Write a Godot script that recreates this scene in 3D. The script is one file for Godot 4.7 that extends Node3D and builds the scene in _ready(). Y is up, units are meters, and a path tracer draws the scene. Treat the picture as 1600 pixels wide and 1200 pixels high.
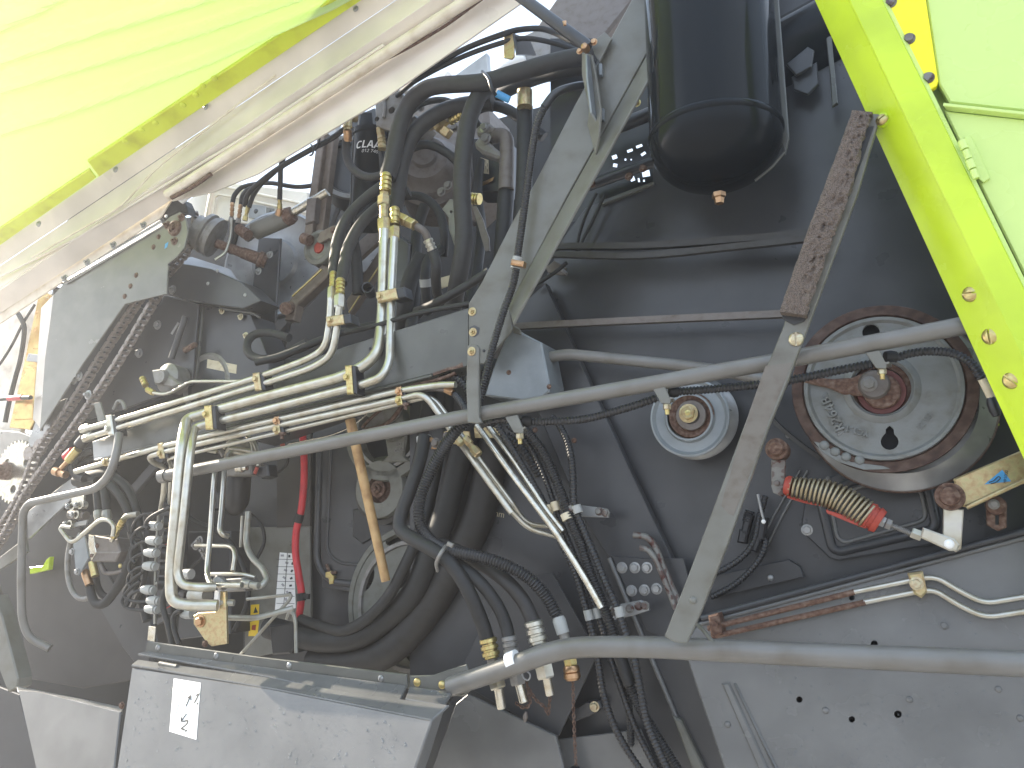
extends Node3D
# One open side of a harvester. P(x, y, off) gives the point of the machine's upright side plane (set back "off" metres) that the survey measured.
const FL := 1230.0
const YAW := 26.0
const PITCH := 11.0
const GAP := 2.02
const EYE := Vector3(0, 1.65, 0)
var CB := Basis(Vector3.RIGHT, deg_to_rad(PITCH))
var EX := Vector3(cos(deg_to_rad(YAW)), 0, sin(deg_to_rad(YAW)))
var NN := Vector3(-sin(deg_to_rad(YAW)), 0, cos(deg_to_rad(YAW)))
var M := {}
var used := {}
var unit := {}
var rng := RandomNumberGenerator.new()

class MB:
	var v := PackedVector3Array()
	var n := PackedVector3Array()
	var ix := PackedInt32Array()
	func tri(a: Vector3, b: Vector3, c: Vector3, hint: Vector3):
		var g := (b - a).cross(c - a)
		if g.length_squared() < 1e-18: return
		g = g.normalized()
		var at := v.size()
		if g.dot(hint) > 0:
			v.append_array([a, c, b])
		else:
			v.append_array([a, b, c])
			g = -g
		n.append_array([g, g, g])
		ix.append_array([at, at + 1, at + 2])
	func quad(a: Vector3, b: Vector3, c: Vector3, d: Vector3, hint: Vector3):
		tri(a, b, c, hint)
		tri(a, c, d, hint)
	# rings along a path, each with its own radius; flat = facets, hard = crisp steps along the profile
	func sweep(path: PackedVector3Array, rad: PackedFloat32Array, sides := 10, caps := true, flat := false, start := Vector3.ZERO, squash := 1.0):
		var cnt := path.size()
		if cnt < 2: return
		var t0 := (path[1] - path[0]).normalized()
		var u := start if start != Vector3.ZERO else (t0.cross(Vector3.UP) if absf(t0.y) < 0.9 else t0.cross(Vector3.RIGHT))
		u = (u - t0 * u.dot(t0)).normalized()
		var first := v.size()
		var rings: Array[PackedVector3Array] = []
		for i in cnt:
			var t := (path[mini(i + 1, cnt - 1)] - path[maxi(i - 1, 0)]).normalized()
			if t == Vector3.ZERO: t = t0
			u = (u - t * u.dot(t)).normalized()
			var w := t.cross(u)
			var span := (path[mini(i + 1, cnt - 1)] - path[maxi(i - 1, 0)]).length()
			var slope := (rad[mini(i + 1, cnt - 1)] - rad[maxi(i - 1, 0)]) / maxf(span, 1e-6)
			var ring := PackedVector3Array()
			for k in sides:
				var a := TAU * k / sides
				var dir := u * cos(a) + w * sin(a) * squash
				ring.append(path[i] + dir * rad[i])
				if not flat:
					v.append(path[i] + dir * rad[i])
					n.append((dir - t * clampf(slope, -2, 2)).normalized())
			rings.append(ring)
		for i in cnt - 1:
			for k in sides:
				var k2 := (k + 1) % sides
				if flat:
					quad(rings[i][k], rings[i][k2], rings[i + 1][k2], rings[i + 1][k], (rings[i][k] + rings[i][k2]) * 0.5 - path[i] + ((rings[i + 1][k] + rings[i + 1][k2]) * 0.5 - path[i + 1]))
				else:
					var p := first + i * sides
					ix.append_array([p + k, p + sides + k2, p + k2, p + k, p + sides + k, p + sides + k2])
		if caps:
			for e in [0, cnt - 1]:
				var out: Vector3 = path[0] - path[1] if e == 0 else path[cnt - 1] - path[cnt - 2]
				for k in sides:
					tri(path[e], rings[e][k], rings[e][(k + 1) % sides], out)
	# profile of [along, radius] pairs turned about an axis; facets of the profile stay crisp unless they meet at a small angle
	func lathe(c: Vector3, axis: Vector3, prof: Array, sides := 32, arc := TAU, from := 0.0):
		axis = axis.normalized()
		var u := axis.cross(Vector3.UP) if absf(axis.y) < 0.9 else axis.cross(Vector3.RIGHT)
		u = u.normalized()
		var w := axis.cross(u)
		var segn: Array[Vector2] = []
		for i in prof.size() - 1:
			var d := Vector2(prof[i + 1][0] - prof[i][0], prof[i + 1][1] - prof[i][1])
			segn.append(Vector2(-d.y, d.x).normalized())
		for i in prof.size() - 1:
			var na: Vector2 = segn[i]
			var nb: Vector2 = segn[i]
			if i > 0 and segn[i - 1].dot(segn[i]) > 0.75: na = (segn[i - 1] + segn[i]).normalized()
			if i < segn.size() - 1 and segn[i + 1].dot(segn[i]) > 0.75: nb = (segn[i + 1] + segn[i]).normalized()
			var at := v.size()
			for k in sides + 1:
				var a := from + arc * k / sides
				var dir := u * cos(a) + w * sin(a)
				for e in 2:
					var pr: Array = prof[i + e]
					var nv: Vector2 = na if e == 0 else nb
					v.append(c + axis * pr[0] + dir * pr[1])
					n.append((axis * nv.x + dir * nv.y).normalized())
			for k in sides:
				var p := at + k * 2
				ix.append_array([p, p + 3, p + 2, p, p + 1, p + 3])
	# a sheet or block: outline in a plane, its thickness behind it, a bevelled front edge and holes
	func prism(w: PackedVector3Array, nrm: Vector3, th: float, bev := 0.0, holes: Array = []):
		nrm = nrm.normalized()
		var o := w[0]
		var ax := (w[1] - w[0])
		ax = (ax - nrm * ax.dot(nrm)).normalized()
		var ay := nrm.cross(ax)
		var K := 1000.0
		var p := PackedVector2Array()
		for q in w: p.append(Vector2((q - o).dot(ax), (q - o).dot(ay)) * K)
		if Geometry2D.is_polygon_clockwise(p): p.reverse()
		var m := p.size()
		var inner := PackedVector2Array()
		for i in m:
			if bev <= 0:
				inner.append(p[i])
				continue
			var e0 := (p[i] - p[(i + m - 1) % m]).normalized()
			var e1 := (p[(i + 1) % m] - p[i]).normalized()
			var n0 := Vector2(-e0.y, e0.x)
			var n1 := Vector2(-e1.y, e1.x)
			var b := n0 + n1
			b = b / maxf(b.length_squared(), 0.3) * 2.0
			inner.append(p[i] + b * bev * K)
		var hs: Array[PackedVector2Array] = []
		var cuts: Array = [-1e6]
		for h in holes:
			var hp := PackedVector2Array()
			var mid := Vector2.ZERO
			for q in h:
				hp.append(Vector2((q - o).dot(ax), (q - o).dot(ay)) * K)
				mid += hp[-1]
			hs.append(hp)
			cuts.append(mid.x / hp.size())
		cuts.append(1e6)
		cuts.sort()
		var at := func(q: Vector2, z: float) -> Vector3: return o + (ax * q.x + ay * q.y) / K + nrm * z
		for face in 2:
			var src := inner if face == 0 else p
			var pieces: Array = []
			for i in cuts.size() - 1:
				var slab := PackedVector2Array([Vector2(cuts[i], -1e6), Vector2(cuts[i + 1], -1e6), Vector2(cuts[i + 1], 1e6), Vector2(cuts[i], 1e6)])
				var got: Array = Geometry2D.intersect_polygons(src, slab) if hs.size() else [src]
				for h in hs:
					var next: Array = []
					for g in got: next.append_array(Geometry2D.clip_polygons(g, h))
					got = next
				pieces.append_array(got)
			for g in pieces:
				var tr := Geometry2D.triangulate_polygon(g)
				for i in range(0, tr.size(), 3):
					var z := 0.0 if face == 0 else -th
					tri(at.call(g[tr[i]], z), at.call(g[tr[i + 1]], z), at.call(g[tr[i + 2]], z), nrm if face == 0 else -nrm)
		for i in m:
			var j := (i + 1) % m
			var e := p[j] - p[i]
			var out := ax * e.y - ay * e.x
			if bev > 0:
				quad(at.call(inner[i], 0.0), at.call(inner[j], 0.0), at.call(p[j], -bev), at.call(p[i], -bev), out + nrm * 0.01)
			quad(at.call(p[i], -bev), at.call(p[j], -bev), at.call(p[j], -th), at.call(p[i], -th), out)
		for h in hs:
			var turn := -1.0 if Geometry2D.is_polygon_clockwise(h) else 1.0
			for i in h.size():
				var j := (i + 1) % h.size()
				var e: Vector2 = h[j] - h[i]
				quad(at.call(h[i], 0.0), at.call(h[j], 0.0), at.call(h[j], -th), at.call(h[i], -th), (ay * e.x - ax * e.y) * turn)
	func box(t: Transform3D, s: Vector3, bev := 0.0):
		var hx := s.x / 2
		var hy := s.y / 2
		prism(PackedVector3Array([t * Vector3(-hx, -hy, s.z / 2), t * Vector3(hx, -hy, s.z / 2), t * Vector3(hx, hy, s.z / 2), t * Vector3(-hx, hy, s.z / 2)]), t.basis.z, s.z, bev)
	func mesh() -> ArrayMesh:
		var a := []
		a.resize(Mesh.ARRAY_MAX)
		a[Mesh.ARRAY_VERTEX] = v
		a[Mesh.ARRAY_NORMAL] = n
		a[Mesh.ARRAY_INDEX] = ix
		var r := ArrayMesh.new()
		if v.size(): r.add_surface_from_arrays(Mesh.PRIMITIVE_TRIANGLES, a)
		return r

# ---------------------------------------------------------------- places
func ray(x: float, y: float) -> Vector3:
	return CB * Vector3((x - 800.0) / FL, (600.0 - y) / FL, -1.0)
func P(x: float, y: float, off := 0.0) -> Vector3:
	var r := ray(x, y)
	return EYE - r * ((GAP + off) / NN.dot(r))
func K(x: float, y: float, off := 0.0) -> float:      # metres per survey unit at that place
	return -(GAP + off) / NN.dot(ray(x, y)) / FL
func on(pl: Plane, x: float, y: float) -> Vector3:
	var hit = pl.intersects_ray(EYE, ray(x, y))
	return hit if hit != null else EYE + ray(x, y) * 4.0
func vp(a: Array, off := 0.0) -> Vector3:
	return P(a[0], a[1], a[2] if a.size() > 2 else off)
func poly(pts: Array, off := 0.0) -> PackedVector3Array:
	var r := PackedVector3Array()
	for a in pts: r.append(vp(a, off))
	return r
func disc(x: float, y: float, off: float, r: float, k := 24, stretch := 1.0) -> PackedVector3Array:
	var c := P(x, y, off)
	var s := K(x, y, off) * r
	var o := PackedVector3Array()
	for i in k: o.append(c + (EX * cos(TAU * i / k) + Vector3.UP * sin(TAU * i / k) * stretch) * s)
	return o
func rect(x: float, y: float, w: float, h: float, deg := 0.0) -> Array:
	var r := []
	for s in [[-1, -1], [1, -1], [1, 1], [-1, 1]]:
		var q := Vector2(s[0] * w / 2, s[1] * h / 2).rotated(deg_to_rad(deg))
		r.append([x + q.x, y + q.y])
	return r
func curve(pts: Array, off := 0.0, step := 7) -> PackedVector3Array:      # a soft line through the points, as hoses and cables run
	var w := poly(pts, off)
	var r := PackedVector3Array()
	var n := w.size()
	var tan := PackedVector3Array()
	for i in n:
		tan.append((w[mini(i + 1, n - 1)] - w[maxi(i - 1, 0)]).normalized())
	for i in n - 1:
		var l := (w[i + 1] - w[i]).length() / 3.0
		for k in step:
			r.append(w[i].bezier_interpolate(w[i] + tan[i] * l, w[i + 1] - tan[i + 1] * l, w[i + 1], float(k) / step))
	r.append(w[n - 1])
	return r
func bent(pts: Array, off := 0.0, rad := 0.04) -> PackedVector3Array:     # straight runs with rounded bends, as steel tube is bent
	var w := poly(pts, off)
	var r := PackedVector3Array([w[0]])
	for i in range(1, w.size() - 1):
		var a := w[i - 1] - w[i]
		var b := w[i + 1] - w[i]
		var l := minf(rad, minf(a.length(), b.length()) * 0.49)
		var s := w[i] + a.normalized() * l
		var e := w[i] + b.normalized() * l
		for k in 9:
			var t := k / 8.0
			r.append(s.lerp(w[i], t).lerp(w[i].lerp(e, t), t))
	r.append(w[-1])
	return r
func even(path: PackedVector3Array, gap: float) -> PackedVector3Array:
	var r := PackedVector3Array([path[0]])
	var left := gap
	for i in path.size() - 1:
		var a := path[i]
		var l := (path[i + 1] - a).length()
		var done := 0.0
		while l - done >= left:
			done += left
			r.append(a.lerp(path[i + 1], done / l))
			left = gap
		left -= l - done
	return r
# ---------------------------------------------------------------- things and parts
func numbered(called: String, where: Node) -> String:
	var key := str(where.get_instance_id()) + called
	used[key] = used.get(key, -1) + 1
	return called if used[key] == 0 else "%s_%03d" % [called, used[key]]
func meta(o: Node, label: String, category: String, group := "", kind := ""):
	if label: o.set_meta("label", label)
	if category: o.set_meta("category", category)
	if group: o.set_meta("group", group)
	if kind: o.set_meta("kind", kind)
func thing(called: String, label: String, category: String, group := "") -> Node3D:
	var o := Node3D.new()
	o.name = numbered(called, self)
	add_child(o)
	meta(o, label, category, group)
	return o
func part(t: Node3D, called: String, mesh: Mesh, m: Material, label := "") -> MeshInstance3D:
	var o := MeshInstance3D.new()
	o.mesh = mesh
	o.material_override = m
	o.name = numbered(called, t)
	t.add_child(o, true)
	if label: o.set_meta("label", label)
	return o
func one(called: String, mesh: Mesh, m: Material, label: String, category: String, group := "", kind := "") -> MeshInstance3D:
	var o := part(self, called, mesh, m)
	meta(o, label, category, group, kind)
	return o
func settle():                                     # moves every thing's origin to its own base
	for t in get_children():
		if not t is Node3D or t is Camera3D or t is Light3D or t.has_meta("kind"): continue
		var box := AABB()
		var got := false
		for c in ([t] if t is MeshInstance3D else t.get_children()):
			if c is MeshInstance3D and c.mesh:
				var b: AABB = (Transform3D() if c == t else c.transform) * c.mesh.get_aabb()
				box = b if not got else box.merge(b)
				got = true
		if not got: continue
		var base := Vector3(box.get_center().x, box.position.y, box.get_center().z)
		if t is MeshInstance3D:
			if t.mesh is ArrayMesh and t.transform == Transform3D():
				var a: Array = t.mesh.surface_get_arrays(0)
				var vs: PackedVector3Array = a[Mesh.ARRAY_VERTEX]
				for i in vs.size(): vs[i] -= base
				a[Mesh.ARRAY_VERTEX] = vs
				var r := ArrayMesh.new()
				r.add_surface_from_arrays(Mesh.PRIMITIVE_TRIANGLES, a)
				t.mesh = r
				t.position = base
				for c in t.get_children(): c.position -= base
		else:
			t.position = base
			for c in t.get_children(): c.position -= base
func plate(pts: Array, off: float, th := 0.004, bev := 0.0012, holes: Array = []) -> ArrayMesh:
	var mb := MB.new()
	var w := poly(pts, off)
	var nrm := NN
	if pts[0].size() > 2:
		nrm = Vector3.ZERO
		for i in w.size(): nrm += w[i].cross(w[(i + 1) % w.size()]) - Vector3.ZERO
		nrm = nrm.normalized()
		if nrm.dot(EYE - w[0]) < 0: nrm = -nrm
	mb.prism(w, nrm, th, bev, holes)
	return mb.mesh()
func on_plane(pts: Array, pl: Plane, lift := 0.0) -> PackedVector3Array:
	var r := PackedVector3Array()
	for q in pts: r.append(on(pl, q[0], q[1]) + pl.normal * lift)
	return r
func lay(pts: Array, pl: Plane, lift := 0.0, th := 0.004, bev := 0.001) -> ArrayMesh:      # a sheet that lies on a given plane
	var mb := MB.new()
	mb.prism(on_plane(pts, pl, lift), pl.normal, th, bev)
	return mb.mesh()
func facing(a: Vector3, b: Vector3, c: Vector3) -> Plane:
	var pl := Plane(a, b, c)
	return Plane(-pl.normal, -pl.d) if pl.distance_to(EYE) < 0 else pl
func tubemesh(path: PackedVector3Array, r: float, sides := 12) -> ArrayMesh:
	var mb := MB.new()
	var rad := PackedFloat32Array()
	rad.resize(path.size())
	rad.fill(r)
	mb.sweep(path, rad, sides)
	return mb.mesh()
func hose(pts: Array, off: float, px: float, sides := 12) -> ArrayMesh:
	var a: Array = pts[pts.size() / 2]
	return tubemesh(curve(pts, off), px * K(a[0], a[1], a[2] if a.size() > 2 else off), sides)
func pipe(pts: Array, off: float, px: float, bend := 0.05, sides := 14) -> ArrayMesh:
	var a: Array = pts[pts.size() / 2]
	return tubemesh(bent(pts, off, bend), px * K(a[0], a[1], a[2] if a.size() > 2 else off), sides)
func loom(pts: Array, off: float, px: float, pitch := 5.6) -> ArrayMesh:   # split corrugated conduit
	var a: Array = pts[pts.size() / 2]
	var k := K(a[0], a[1], a[2] if a.size() > 2 else off)
	var path := even(curve(pts, off), pitch * k / 4.0)
	var rad := PackedFloat32Array()
	for i in path.size():
		rad.append(px * k * ([0.78, 1.0, 1.0, 0.78][i % 4] as float))
	var mb := MB.new()
	mb.sweep(path, rad, 9)
	return mb.mesh()
func turned(x: float, y: float, off: float, axis: Vector3, prof: Array, sides := 32) -> ArrayMesh:  # profile in survey units
	var k := K(x, y, off)
	var p := []
	for a in prof: p.append([a[0] * k, a[1] * k])
	var mb := MB.new()
	mb.lathe(P(x, y, off), axis, p, sides)
	return mb.mesh()
func spindle(a: Array, b: Array, prof: Array, sides := 14, flat := false) -> ArrayMesh:   # [share of the way, radius] from a to b
	var pa := vp(a)
	var pb := vp(b)
	var k := K(a[0], a[1], a[2])
	var path := PackedVector3Array()
	var rad := PackedFloat32Array()
	for i in prof.size():
		path.append(pa.lerp(pb, prof[i][0]))
		rad.append(prof[i][1] * k)
	var mb := MB.new()
	if flat:
		mb.sweep(path, rad, sides, true, true)
	else:
		var l := (pb - pa).length()
		var pr := []
		for i in prof.size(): pr.append([prof[i][0] * l, rad[i]])
		pr.push_front([pr[0][0], 0.0])
		pr.append([pr[-1][0], 0.0])
		mb.lathe(pa, pb - pa, pr, sides)
	return mb.mesh()
func crimp(a: Array, b: Array, r: float, rings := 4) -> ArrayMesh:
	var pr := [[0.0, r * 0.85], [0.06, r]]
	for i in rings:
		var s := 0.06 + 0.9 * i / rings
		var d := 0.9 / rings
		pr.append([s + d * 0.55, r])
		pr.append([s + d * 0.65, r * 0.8])
		pr.append([s + d * 0.9, r * 0.8])
		pr.append([s + d, r])
	return spindle(a, b, pr, 16)
func nut(a: Array, b: Array, r: float) -> ArrayMesh:
	return spindle(a, b, [[0.0, r * 0.9], [0.12, r], [0.88, r], [1.0, r * 0.9]], 6, true)
func ub(kind: String) -> ArrayMesh:
	if unit.has(kind): return unit[kind]
	var mb := MB.new()
	var z := Vector3(0, 0, 1)
	match kind:
		"hex":
			mb.lathe(Vector3.ZERO, z, [[0, 1.35], [0.18, 1.35], [0.2, 1.25], [0.2, 0.0]], 20)
			mb.sweep(PackedVector3Array([z * 0.2, z * 0.85, z * 0.95]), PackedFloat32Array([1, 1, 0.85]), 6, true, true)
		"stud":
			mb.lathe(Vector3.ZERO, z, [[0, 1.5], [0.16, 1.5], [0.2, 1.4], [0.2, 0.0]], 20)
			mb.sweep(PackedVector3Array([z * 0.2, z * 0.8, z * 0.9]), PackedFloat32Array([0.95, 0.95, 0.8]), 6, true, true)
			mb.lathe(Vector3.ZERO, z, [[0.9, 0.5], [1.5, 0.5], [1.6, 0.4], [1.6, 0.0]], 12)
		"dome":
			mb.lathe(Vector3.ZERO, z, [[0, 1.0], [0.25, 0.95], [0.45, 0.75], [0.56, 0.45], [0.6, 0.0]], 20)
		"slot":
			for s in [-1.0, 1.0]:
				for i in 4:
					var r0: float = [1.0, 0.93, 0.72, 0.4][i]
					var r1: float = [0.93, 0.72, 0.4, 0.12][i]
					var h0: float = [0.0, 0.22, 0.4, 0.5][i]
					var h1: float = [0.22, 0.4, 0.5, 0.53][i]
					var k := 14
					for j in k:
						var q := []
						for e in [[r0, h0, j], [r0, h0, j + 1], [r1, h1, j + 1], [r1, h1, j]]:
							var an: float = PI * e[2] / k
							q.append(Vector3(cos(an) * e[0], s * maxf(sin(an) * e[0], 0.11), e[1]))
						mb.quad(q[0], q[1], q[2], q[3], Vector3(0, 0, 1) + q[0] * 0.3)
				mb.quad(Vector3(-1, s * 0.11, 0.02), Vector3(1, s * 0.11, 0.02), Vector3(0.5, s * 0.11, 0.48), Vector3(-0.5, s * 0.11, 0.48), Vector3(0, -s, 0))
			mb.quad(Vector3(-0.95, -0.11, 0.2), Vector3(0.95, -0.11, 0.2), Vector3(0.95, 0.11, 0.2), Vector3(-0.95, 0.11, 0.2), z)
	unit[kind] = mb.mesh()
	return unit[kind]
func bolt(t: Node3D, x: float, y: float, off: float, r: float, kind := "hex", m := "zincbolt", spin := 20.0, nrm := Vector3.ZERO, called := ""):
	if nrm == Vector3.ZERO: nrm = NN
	var names := {"hex": "bolt", "stud": "bolt", "dome": "rivet", "slot": "screw"}
	var o := part(t, called if called else names[kind], ub(kind), M[m])
	var up := Vector3.UP
	var ax := up.cross(nrm).normalized()
	var b := Basis(ax, nrm.cross(ax), nrm).rotated(nrm, deg_to_rad(spin))
	o.transform = Transform3D(b.scaled(Vector3.ONE * r * K(x, y, off)), P(x, y, off))
func flatbasis(deg: float) -> Basis:
	return Basis(EX, Vector3.UP, NN).rotated(NN, deg_to_rad(-deg))
func text(t: Node3D, s: String, x: float, y: float, off: float, h: float, deg: float, m: String, th := 0.0006, bold := 700, face := "Droid Sans"):
	var tm := TextMesh.new()
	var f := SystemFont.new()
	f.font_names = PackedStringArray([face])
	f.font_weight = bold
	tm.font = f
	tm.text = s
	tm.font_size = 48
	tm.pixel_size = h * K(x, y, off) / 36.0
	tm.depth = th
	tm.curve_step = 2.0
	var o := part(t, "lettering", tm, M[m])
	o.transform = Transform3D(flatbasis(deg), P(x, y, off))
func wraptext(t: Node, s: String, path: PackedVector3Array, at: float, r: float, h: float, ang: float, m: String):  # print that follows a round hose
	var tm := TextMesh.new()
	var f := SystemFont.new()
	f.font_names = PackedStringArray(["Droid Sans"])
	tm.font = f
	tm.text = s
	tm.font_size = 32
	tm.pixel_size = h / 24.0
	tm.depth = 0.0
	var a := tm.get_mesh_arrays()
	var e := even(path, 0.004)
	var mb := MB.new()
	var vs: PackedVector3Array = a[Mesh.ARRAY_VERTEX]
	var idx: PackedInt32Array = a[Mesh.ARRAY_INDEX]
	var pos := func(q: Vector3) -> Array:
		var g := clampf((at + q.x) / 0.004, 0.0, e.size() - 2.001)
		var c := e[int(g)].lerp(e[int(g) + 1], g - int(g))
		var d := (e[int(g) + 1] - e[int(g)]).normalized()
		var out := (EYE - c).normalized()
		out = (out - d * out.dot(d)).normalized()
		var side := out.cross(d)
		var th := ang + q.y / r
		var dir := out * cos(th) + side * sin(th)
		return [c + dir * (r + 0.0004), dir]
	for i in range(0, idx.size(), 3):
		var p := []
		for k in 3: p.append(pos.call(vs[idx[i + k]]))
		mb.tri(p[0][0], p[1][0], p[2][0], p[0][1])
	if mb.v.size(): part(t, "lettering", mb.mesh(), M[m])
# ---------------------------------------------------------------- surfaces
func ramp(stops: Array) -> Gradient:
	var g := Gradient.new()
	var o := PackedFloat32Array()
	var c := PackedColorArray()
	for s in stops:
		o.append(s[0])
		c.append(s[1] if s[1] is Color else Color(s[1], s[1], s[1]))
	g.offsets = o
	g.colors = c
	return g
func noise(sd: int, freq: float, stops: Array, oct := 4, kind := FastNoiseLite.TYPE_SIMPLEX_SMOOTH, size := 512) -> NoiseTexture2D:
	var f := FastNoiseLite.new()
	f.seed = sd
	f.frequency = freq
	f.noise_type = kind
	f.fractal_octaves = oct
	var t := NoiseTexture2D.new()
	t.width = size
	t.height = size
	t.seamless = true
	t.noise = f
	if stops.size(): t.color_ramp = ramp(stops)
	return t
func relief(sd: int, freq: float, oct := 4) -> NoiseTexture2D:
	var t := noise(sd, freq, [], oct)
	t.as_normal_map = true
	t.bump_strength = 6.0
	return t
func mat(key: String, c: Color, rough: float, metal := 0.0, tex: Texture2D = null, scale := 3.0, rtex: Texture2D = null, ntex: Texture2D = null, nscale := 0.3) -> StandardMaterial3D:
	var m := StandardMaterial3D.new()
	m.resource_name = key
	m.albedo_color = c.linear_to_srgb()
	m.roughness = rough
	m.metallic = metal
	m.uv1_triplanar = true
	m.uv1_world_triplanar = true
	m.uv1_scale = Vector3.ONE * scale
	if tex: m.albedo_texture = tex
	if rtex:
		m.roughness_texture = rtex
		m.roughness_texture_channel = BaseMaterial3D.TEXTURE_CHANNEL_RED
	if ntex:
		m.normal_enabled = true
		m.normal_texture = ntex
		m.normal_scale = nscale
	M[key] = m
	return m
func materials():
	var dirt := noise(3, 0.006, [[0.0, 0.84], [0.4, 0.93], [0.65, 1.0], [1.0, 1.0]], 5)
	var dust := noise(8, 0.012, [[0.0, Color(1, 1, 1)], [0.5, Color(0.97, 0.96, 0.95)], [0.72, Color(0.91, 0.89, 0.86)], [1.0, Color(0.8, 0.75, 0.7)]], 6)
	var speck := noise(11, 0.09, [[0.0, 0.45], [0.2, 0.8], [0.34, 1.0], [1.0, 1.0]], 2)
	var gloss := noise(5, 0.01, [[0.0, 0.55], [0.5, 0.8], [1.0, 1.0]], 5)
	var patchy := noise(21, 0.02, [[0.0, Color(0.22, 0.15, 0.12)], [0.35, Color(0.36, 0.25, 0.2)], [0.55, Color(0.45, 0.35, 0.29)], [0.75, Color(0.51, 0.43, 0.38)], [1.0, Color(0.58, 0.53, 0.49)]], 6)
	var flaking := noise(33, 0.016, [[0.0, Color(0.2, 0.08, 0.05)], [0.36, Color(0.32, 0.14, 0.09)], [0.42, Color(0.5, 0.49, 0.47)], [1.0, Color(0.58, 0.58, 0.55)]], 6)
	var zincy := noise(14, 0.012, [[0.0, Color(0.84, 0.78, 0.68)], [0.35, Color(0.95, 0.93, 0.88)], [0.7, Color(1, 1, 0.98)], [1.0, Color(0.92, 0.9, 0.92)]], 3)
	var yellowy := noise(15, 0.014, [[0.0, Color(0.84, 0.72, 0.66)], [0.35, Color(0.94, 0.88, 0.78)], [0.6, Color(1, 0.98, 0.9)], [0.8, Color(0.94, 0.98, 0.86)], [1.0, Color(0.94, 0.88, 0.88)]], 3)
	var grain := noise(40, 0.12, [], 4)
	var cast := relief(50, 0.06, 3)
	var wavy := relief(51, 0.006, 2)
	mat("dark", Color(0.05, 0.05, 0.0525), 0.42, 0.0, dirt, 1.3, gloss, wavy, 0.1)
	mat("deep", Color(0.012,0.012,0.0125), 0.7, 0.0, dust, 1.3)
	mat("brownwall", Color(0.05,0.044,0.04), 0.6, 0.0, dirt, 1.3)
	mat("beam", Color(0.1, 0.1, 0.088), 0.42, 0.0, dirt, 2.2, gloss)
	mat("strut", Color(0.15, 0.15, 0.132), 0.45, 0.0, dust, 2.0, gloss)
	mat("panel", Color(0.142, 0.141, 0.137), 0.32, 0.0, dirt, 1.4, gloss, wavy, 0.12)
	mat("boxpaint", Color(0.155, 0.15, 0.142), 0.17, 0.0, dirt, 1.6, gloss, wavy, 0.22)
	mat("railpaint", Color(0.17, 0.166, 0.156), 0.36, 0.1, dust, 1.5)
	mat("pulley", Color(0.17, 0.18, 0.178), 0.5, 0.05, dust, 4.0, null, cast, 0.12)
	mat("spoked", Color(0.15, 0.152, 0.132), 0.5, 0.0, dust, 4.0, null, cast, 0.1)
	mat("galv", Color(0.33, 0.33, 0.325), 0.42, 0.5, dirt, 3.0, gloss)
	mat("bluegrey", Color(0.22, 0.24, 0.25), 0.38, 0.2, dirt, 3.0)
	mat("bright", Color(0.62, 0.6, 0.55), 0.25, 0.9, zincy, 6.0)
	mat("tube", Color(0.52, 0.51, 0.47), 0.28, 0.8, zincy, 3.0)
	mat("tubegrey", Color(0.36, 0.36, 0.34), 0.38, 0.5, zincy, 3.0)
	mat("zincbolt", Color(0.5, 0.47, 0.4), 0.35, 0.75, yellowy, 11.0)
	mat("yzinc", Color(0.48, 0.41, 0.28), 0.36, 0.7, yellowy, 8.0)
	mat("brass", Color(0.52, 0.45, 0.24), 0.32, 0.85, yellowy, 12.0)
	mat("copper", Color(0.48, 0.3, 0.17), 0.3, 0.9, dust, 9.0)
	mat("rust", Color(0.8, 0.78, 0.77), 0.75, 0.1, patchy, 7.0, null, cast, 0.15)
	mat("rustrim", Color(0.4, 0.37, 0.36), 0.62, 0.1, patchy, 3.5)
	mat("flaky", Color(0.75, 0.75, 0.75), 0.6, 0.1, flaking, 4.0)
	mat("castbrown", Color(0.16, 0.142, 0.13), 0.55, 0.3, dust, 5.0, null, cast, 0.2)
	mat("castgrey", Color(0.24, 0.235, 0.225), 0.5, 0.4, dust, 5.0, null, cast, 0.16)
	mat("brownsteel", Color(0.165, 0.135, 0.11), 0.5, 0.3, dust, 5.0)
	mat("rubber", Color(0.017, 0.017, 0.0175), 0.62, 0.0, dust, 5.0)
	mat("rubberwarm", Color(0.027, 0.025, 0.024), 0.62, 0.0, dust, 5.0)
	mat("loom", Color(0.026, 0.026, 0.028), 0.36, 0.0, dust, 5.0)
	mat("belt", Color(0.05,0.049,0.047), 0.6, 0.0, dust, 5.0)
	mat("black", Color(0.01, 0.011, 0.012), 0.1, 0.0, null, 3.0, null, wavy, 0.03)
	mat("blackmat", Color(0.016, 0.016, 0.018), 0.35)
	mat("chain", Color(0.28, 0.25, 0.235), 0.4, 0.6, dust, 9.0)
	mat("white", Color(0.8, 0.8, 0.78), 0.5)
	mat("ink", Color(0.03, 0.03, 0.03), 0.6)
	mat("fadedprint", Color(0.35, 0.35, 0.36), 0.6)
	mat("cream", Color(0.62, 0.55, 0.4), 0.55, 0.0, dust, 5.0)
	mat("greyplastic", Color(0.33, 0.33, 0.31), 0.5)
	mat("beige", Color(0.8, 0.73, 0.64), 0.42, 0.0, dirt, 0.7, gloss)
	mat("beigelight", Color(0.8, 0.73, 0.62), 0.45, 0.0, dust, 2.0, gloss)
	mat("shield", Color(0.2, 0.195, 0.175), 0.3, 0.0, dirt, 1.6, gloss, wavy, 0.12)
	mat("lime", Color(0.53, 0.7, 0.02), 0.33, 0.0, dirt, 1.0, gloss)
	mat("limepale", Color(0.54, 0.69, 0.2), 0.36, 0.0, null, 1.0, gloss)
	mat("yellow", Color(0.9, 0.82, 0.0), 0.4)
	var hood := mat("hood", Color(0.58, 0.7, 0.38), 0.4, 0.0, null, 0.6)
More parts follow.
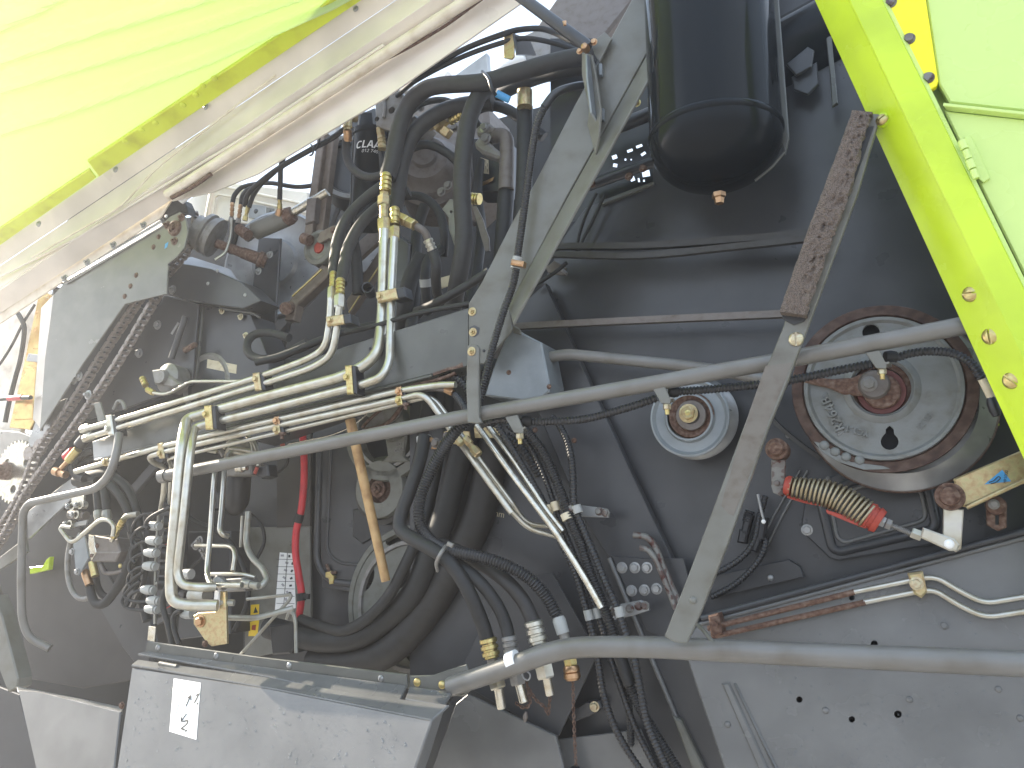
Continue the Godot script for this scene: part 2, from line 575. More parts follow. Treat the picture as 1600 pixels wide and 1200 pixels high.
	hood.backlight_enabled = true
	hood.backlight = Color(0.84, 0.88, 0.66)
	mat("limeband", Color(0.74, 0.86, 0.06), 0.35, 0.0, dust, 1.0)
	M.black.metallic_specular = 0.22
	mat("darkred", Color(0.13, 0.04, 0.035), 0.6, 0.0, dust, 8.0)
	mat("worn", Color(0.15, 0.135, 0.115), 0.6, 0.0, dust, 5.0)
	mat("bronze", Color(0.36, 0.31, 0.22), 0.32, 0.75, zincy, 3.0)
	mat("red", Color(0.58, 0.025, 0.035), 0.4, 0.0, dirt, 5.0)
	mat("redplastic", Color(0.36, 0.05, 0.03), 0.5, 0.0, dust, 6.0)
	mat("wood", Color(0.52, 0.42, 0.28), 0.5, 0.0, patchy, 1.2)
	M.wood.albedo_texture = noise(61, 0.02, [[0.0, Color(0.6, 0.45, 0.3)], [0.5, Color(0.95, 0.85, 0.7)], [1.0, Color(1, 0.95, 0.85)]], 5)
	mat("labelyellow", Color(0.8, 0.55, 0.03), 0.45)
	mat("labelblue", Color(0.06, 0.3, 0.6), 0.4)
	mat("glue", Color(0.035, 0.035, 0.037), 0.5, 0.0, dirt, 6.0)
	mat("foam", Color(0.2, 0.155, 0.125), 0.95, 0.0, noise(70, 0.16, [[0.0, 0.2], [0.32, 0.55], [0.55, 0.85], [0.75, 1.0], [1.0, 1.25]], 3), 4.0, null, relief(71, 0.16, 3), 0.9)
	mat("ground", Color(0.4, 0.39, 0.375), 0.9, 0.0, dust, 0.6, null, relief(72, 0.05, 5), 0.6)
	mat("iridescent", Color(0.62, 0.45, 0.2), 0.3, 0.7, yellowy, 3.0, gloss)
	var wet := mat("water", Color(0.9, 0.95, 1.0, 0.05), 0.02)
	wet.refraction_enabled = true
	wet.refraction_scale = 0.033
	wet.albedo_color.a = 0.05

func _ready():
	rng.seed = 77
	var cam := Camera3D.new()
	cam.name = "camera"
	cam.transform = Transform3D(CB, EYE)
	cam.fov = rad_to_deg(2.0 * atan(600.0 / FL))
	cam.near = 0.05
	cam.far = 400.0
	add_child(cam)
	cam.current = true
	var we := WorldEnvironment.new()
	we.name = "daylight"
	var env := Environment.new()
	env.background_mode = Environment.BG_SKY
	env.tonemap_mode = Environment.TONE_MAPPER_LINEAR
	env.tonemap_exposure = 3.2
	env.volumetric_fog_enabled = true
	env.volumetric_fog_density = 0.019
	env.volumetric_fog_anisotropy = 0.74
	env.volumetric_fog_albedo = Color(0.97, 0.98, 1.0)
	env.sdfgi_enabled = true
	env.ssao_enabled = true
	env.ssil_enabled = true
	var sky := Sky.new()
	var sm := ProceduralSkyMaterial.new()
	sm.sky_top_color = Color(0.64, 0.72, 0.82)
	sm.sky_horizon_color = Color(0.9, 0.91, 0.92)
	sm.sky_curve = 0.18
	sm.ground_bottom_color = Color(0.4, 0.37, 0.33)
	sm.ground_horizon_color = Color(0.7, 0.7, 0.68)
	sm.sky_energy_multiplier = 1.0
	sm.sky_cover = noise(90, 0.008, [[0.0, Color(0, 0, 0, 0)], [0.5, Color(0, 0, 0, 0)], [0.72, Color(0.75, 0.76, 0.78, 0.5)], [1.0, Color(0.85, 0.86, 0.88, 0.9)]], 5)
	sky.sky_material = sm
	env.sky = sky
	we.environment = env
	add_child(we)
	var sun := DirectionalLight3D.new()
	sun.name = "sun"
	sun.light_energy = 1.5
	sun.light_color = Color(1.0, 0.95, 0.87)
	sun.light_angular_distance = 0.5
	sun.shadow_enabled = true
	add_child(sun)
	sun.look_at_from_position(Vector3.ZERO, -Vector3(-0.78, 0.46, -0.44), Vector3.UP)
	materials()
	large_structure()
	hood_and_frame()
	right_side()
	wall_details()
	left_side()
	engine_bay()
	beam_and_tubes()
	rail_and_looms()
	middle_low()
	left_low()
	small_things()
	settle()
# ---------------------------------------------------------------- large structure
func large_structure():
	var g := MB.new()
	g.quad(Vector3(-70, 0, -70), Vector3(70, 0, -70), Vector3(70, 0, 70), Vector3(-70, 0, 70), Vector3.UP)
	one("ground", g.mesh(), M.ground, "pale gravel yard ground under the harvester", "ground", "", "structure")
	one("side_wall", plate([[640, 560], [838, 560], [850, 440], [880, 372], [915, 325], [1020, 284], [1022, -80], [2300, -80], [2300, 1300], [640, 1300]], 0.0, 0.02), M.dark, "dark grey painted sheet wall behind the pulleys and the black tank", "side wall")
	var post := thing("corner_post", "slanting dark grey corner post right of the bundled black cables", "post")
	part(post, "face", plate([[800, 490], [852, 442], [922, 600], [1030, 830], [1078, 930], [1155, 1220], [1102, 1220], [1058, 1130], [1005, 1000], [950, 870], [912, 812], [830, 620]], -0.05, 0.03, 0.003), M.dark)
	part(post, "folded_edge", tubemesh(curve([[952, 872], [1005, 998], [1060, 1128]], -0.055), 0.006, 8), M.panel)
	part(post, "folded_edge", plate([[1050, 1118], [1064, 1126], [1112, 1225], [1090, 1225]], -0.07, 0.03, 0.004), M.strut)
	var cs := part(post, "cover_strip", plate([[1004, 872], [1068, 872], [1082, 930], [1060, 1010], [1010, 985], [962, 885], [955, 868]], -0.056, 0.006), M.dark)
	for b in [[972, 887], [992, 887], [1011, 887], [987, 923], [1007, 922], [1026, 920]]:
		bolt(cs, b[0], b[1], -0.056, 6.5, "hex", "galv", b[0])
	for b in [[836, 672], [897, 688], [1137, 1132]]: bolt(post, b[0], b[1], -0.05, 4.5, "dome", "rust")
	one("door_wall", plate([[380, 560], [700, 560], [760, 700], [760, 1300], [380, 1300]], 0.14, 0.02), M.dark, "grey inner wall with a pressed door behind the thick lower hoses", "inner wall")
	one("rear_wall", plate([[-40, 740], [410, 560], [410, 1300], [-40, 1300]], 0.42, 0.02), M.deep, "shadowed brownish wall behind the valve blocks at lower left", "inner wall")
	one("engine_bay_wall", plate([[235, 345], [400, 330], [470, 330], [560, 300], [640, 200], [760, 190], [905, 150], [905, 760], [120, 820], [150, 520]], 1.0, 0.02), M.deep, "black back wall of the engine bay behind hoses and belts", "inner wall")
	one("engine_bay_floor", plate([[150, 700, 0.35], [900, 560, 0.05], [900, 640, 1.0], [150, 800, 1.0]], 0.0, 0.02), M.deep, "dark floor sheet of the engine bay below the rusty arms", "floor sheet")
	var ew := MB.new()
	var lo := P(44, 800, 0.06)
	var hi := P(97, 445, 0.06)
	ew.prism(PackedVector3Array([lo, hi, hi - NN * 1.1 + Vector3.UP * 0.1, lo - NN * 1.1]), EX, 0.01)
	one("bay_end_wall", ew.mesh(), M.dark, "dark end wall of the bay behind the drive chain", "inner wall")
	var ew2 := MB.new()
	var h0 := P(97, 443, 0.0)
	ew2.prism(PackedVector3Array([h0, h0 + Vector3.UP * 1.3, h0 + Vector3.UP * 1.3 - NN * 0.5, h0 - NN * 0.5]), EX, 0.012)
	one("upper_end_wall", ew2.mesh(), M.dark, "dark upper end wall of the bay hidden by the beige frame", "inner wall")
	var guard := thing("slotted_guard", "black slotted guard plate with small bright holes left of tank", "guard plate")
	var holes := []
	for h in [[984, 235, 9, 5, -20], [998.5, 228, 10, 5, -20], [1005, 240, 8, 5, -35], [960, 245, 8, 7, -20], [961, 258, 7, 6, 10], [977, 249, 3, 4, 0], [986, 249, 2.5, 3, 0], [1009, 270, 12, 12, -10], [988, 279, 7, 8, -20], [998, 281, 3, 7, -10], [1006, 282, 3, 4, 0]]:
		holes.append(poly(rect(h[0], h[1], h[2], h[3], h[4]), 0.1))
	part(guard, "plate", plate([[860, 60], [1040, 60], [1040, 292], [905, 345], [860, 345]], 0.1, 0.004, 0.0, holes), M.blackmat)
	part(guard, "tube", pipe([[930, 213], [1030, 172]], 0.02, 11), M.blackmat)
	part(guard, "tube", pipe([[920, 290], [1030, 250]], 0.05, 9), M.blackmat)
	part(guard, "lip", plate([[938, 314], [1022, 283], [1022, 288], [940, 320]], -0.012, 0.012), M.beam)
	for b in [[983, 276], [1005, 263], [926, 287]]: bolt(guard, b[0], b[1], 0.04, 5, "hex", "rust")
	bolt(guard, 995, 161, 0.06, 5, "hex", "brass")
	# lower right panel with its folded ridge
	var low := thing("lower_side_panel", "grey lower side sheet with round drilled holes and folded ridge", "side panel")
	var hs := []
	var pl := facing(P(1092, 972, -0.11), P(1600, 838, -0.11), P(1400, 1300, -0.165))
	hs = []
	for h in [[1331, 934, 4.5], [1366, 1006, 5.5], [1249, 1093, 5], [1331, 1124, 5], [1403, 1116, 6]]:
		var ring := PackedVector3Array()
		for k in 16: ring.append(on(pl, h[0] + cos(TAU * k / 16) * h[2], h[1] + sin(TAU * k / 16) * h[2]))
		hs.append(ring)
	var sheet := MB.new()
	sheet.prism(on_plane([[1092, 972], [1600, 838], [2300, 647], [2300, 1300], [1165, 1300], [1066, 1010]], pl), pl.normal, 0.05, 0.004, hs)
	part(low, "sheet", sheet.mesh(), M.panel)
	part(low, "ridge", tubemesh(poly([[1096, 966], [1610, 828], [2300, 640]], -0.115), 0.0075, 10), M.dark)
	part(low, "ridge", tubemesh(poly([[1094, 975], [1610, 838], [2300, 650]], -0.113), 0.005, 10), M.panel)
	part(low, "pressed_rib", lay([[1128, 1068], [1140, 1066], [1212, 1225], [1196, 1225]], pl, 0.006, 0.006, 0.004), M.panel)
	part(low, "pressed_rib", lay([[1146, 1068], [1150, 1067], [1228, 1225], [1220, 1225]], pl, 0.006, 0.006, 0.004), M.panel)
	for q in [[1475, 977, "hex", "bolt"], [1290, 1110, "dome", "weld_mark"], [1421, 1093, "dome", "weld_mark"], [1560, 1077, "dome", "weld_mark"], [1594, 1122, "dome", "weld_mark"], [1137, 1132, "dome", "plug"]]:
		bolt(low, q[0], q[1], -0.11, 5, q[2], "panel", 10, pl.normal, q[3])
		low.get_child(low.get_child_count() - 1).position = on(pl, q[0], q[1])
	# sheets below the box and the couplings
	one("corner_sheet", plate([[640, 1300], [712, 1100], [730, 1085], [868, 1150], [905, 1300]], -0.14, 0.01, 0.002), M.panel, "grey slanting sheet right of the hinged box with one screw", "side panel")
	one("gusset_plate", plate([[690, 1112], [742, 1000], [800, 905], [863, 895], [934, 1022], [873, 1150], [863, 1149], [720, 1068]], -0.1, 0.006), M.dark, "dark triangular gusset plate behind the four hose couplings", "gusset plate")
	one("skid_sheet", plate([[864, 1156], [1000, 1140], [1070, 1300], [820, 1300]], -0.06, 0.01, 0.002), M.panel, "pale grey sheet below the corrugated cables at bottom centre", "side panel")
	var bk := thing("bolted_lug", "grey lug with one bolt left of the hanging cables", "lug")
	part(bk, "lug", plate([[885, 1115], [915, 1097], [935, 1095], [940, 1106], [928, 1116], [893, 1130]], -0.05, 0.03, 0.003), M.dark)
	bolt(bk, 929, 1104, -0.05, 6, "hex", "zincbolt")

# ---------------------------------------------------------------- hood and beige frame
func hood_and_frame():
	var A := P(620, -50, -0.25)
	var B := P(-60, 425, -0.2)
	var C := P(0, -100, -0.95)
	var pl := Plane(A, B, C)
	if pl.normal.y > 0: pl = Plane(-pl.normal, -pl.d)
	var on_hood := func(pts: Array, up := 0.0) -> PackedVector3Array:
		var r := PackedVector3Array()
		for q in pts: r.append(on(pl, q[0], q[1]) + pl.normal * up)
		return r
	var hood := thing("engine_hood", "large lime green raised hood with pressed ribs seen from below", "hood")
	var ribs := [[[-30, 142], [150, 92], [310, 46], [470, -8], [640, -80]], [[-40, 100], [110, 56], [312, -2], [480, -60]], [[-30, 210], [160, 150], [330, 90], [520, 5], [600, -40]], [[-20, 45], [60, 10], [140, -40]]]
	var shell := MB.new()
	var rows := []
	for i in 111:
		var s := i / 110.0
		var lo := Vector2(715, -110).lerp(Vector2(-66, 428), s)
		var hi := Vector2(660, -420).lerp(Vector2(-420, -420), minf(1.0, s / 0.7)).lerp(Vector2(-240, 120), maxf(0.0, (s - 0.7) / 0.3))
		var row := PackedVector3Array()
		for j in 121:
			var q := lo.lerp(hi, pow(j / 120.0, 1.3))
			var h := 0.0
			for r in ribs:
				for k in r.size() - 1:
					var near := Geometry2D.get_closest_point_to_segment(q, Vector2(r[k][0], r[k][1]), Vector2(r[k + 1][0], r[k + 1][1]))
					h = maxf(h, 0.03 * exp(-pow(q.distance_to(near) / (5.0 + 0.012 * maxf(0.0, 500.0 - q.x)), 2.0)))
			row.append(on(pl, q.x, q.y) + pl.normal * h)
		rows.append(row)
	for side in [0.0, -0.004]:
		for i in 110:
			for j in 120:
				var dn: Vector3 = pl.normal * side
				shell.quad(rows[i][j] + dn, rows[i + 1][j] + dn, rows[i + 1][j + 1] + dn, rows[i][j + 1] + dn, pl.normal if side == 0.0 else -pl.normal)
	part(hood, "ribbed_skin", shell.mesh(), M.hood)
	var band := MB.new()
	band.prism(on_hood.call([[705, -118], [735, -118], [155, 273], [137, 249], [480, 22], [660, -108]], 0.012), pl.normal, 0.014, 0.003)
	part(hood, "edge_band", band.mesh(), M.limeband)
	var band2 := MB.new()
	band2.prism(on_hood.call([[140, 262], [150, 276], [-60, 424], [-75, 404]], 0.008), pl.normal, 0.012, 0.003)
	part(hood, "edge_band", band2.mesh(), M.limeband)
	for q in [[335, 118], [317, 130], [306, 144], [286, 160], [243, 188], [221, 199], [196, 217]]:
		var o := part(hood, "rivet", ub("dome"), M.limeband)
		o.transform = Transform3D(Basis(Quaternion(Vector3(0, 0, 1), pl.normal)).scaled(Vector3.ONE * 0.011), on(pl, q[0], q[1]) + pl.normal * 0.012)
	# the frame under the hood
	var fr := thing("hood_frame", "beige folded steel frame running diagonally under the lime hood", "frame")
	var ra := [[715, -110, -0.24], [765, -98, -0.19], [805, -88, -0.21], [850, -80, -0.14]]
	var la := [[-50, 412, -0.2], [-50, 448, -0.15], [-50, 483, -0.17], [-50, 523, -0.11]]
	for i in 3:
		part(fr, "folded_sheet", plate([ra[i], ra[i + 1], la[i + 1], la[i]], 0.0, 0.006), M.beige)
	part(fr, "round_bar", pipe([[868, -88], [590, 92], [262, 305]], -0.17, 9.5), M.beigelight)
	part(fr, "lower_strip", plate([[858, -72], [912, -62], [812, 6], [600, 154], [402, 272], [332, 300], [268, 314], [258, 306], [420, 205]], -0.12, 0.006), M.beige)
	part(fr, "lower_strip", plate([[262, 304], [268, 312], [250, 340], [95, 442], [-50, 538], [-50, 518]], -0.11, 0.006), M.beigelight)
	part(fr, "crease", pipe([[430, 118], [245, 262], [190, 322], [50, 402]], -0.205, 1.6), M.beigelight)
	part(fr, "crease", pipe([[600, 70], [380, 216], [120, 372], [-40, 452]], -0.185, 2.2), M.beige)
	part(fr, "rusty_streak", pipe([[756, -4], [700, 38], [640, 74], [583, 103]], -0.155, 2.4), M.rust)
	part(fr, "rusty_streak", pipe([[330, 272], [300, 293], [268, 309]], -0.172, 3.4), M.rust)
	for b in [[322, 167], [181, 265], [556, 14], [61, 350]]: bolt(fr, b[0], b[1], -0.22, 5, "dome", "galv")

# ---------------------------------------------------------------- right side
func right_side():
	var beam := thing("lime_corner_beam", "bright lime angle beam slanting down the right edge with slotted screws", "beam")
	var fg := part(beam, "flange", plate([[1236, -80, -0.37], [1288, -80, -0.43], [1752, 880, -0.43], [1670, 880, -0.37]], 0.0, 0.005, 0.001), M.lime)
	part(beam, "face", plate([[1288, -80, -0.43], [1340, -80, -0.425], [1812, 880, -0.425], [1752, 880, -0.43]], 0.0, 0.005, 0.002), M.lime)
	part(beam, "lip", plate([[1341, -80, -0.424], [1347, -80, -0.415], [1820, 880, -0.415], [1813, 880, -0.424]], 0.0, 0.004, 0.0), M.limepale)
	for s in [[1517, 459, 13, 5], [1548, 525, 13.5, 88], [1581, 594, 14, 45]]:
		bolt(fg, s[0], s[1], -0.398, s[2], "slot", "brass", -s[3], (NN - EX * 0.55).normalized())
	one("lime_backing_sheet", plate([[1302, -80], [2300, -80], [2300, 900], [1770, 880]], -0.36, 0.004), M.limepale, "pale lime sheet in the gap behind the side door", "side panel")
	one("upper_lime_panel", plate([[1438, -80], [2300, -80], [2300, 265], [1602, 173], [1484, 160], [1467, 131], [1448, 0]], -0.405, 0.02, 0.003), M.limepale, "pale lime side panel at the top right beside the yellow plate", "side panel")
	var door := thing("lower_lime_door", "pale lime side door below the yellow plate, hung on a hinge", "door")
	part(door, "sheet", plate([[1475, 172], [1602, 186], [2300, 262], [2300, 900], [1740, 715], [1600, 428], [1530, 286]], -0.405, 0.02, 0.003), M.limepale)
	part(door, "top_flange", plate([[1473, 165, -0.42], [1602, 180, -0.42], [2300, 259, -0.42], [2300, 266, -0.405], [1602, 189, -0.405], [1478, 176, -0.405]], 0.0, 0.006, 0.001), M.limepale)
	var hinge := thing("door_hinge", "small pale lime barrel hinge on the edge of the side door", "hinge")
	part(hinge, "leaf", plate([[1506, 214], [1518, 213], [1547, 278], [1536, 285], [1526, 276]], -0.412, 0.006, 0.001), M.limepale)
	for i in 4:
		var a := Vector2(1502, 219).lerp(Vector2(1526, 280), i / 4.0 + 0.015)
		var b := Vector2(1502, 219).lerp(Vector2(1526, 280), (i + 1) / 4.0 - 0.015)
		part(hinge, "knuckle", spindle([a.x, a.y, -0.432], [b.x, b.y, -0.432], [[0, 6.0 - (i % 2)], [1, 6.0 - (i % 2)]]), M.limepale)
	var yp := thing("yellow_plate", "bright yellow plate with bolts between lime beam and panel", "plate")
	var ypp := part(yp, "plate", plate([[1345, -60], [1440, -60], [1447, 0], [1466, 126], [1463, 134], [1452, 141]], -0.414, 0.014, 0.002), M.yellow)
	for b in [[1391, 4], [1420, 61], [1450, 122]]: bolt(ypp, b[0], b[1], -0.414, 7, "hex", "flaky")
	# strut with foam
	var fs := thing("foam_strut", "grey flat strut with brown foam pad leaning across the pulleys", "strut")
	var fbar := part(fs, "bar", plate([[1332, 174], [1376, 178], [1341, 300], [1262, 512], [1230, 597], [1200, 670], [1137, 850], [1095, 957], [1073, 1005], [1055, 1004], [1038, 994], [1075, 900], [1187, 600], [1224, 510], [1285, 300]], -0.4, 0.014, 0.002), M.strut)
	part(fbar, "worn_paint", plate([[1196, 572], [1238, 566], [1202, 655], [1174, 735], [1146, 806], [1138, 803], [1127, 790], [1133, 765], [1142, 738], [1152, 700], [1163, 668], [1172, 640]], -0.4008, 0.0015, 0.0), M.worn)
	part(fbar, "glue", plate([[1222, 478], [1262, 470], [1266, 486], [1256, 502], [1240, 508], [1222, 498]], -0.403, 0.003, 0.001), M.glue)
	part(fbar, "glue", plate([[1346, 200], [1366, 196], [1330, 300], [1290, 400], [1268, 470], [1256, 480], [1280, 400], [1318, 300]], -0.402, 0.003, 0.001), M.glue)
	var L := [[1332, 172], [1312, 228], [1285, 300], [1262, 360], [1240, 422], [1218, 487]]
	var R := [[1364, 175], [1349, 222], [1333, 288], [1309, 356], [1292, 398], [1261, 493]]
	var fm := MB.new()
	var nz := FastNoiseLite.new()
	nz.frequency = 0.09
	nz.seed = 5
	nz.fractal_octaves = 4
	var grid := []
	for i in 90:
		var f := i / 89.0 * 4.999
		var a := Vector2(L[int(f)][0], L[int(f)][1]).lerp(Vector2(L[int(f) + 1][0], L[int(f) + 1][1]), f - int(f))
		var b := Vector2(R[int(f)][0], R[int(f)][1]).lerp(Vector2(R[int(f) + 1][0], R[int(f) + 1][1]), f - int(f))
		var row := PackedVector3Array()
		for j in 13:
			var s := (j - 1) / 10.0
			var e := clampf(s, 0, 1)
			var rag := nz.get_noise_2d(i * 1.6, 50.0 * j) * (4.5 if j > 8 else 1.8)
			var q := a.lerp(b, e) + (b - a).normalized() * (rag if j < 2 or j > 8 else 0.0) - (b - a).normalized() * (maxf(0, nz.get_noise_2d(i * 3.0, 900)) * 5.0 if j > 9 else 0.0)
			var lift := 0.0 if j == 0 or j == 12 else 0.03 + nz.get_noise_2d(i * 3.0, j * 9.0) * 0.0035 + (-0.004 if e == 0 or e == 1 else 0.0) - (0.013 * maxf(0, nz.get_noise_2d(i * 1.9, 300 + j * 6.0)) if j > 5 else 0.0)
			row.append(P(q.x, q.y, -0.4 - lift))
		grid.append(row)
	for i in 89:
		for j in 12: fm.quad(grid[i][j], grid[i][j + 1], grid[i + 1][j + 1], grid[i + 1][j], NN * 0.3 + (EX if j > 9 else (-EX if j < 1 else NN)))
	for e in [0, 89]:
		for j in range(1, 11): fm.quad(grid[e][j], grid[e][j + 1], P(1340, 175, -0.4) if false else grid[e][j + 1] - NN * 0.03, grid[e][j] - NN * 0.03, Vector3.UP * (1 if e == 0 else -1))
	part(fs, "foam_pad", fm.mesh(), M.foam)
	bolt(fbar, 1244, 530, -0.4, 11.5, "slot", "zincbolt", 88)
	bolt(fs, 1378, 187, -0.4, 10, "slot", "brass", 30, (NN - EX * 0.3 + Vector3.UP * 0.2).normalized(), "pivot_screw")
	part(fs, "pivot_sleeve", spindle([1386, 192, -0.38], [1376, 187, -0.4], [[0, 11], [1, 11]]), M.lime)
	bolt(fbar, 1083, 938, -0.4, 6, "dome", "strut")
	# black tank
	var tank := thing("air_tank", "glossy black cylindrical air tank with domed bottom hanging upper right", "tank")
	var prof := [[-520, 0], [-520, 101], [-5, 101], [-3, 103], [1, 103.6], [5, 103], [7, 101]]
	for q in 25: prof.append([7.0 + 77.0 * sin(PI / 2 * q / 24.0), 101.0 * pow(cos(PI / 2 * q / 24.0), 0.85)])
	part(tank, "shell", turned(1117, 212, -0.24, -Vector3.UP, prof, 72), M.black)
	part(tank, "drain_plug", spindle([1123, 302, -0.24], [1124, 318, -0.24], [[0, 11], [0.4, 11], [0.5, 8], [1, 7]], 6, true), M.copper)
	part(tank, "strap", plate([[1201, -60], [1212, -60], [1233, 214], [1227, 240], [1221, 224]], -0.2, 0.01, 0.002), M.beam)
	part(tank, "strap", plate([[1008, 40], [1014, 40], [1021, 242], [1016, 244]], -0.22, 0.008, 0.001), M.beam)
	part(tank, "cradle", curve_plate([[1226, 238], [1205, 262], [1180, 282]], -0.22, 2.2), M.beam)
	var cv := thing("glossy_cover", "glossy dark rounded cover reflecting the sky right of the tank", "cover")
	part(cv, "cover", turned(1262, 70, 0.02, (EX * 0.97 + Vector3.UP * 0.3), [[-160, 0], [-160, 58], [160, 58], [160, 0]], 32), M.black)
	part(cv, "rail", plate([[1286, 20], [1296, 24], [1309, 160], [1300, 166], [1297, 120]], -0.06, 0.012, 0.002), M.beam)
	part(cv, "loose_bracket", plate([[1228, 100], [1262, 72], [1272, 78], [1268, 104], [1244, 118]], -0.07, 0.008, 0.003), M.dark)
	part(cv, "loose_bracket", plate([[1236, 120], [1276, 96], [1280, 130], [1262, 148], [1240, 140]], -0.05, 0.008, 0.003), M.dark)
	# big pulley
	var bp := thing("large_belt_pulley", "large grey belt pulley with rusty rim and raised cast digits", "pulley")
	var ring := disc(1377, 606, -0.17, 113, 48)
	var keys := [disc(1377, 606, -0.17, 42, 32)]
	for kq in [[1390, 690, 1], [1361, 519, -1]]:
		var kp := []
		for i in 11: kp.append([kq[0] + cos(PI * (i / 10.0 * 1.36 - 0.18)) * 14, kq[1] + kq[2] * sin(PI * (i / 10.0 * 1.36 - 0.18)) * 13])
		kp.append([kq[0] - 6, kq[1] - kq[2] * 14])
		kp.append([kq[0] - 6, kq[1] - kq[2] * 20])
		kp.append([kq[0], kq[1] - kq[2] * 25])
		kp.append([kq[0] + 6, kq[1] - kq[2] * 20])
		kp.append([kq[0] + 7, kq[1] - kq[2] * 12])
		keys.append(poly(kp, -0.17))
	var web := MB.new()
	web.prism(ring, NN, 0.012, 0.0, keys)
	var wb := part(bp, "web", web.mesh(), M.pulley)
	part(bp, "back_plate", turned(1377, 606, -0.14, NN, [[-4, 112], [0, 112], [0, 20]], 48), M.deep)
	var rimp := part(bp, "rim", turned(1377, 606, -0.17, NN, [[-46, 100], [-14, 112], [-12, 131], [-1, 133], [2, 132], [3, 117], [1, 115], [-6, 112]], 72), M.rustrim)
	part(bp, "inner_ring", turned(1377, 606, -0.17, NN, [[-2, 115], [5, 113], [5, 108], [0, 104]], 64), M.pulley)
	part(bp, "hub_ring", turned(1377, 606, -0.17, NN, [[0, 56], [5, 50], [6, 46], [2, 43], [-14, 42]], 48), M.pulley)
	part(bp, "rear_flange", turned(1400, 628, -0.12, NN, [[-16, 60], [-16, 138], [-10, 140], [-6, 139], [4, 112]], 72), M.galv)
	part(bp, "rear_rim", turned(1400, 628, -0.12, NN, [[-18, 138], [-14, 141], [-9, 141], [-5, 138]], 72), M.rust)
	part(bp, "hub_plate", turned(1377, 606, -0.16, NN, [[-20, 43], [-4, 42], [-4, 33], [-9, 32], [-9, 0]], 40), M.rust)
	part(bp, "bearing_seal", turned(1377, 612, -0.165, NN, [[-6, 36], [0, 35], [0, 27], [-4, 26]], 40), M.darkred)
	part(bp, "shaft_end", turned(1366, 602, -0.17, NN, [[-10, 24], [8, 23], [12, 20], [12, 0]], 32), M.castbrown)
	part(bp, "shaft_flange", turned(1378, 612, -0.17, NN, [[-10, 27], [3, 27], [5, 25], [5, 0]], 32), M.rust)
	bolt(bp, 1358, 600, -0.187, 9, "hex", "castgrey")
	for b in [[1288, 696], [1305, 706], [1322, 714], [1343, 719]]: bolt(rimp, b[0], b[1], -0.174, 7.5, "dome", "pulley")
	part(rimp, "paint_patch", plate([[1272, 690], [1282, 692], [1330, 722], [1380, 728], [1392, 733], [1350, 734], [1310, 722], [1284, 706]], -0.1755, 0.002, 0.0005), M.pulley)
	text(wb, "R264B", 1301, 647, -0.174, 15, -109, "pulley", 0.008)
	part(wb, "raised_frame", plate([[1284, 618], [1292, 612], [1320, 676], [1310, 682]], -0.1712, 0.002, 0.001), M.pulley)
	text(wb, "YC1.1", 1339, 674, -0.173, 10, 200, "pulley", 0.007)
	text(wb, "60.22", 1444, 658, -0.1715, 9, 130, "pulley", 0.003)
	one("rusty_lever", plate([[1256, 587], [1300, 592], [1330, 590], [1352, 582], [1374, 578], [1386, 596], [1372, 612], [1345, 618], [1318, 616], [1296, 606], [1256, 597]], -0.18, 0.012, 0.003), M.rust, "rusty brown lever reaching from the strut to the large pulley hub", "lever")
	# small pulley
	var sp := thing("small_idler_pulley", "small pale blue-grey idler pulley with worn paint near the post", "pulley")
	part(sp, "front_flange", turned(1077, 652, -0.14, NN, [[-26, 44], [-6, 58], [-2, 62], [1, 62], [2, 59], [-3, 54], [-3, 40], [4, 37], [4, 34]], 56), M.bluegrey)
	part(sp, "rear_flange", turned(1085, 652, -0.105, NN, [[-16, 30], [-14, 65], [-9, 66], [-6, 64], [8, 44]], 56), M.galv)
	part(sp, "rear_flange", turned(1085, 652, -0.085, NN, [[-16, 30], [-14, 65], [-9, 66], [-6, 64], [8, 44]], 56), M.galv)
	part(sp, "bearing", turned(1080, 649, -0.14, NN, [[0, 36], [3, 34], [-4, 26], [-4, 0]], 40), M.rust)
	part(sp, "dust_cap", turned(1080, 649, -0.14, NN, [[0, 24], [3, 23], [3, 14], [0, 12], [0, 0]], 32), M.castbrown)
	bolt(sp, 1076, 646, -0.146, 11, "hex", "yzinc")
	bolt(sp, 1075, 645, -0.158, 6, "dome", "brass", 0, Vector3.ZERO, "stud_end")
	# tension spring
	var ts := thing("tension_spring", "coil tension spring with red plastic caps below the large pulley", "spring")
	var axisp := curve([[1233, 760], [1262, 765], [1300, 774], [1330, 789], [1357, 806]], -0.2, 10)
	axisp = even(axisp, 0.0009)
	var hel := PackedVector3Array()
	var turns := 18.5
	var kk := K(1300, 774, -0.2)
	for i in axisp.size():
		var d := (axisp[mini(i + 1, axisp.size() - 1)] - axisp[maxi(i - 1, 0)]).normalized()
		var s := d.cross(NN).normalized()
		var a := TAU * turns * i / axisp.size()
		hel.append(axisp[i] + (s * cos(a) + NN * sin(a)) * kk * lerpf(14, 20.5, minf(1.0, i * 2.2 / axisp.size())))
	part(ts, "coil", tubemesh(hel, 0.0033, 7), M.bronze)
	part(ts, "cap", spindle([1226, 758, -0.2], [1236, 760, -0.2], [[0, 13], [0.5, 16], [1, 16]]), M.redplastic)
	part(ts, "cap", spindle([1354, 803, -0.2], [1376, 816, -0.2], [[0, 20], [0.3, 22], [0.32, 20], [0.6, 19], [0.62, 22], [1, 19]]), M.redplastic)
	part(ts, "guide", plate([[1228, 772], [1260, 782], [1296, 788], [1294, 793], [1256, 786], [1230, 778]], -0.19, 0.006, 0.001), M.redplastic)
	part(ts, "guide", plate([[1290, 796], [1322, 806], [1350, 815], [1360, 818], [1352, 826], [1326, 816], [1292, 802]], -0.21, 0.01, 0.001), M.redplastic)
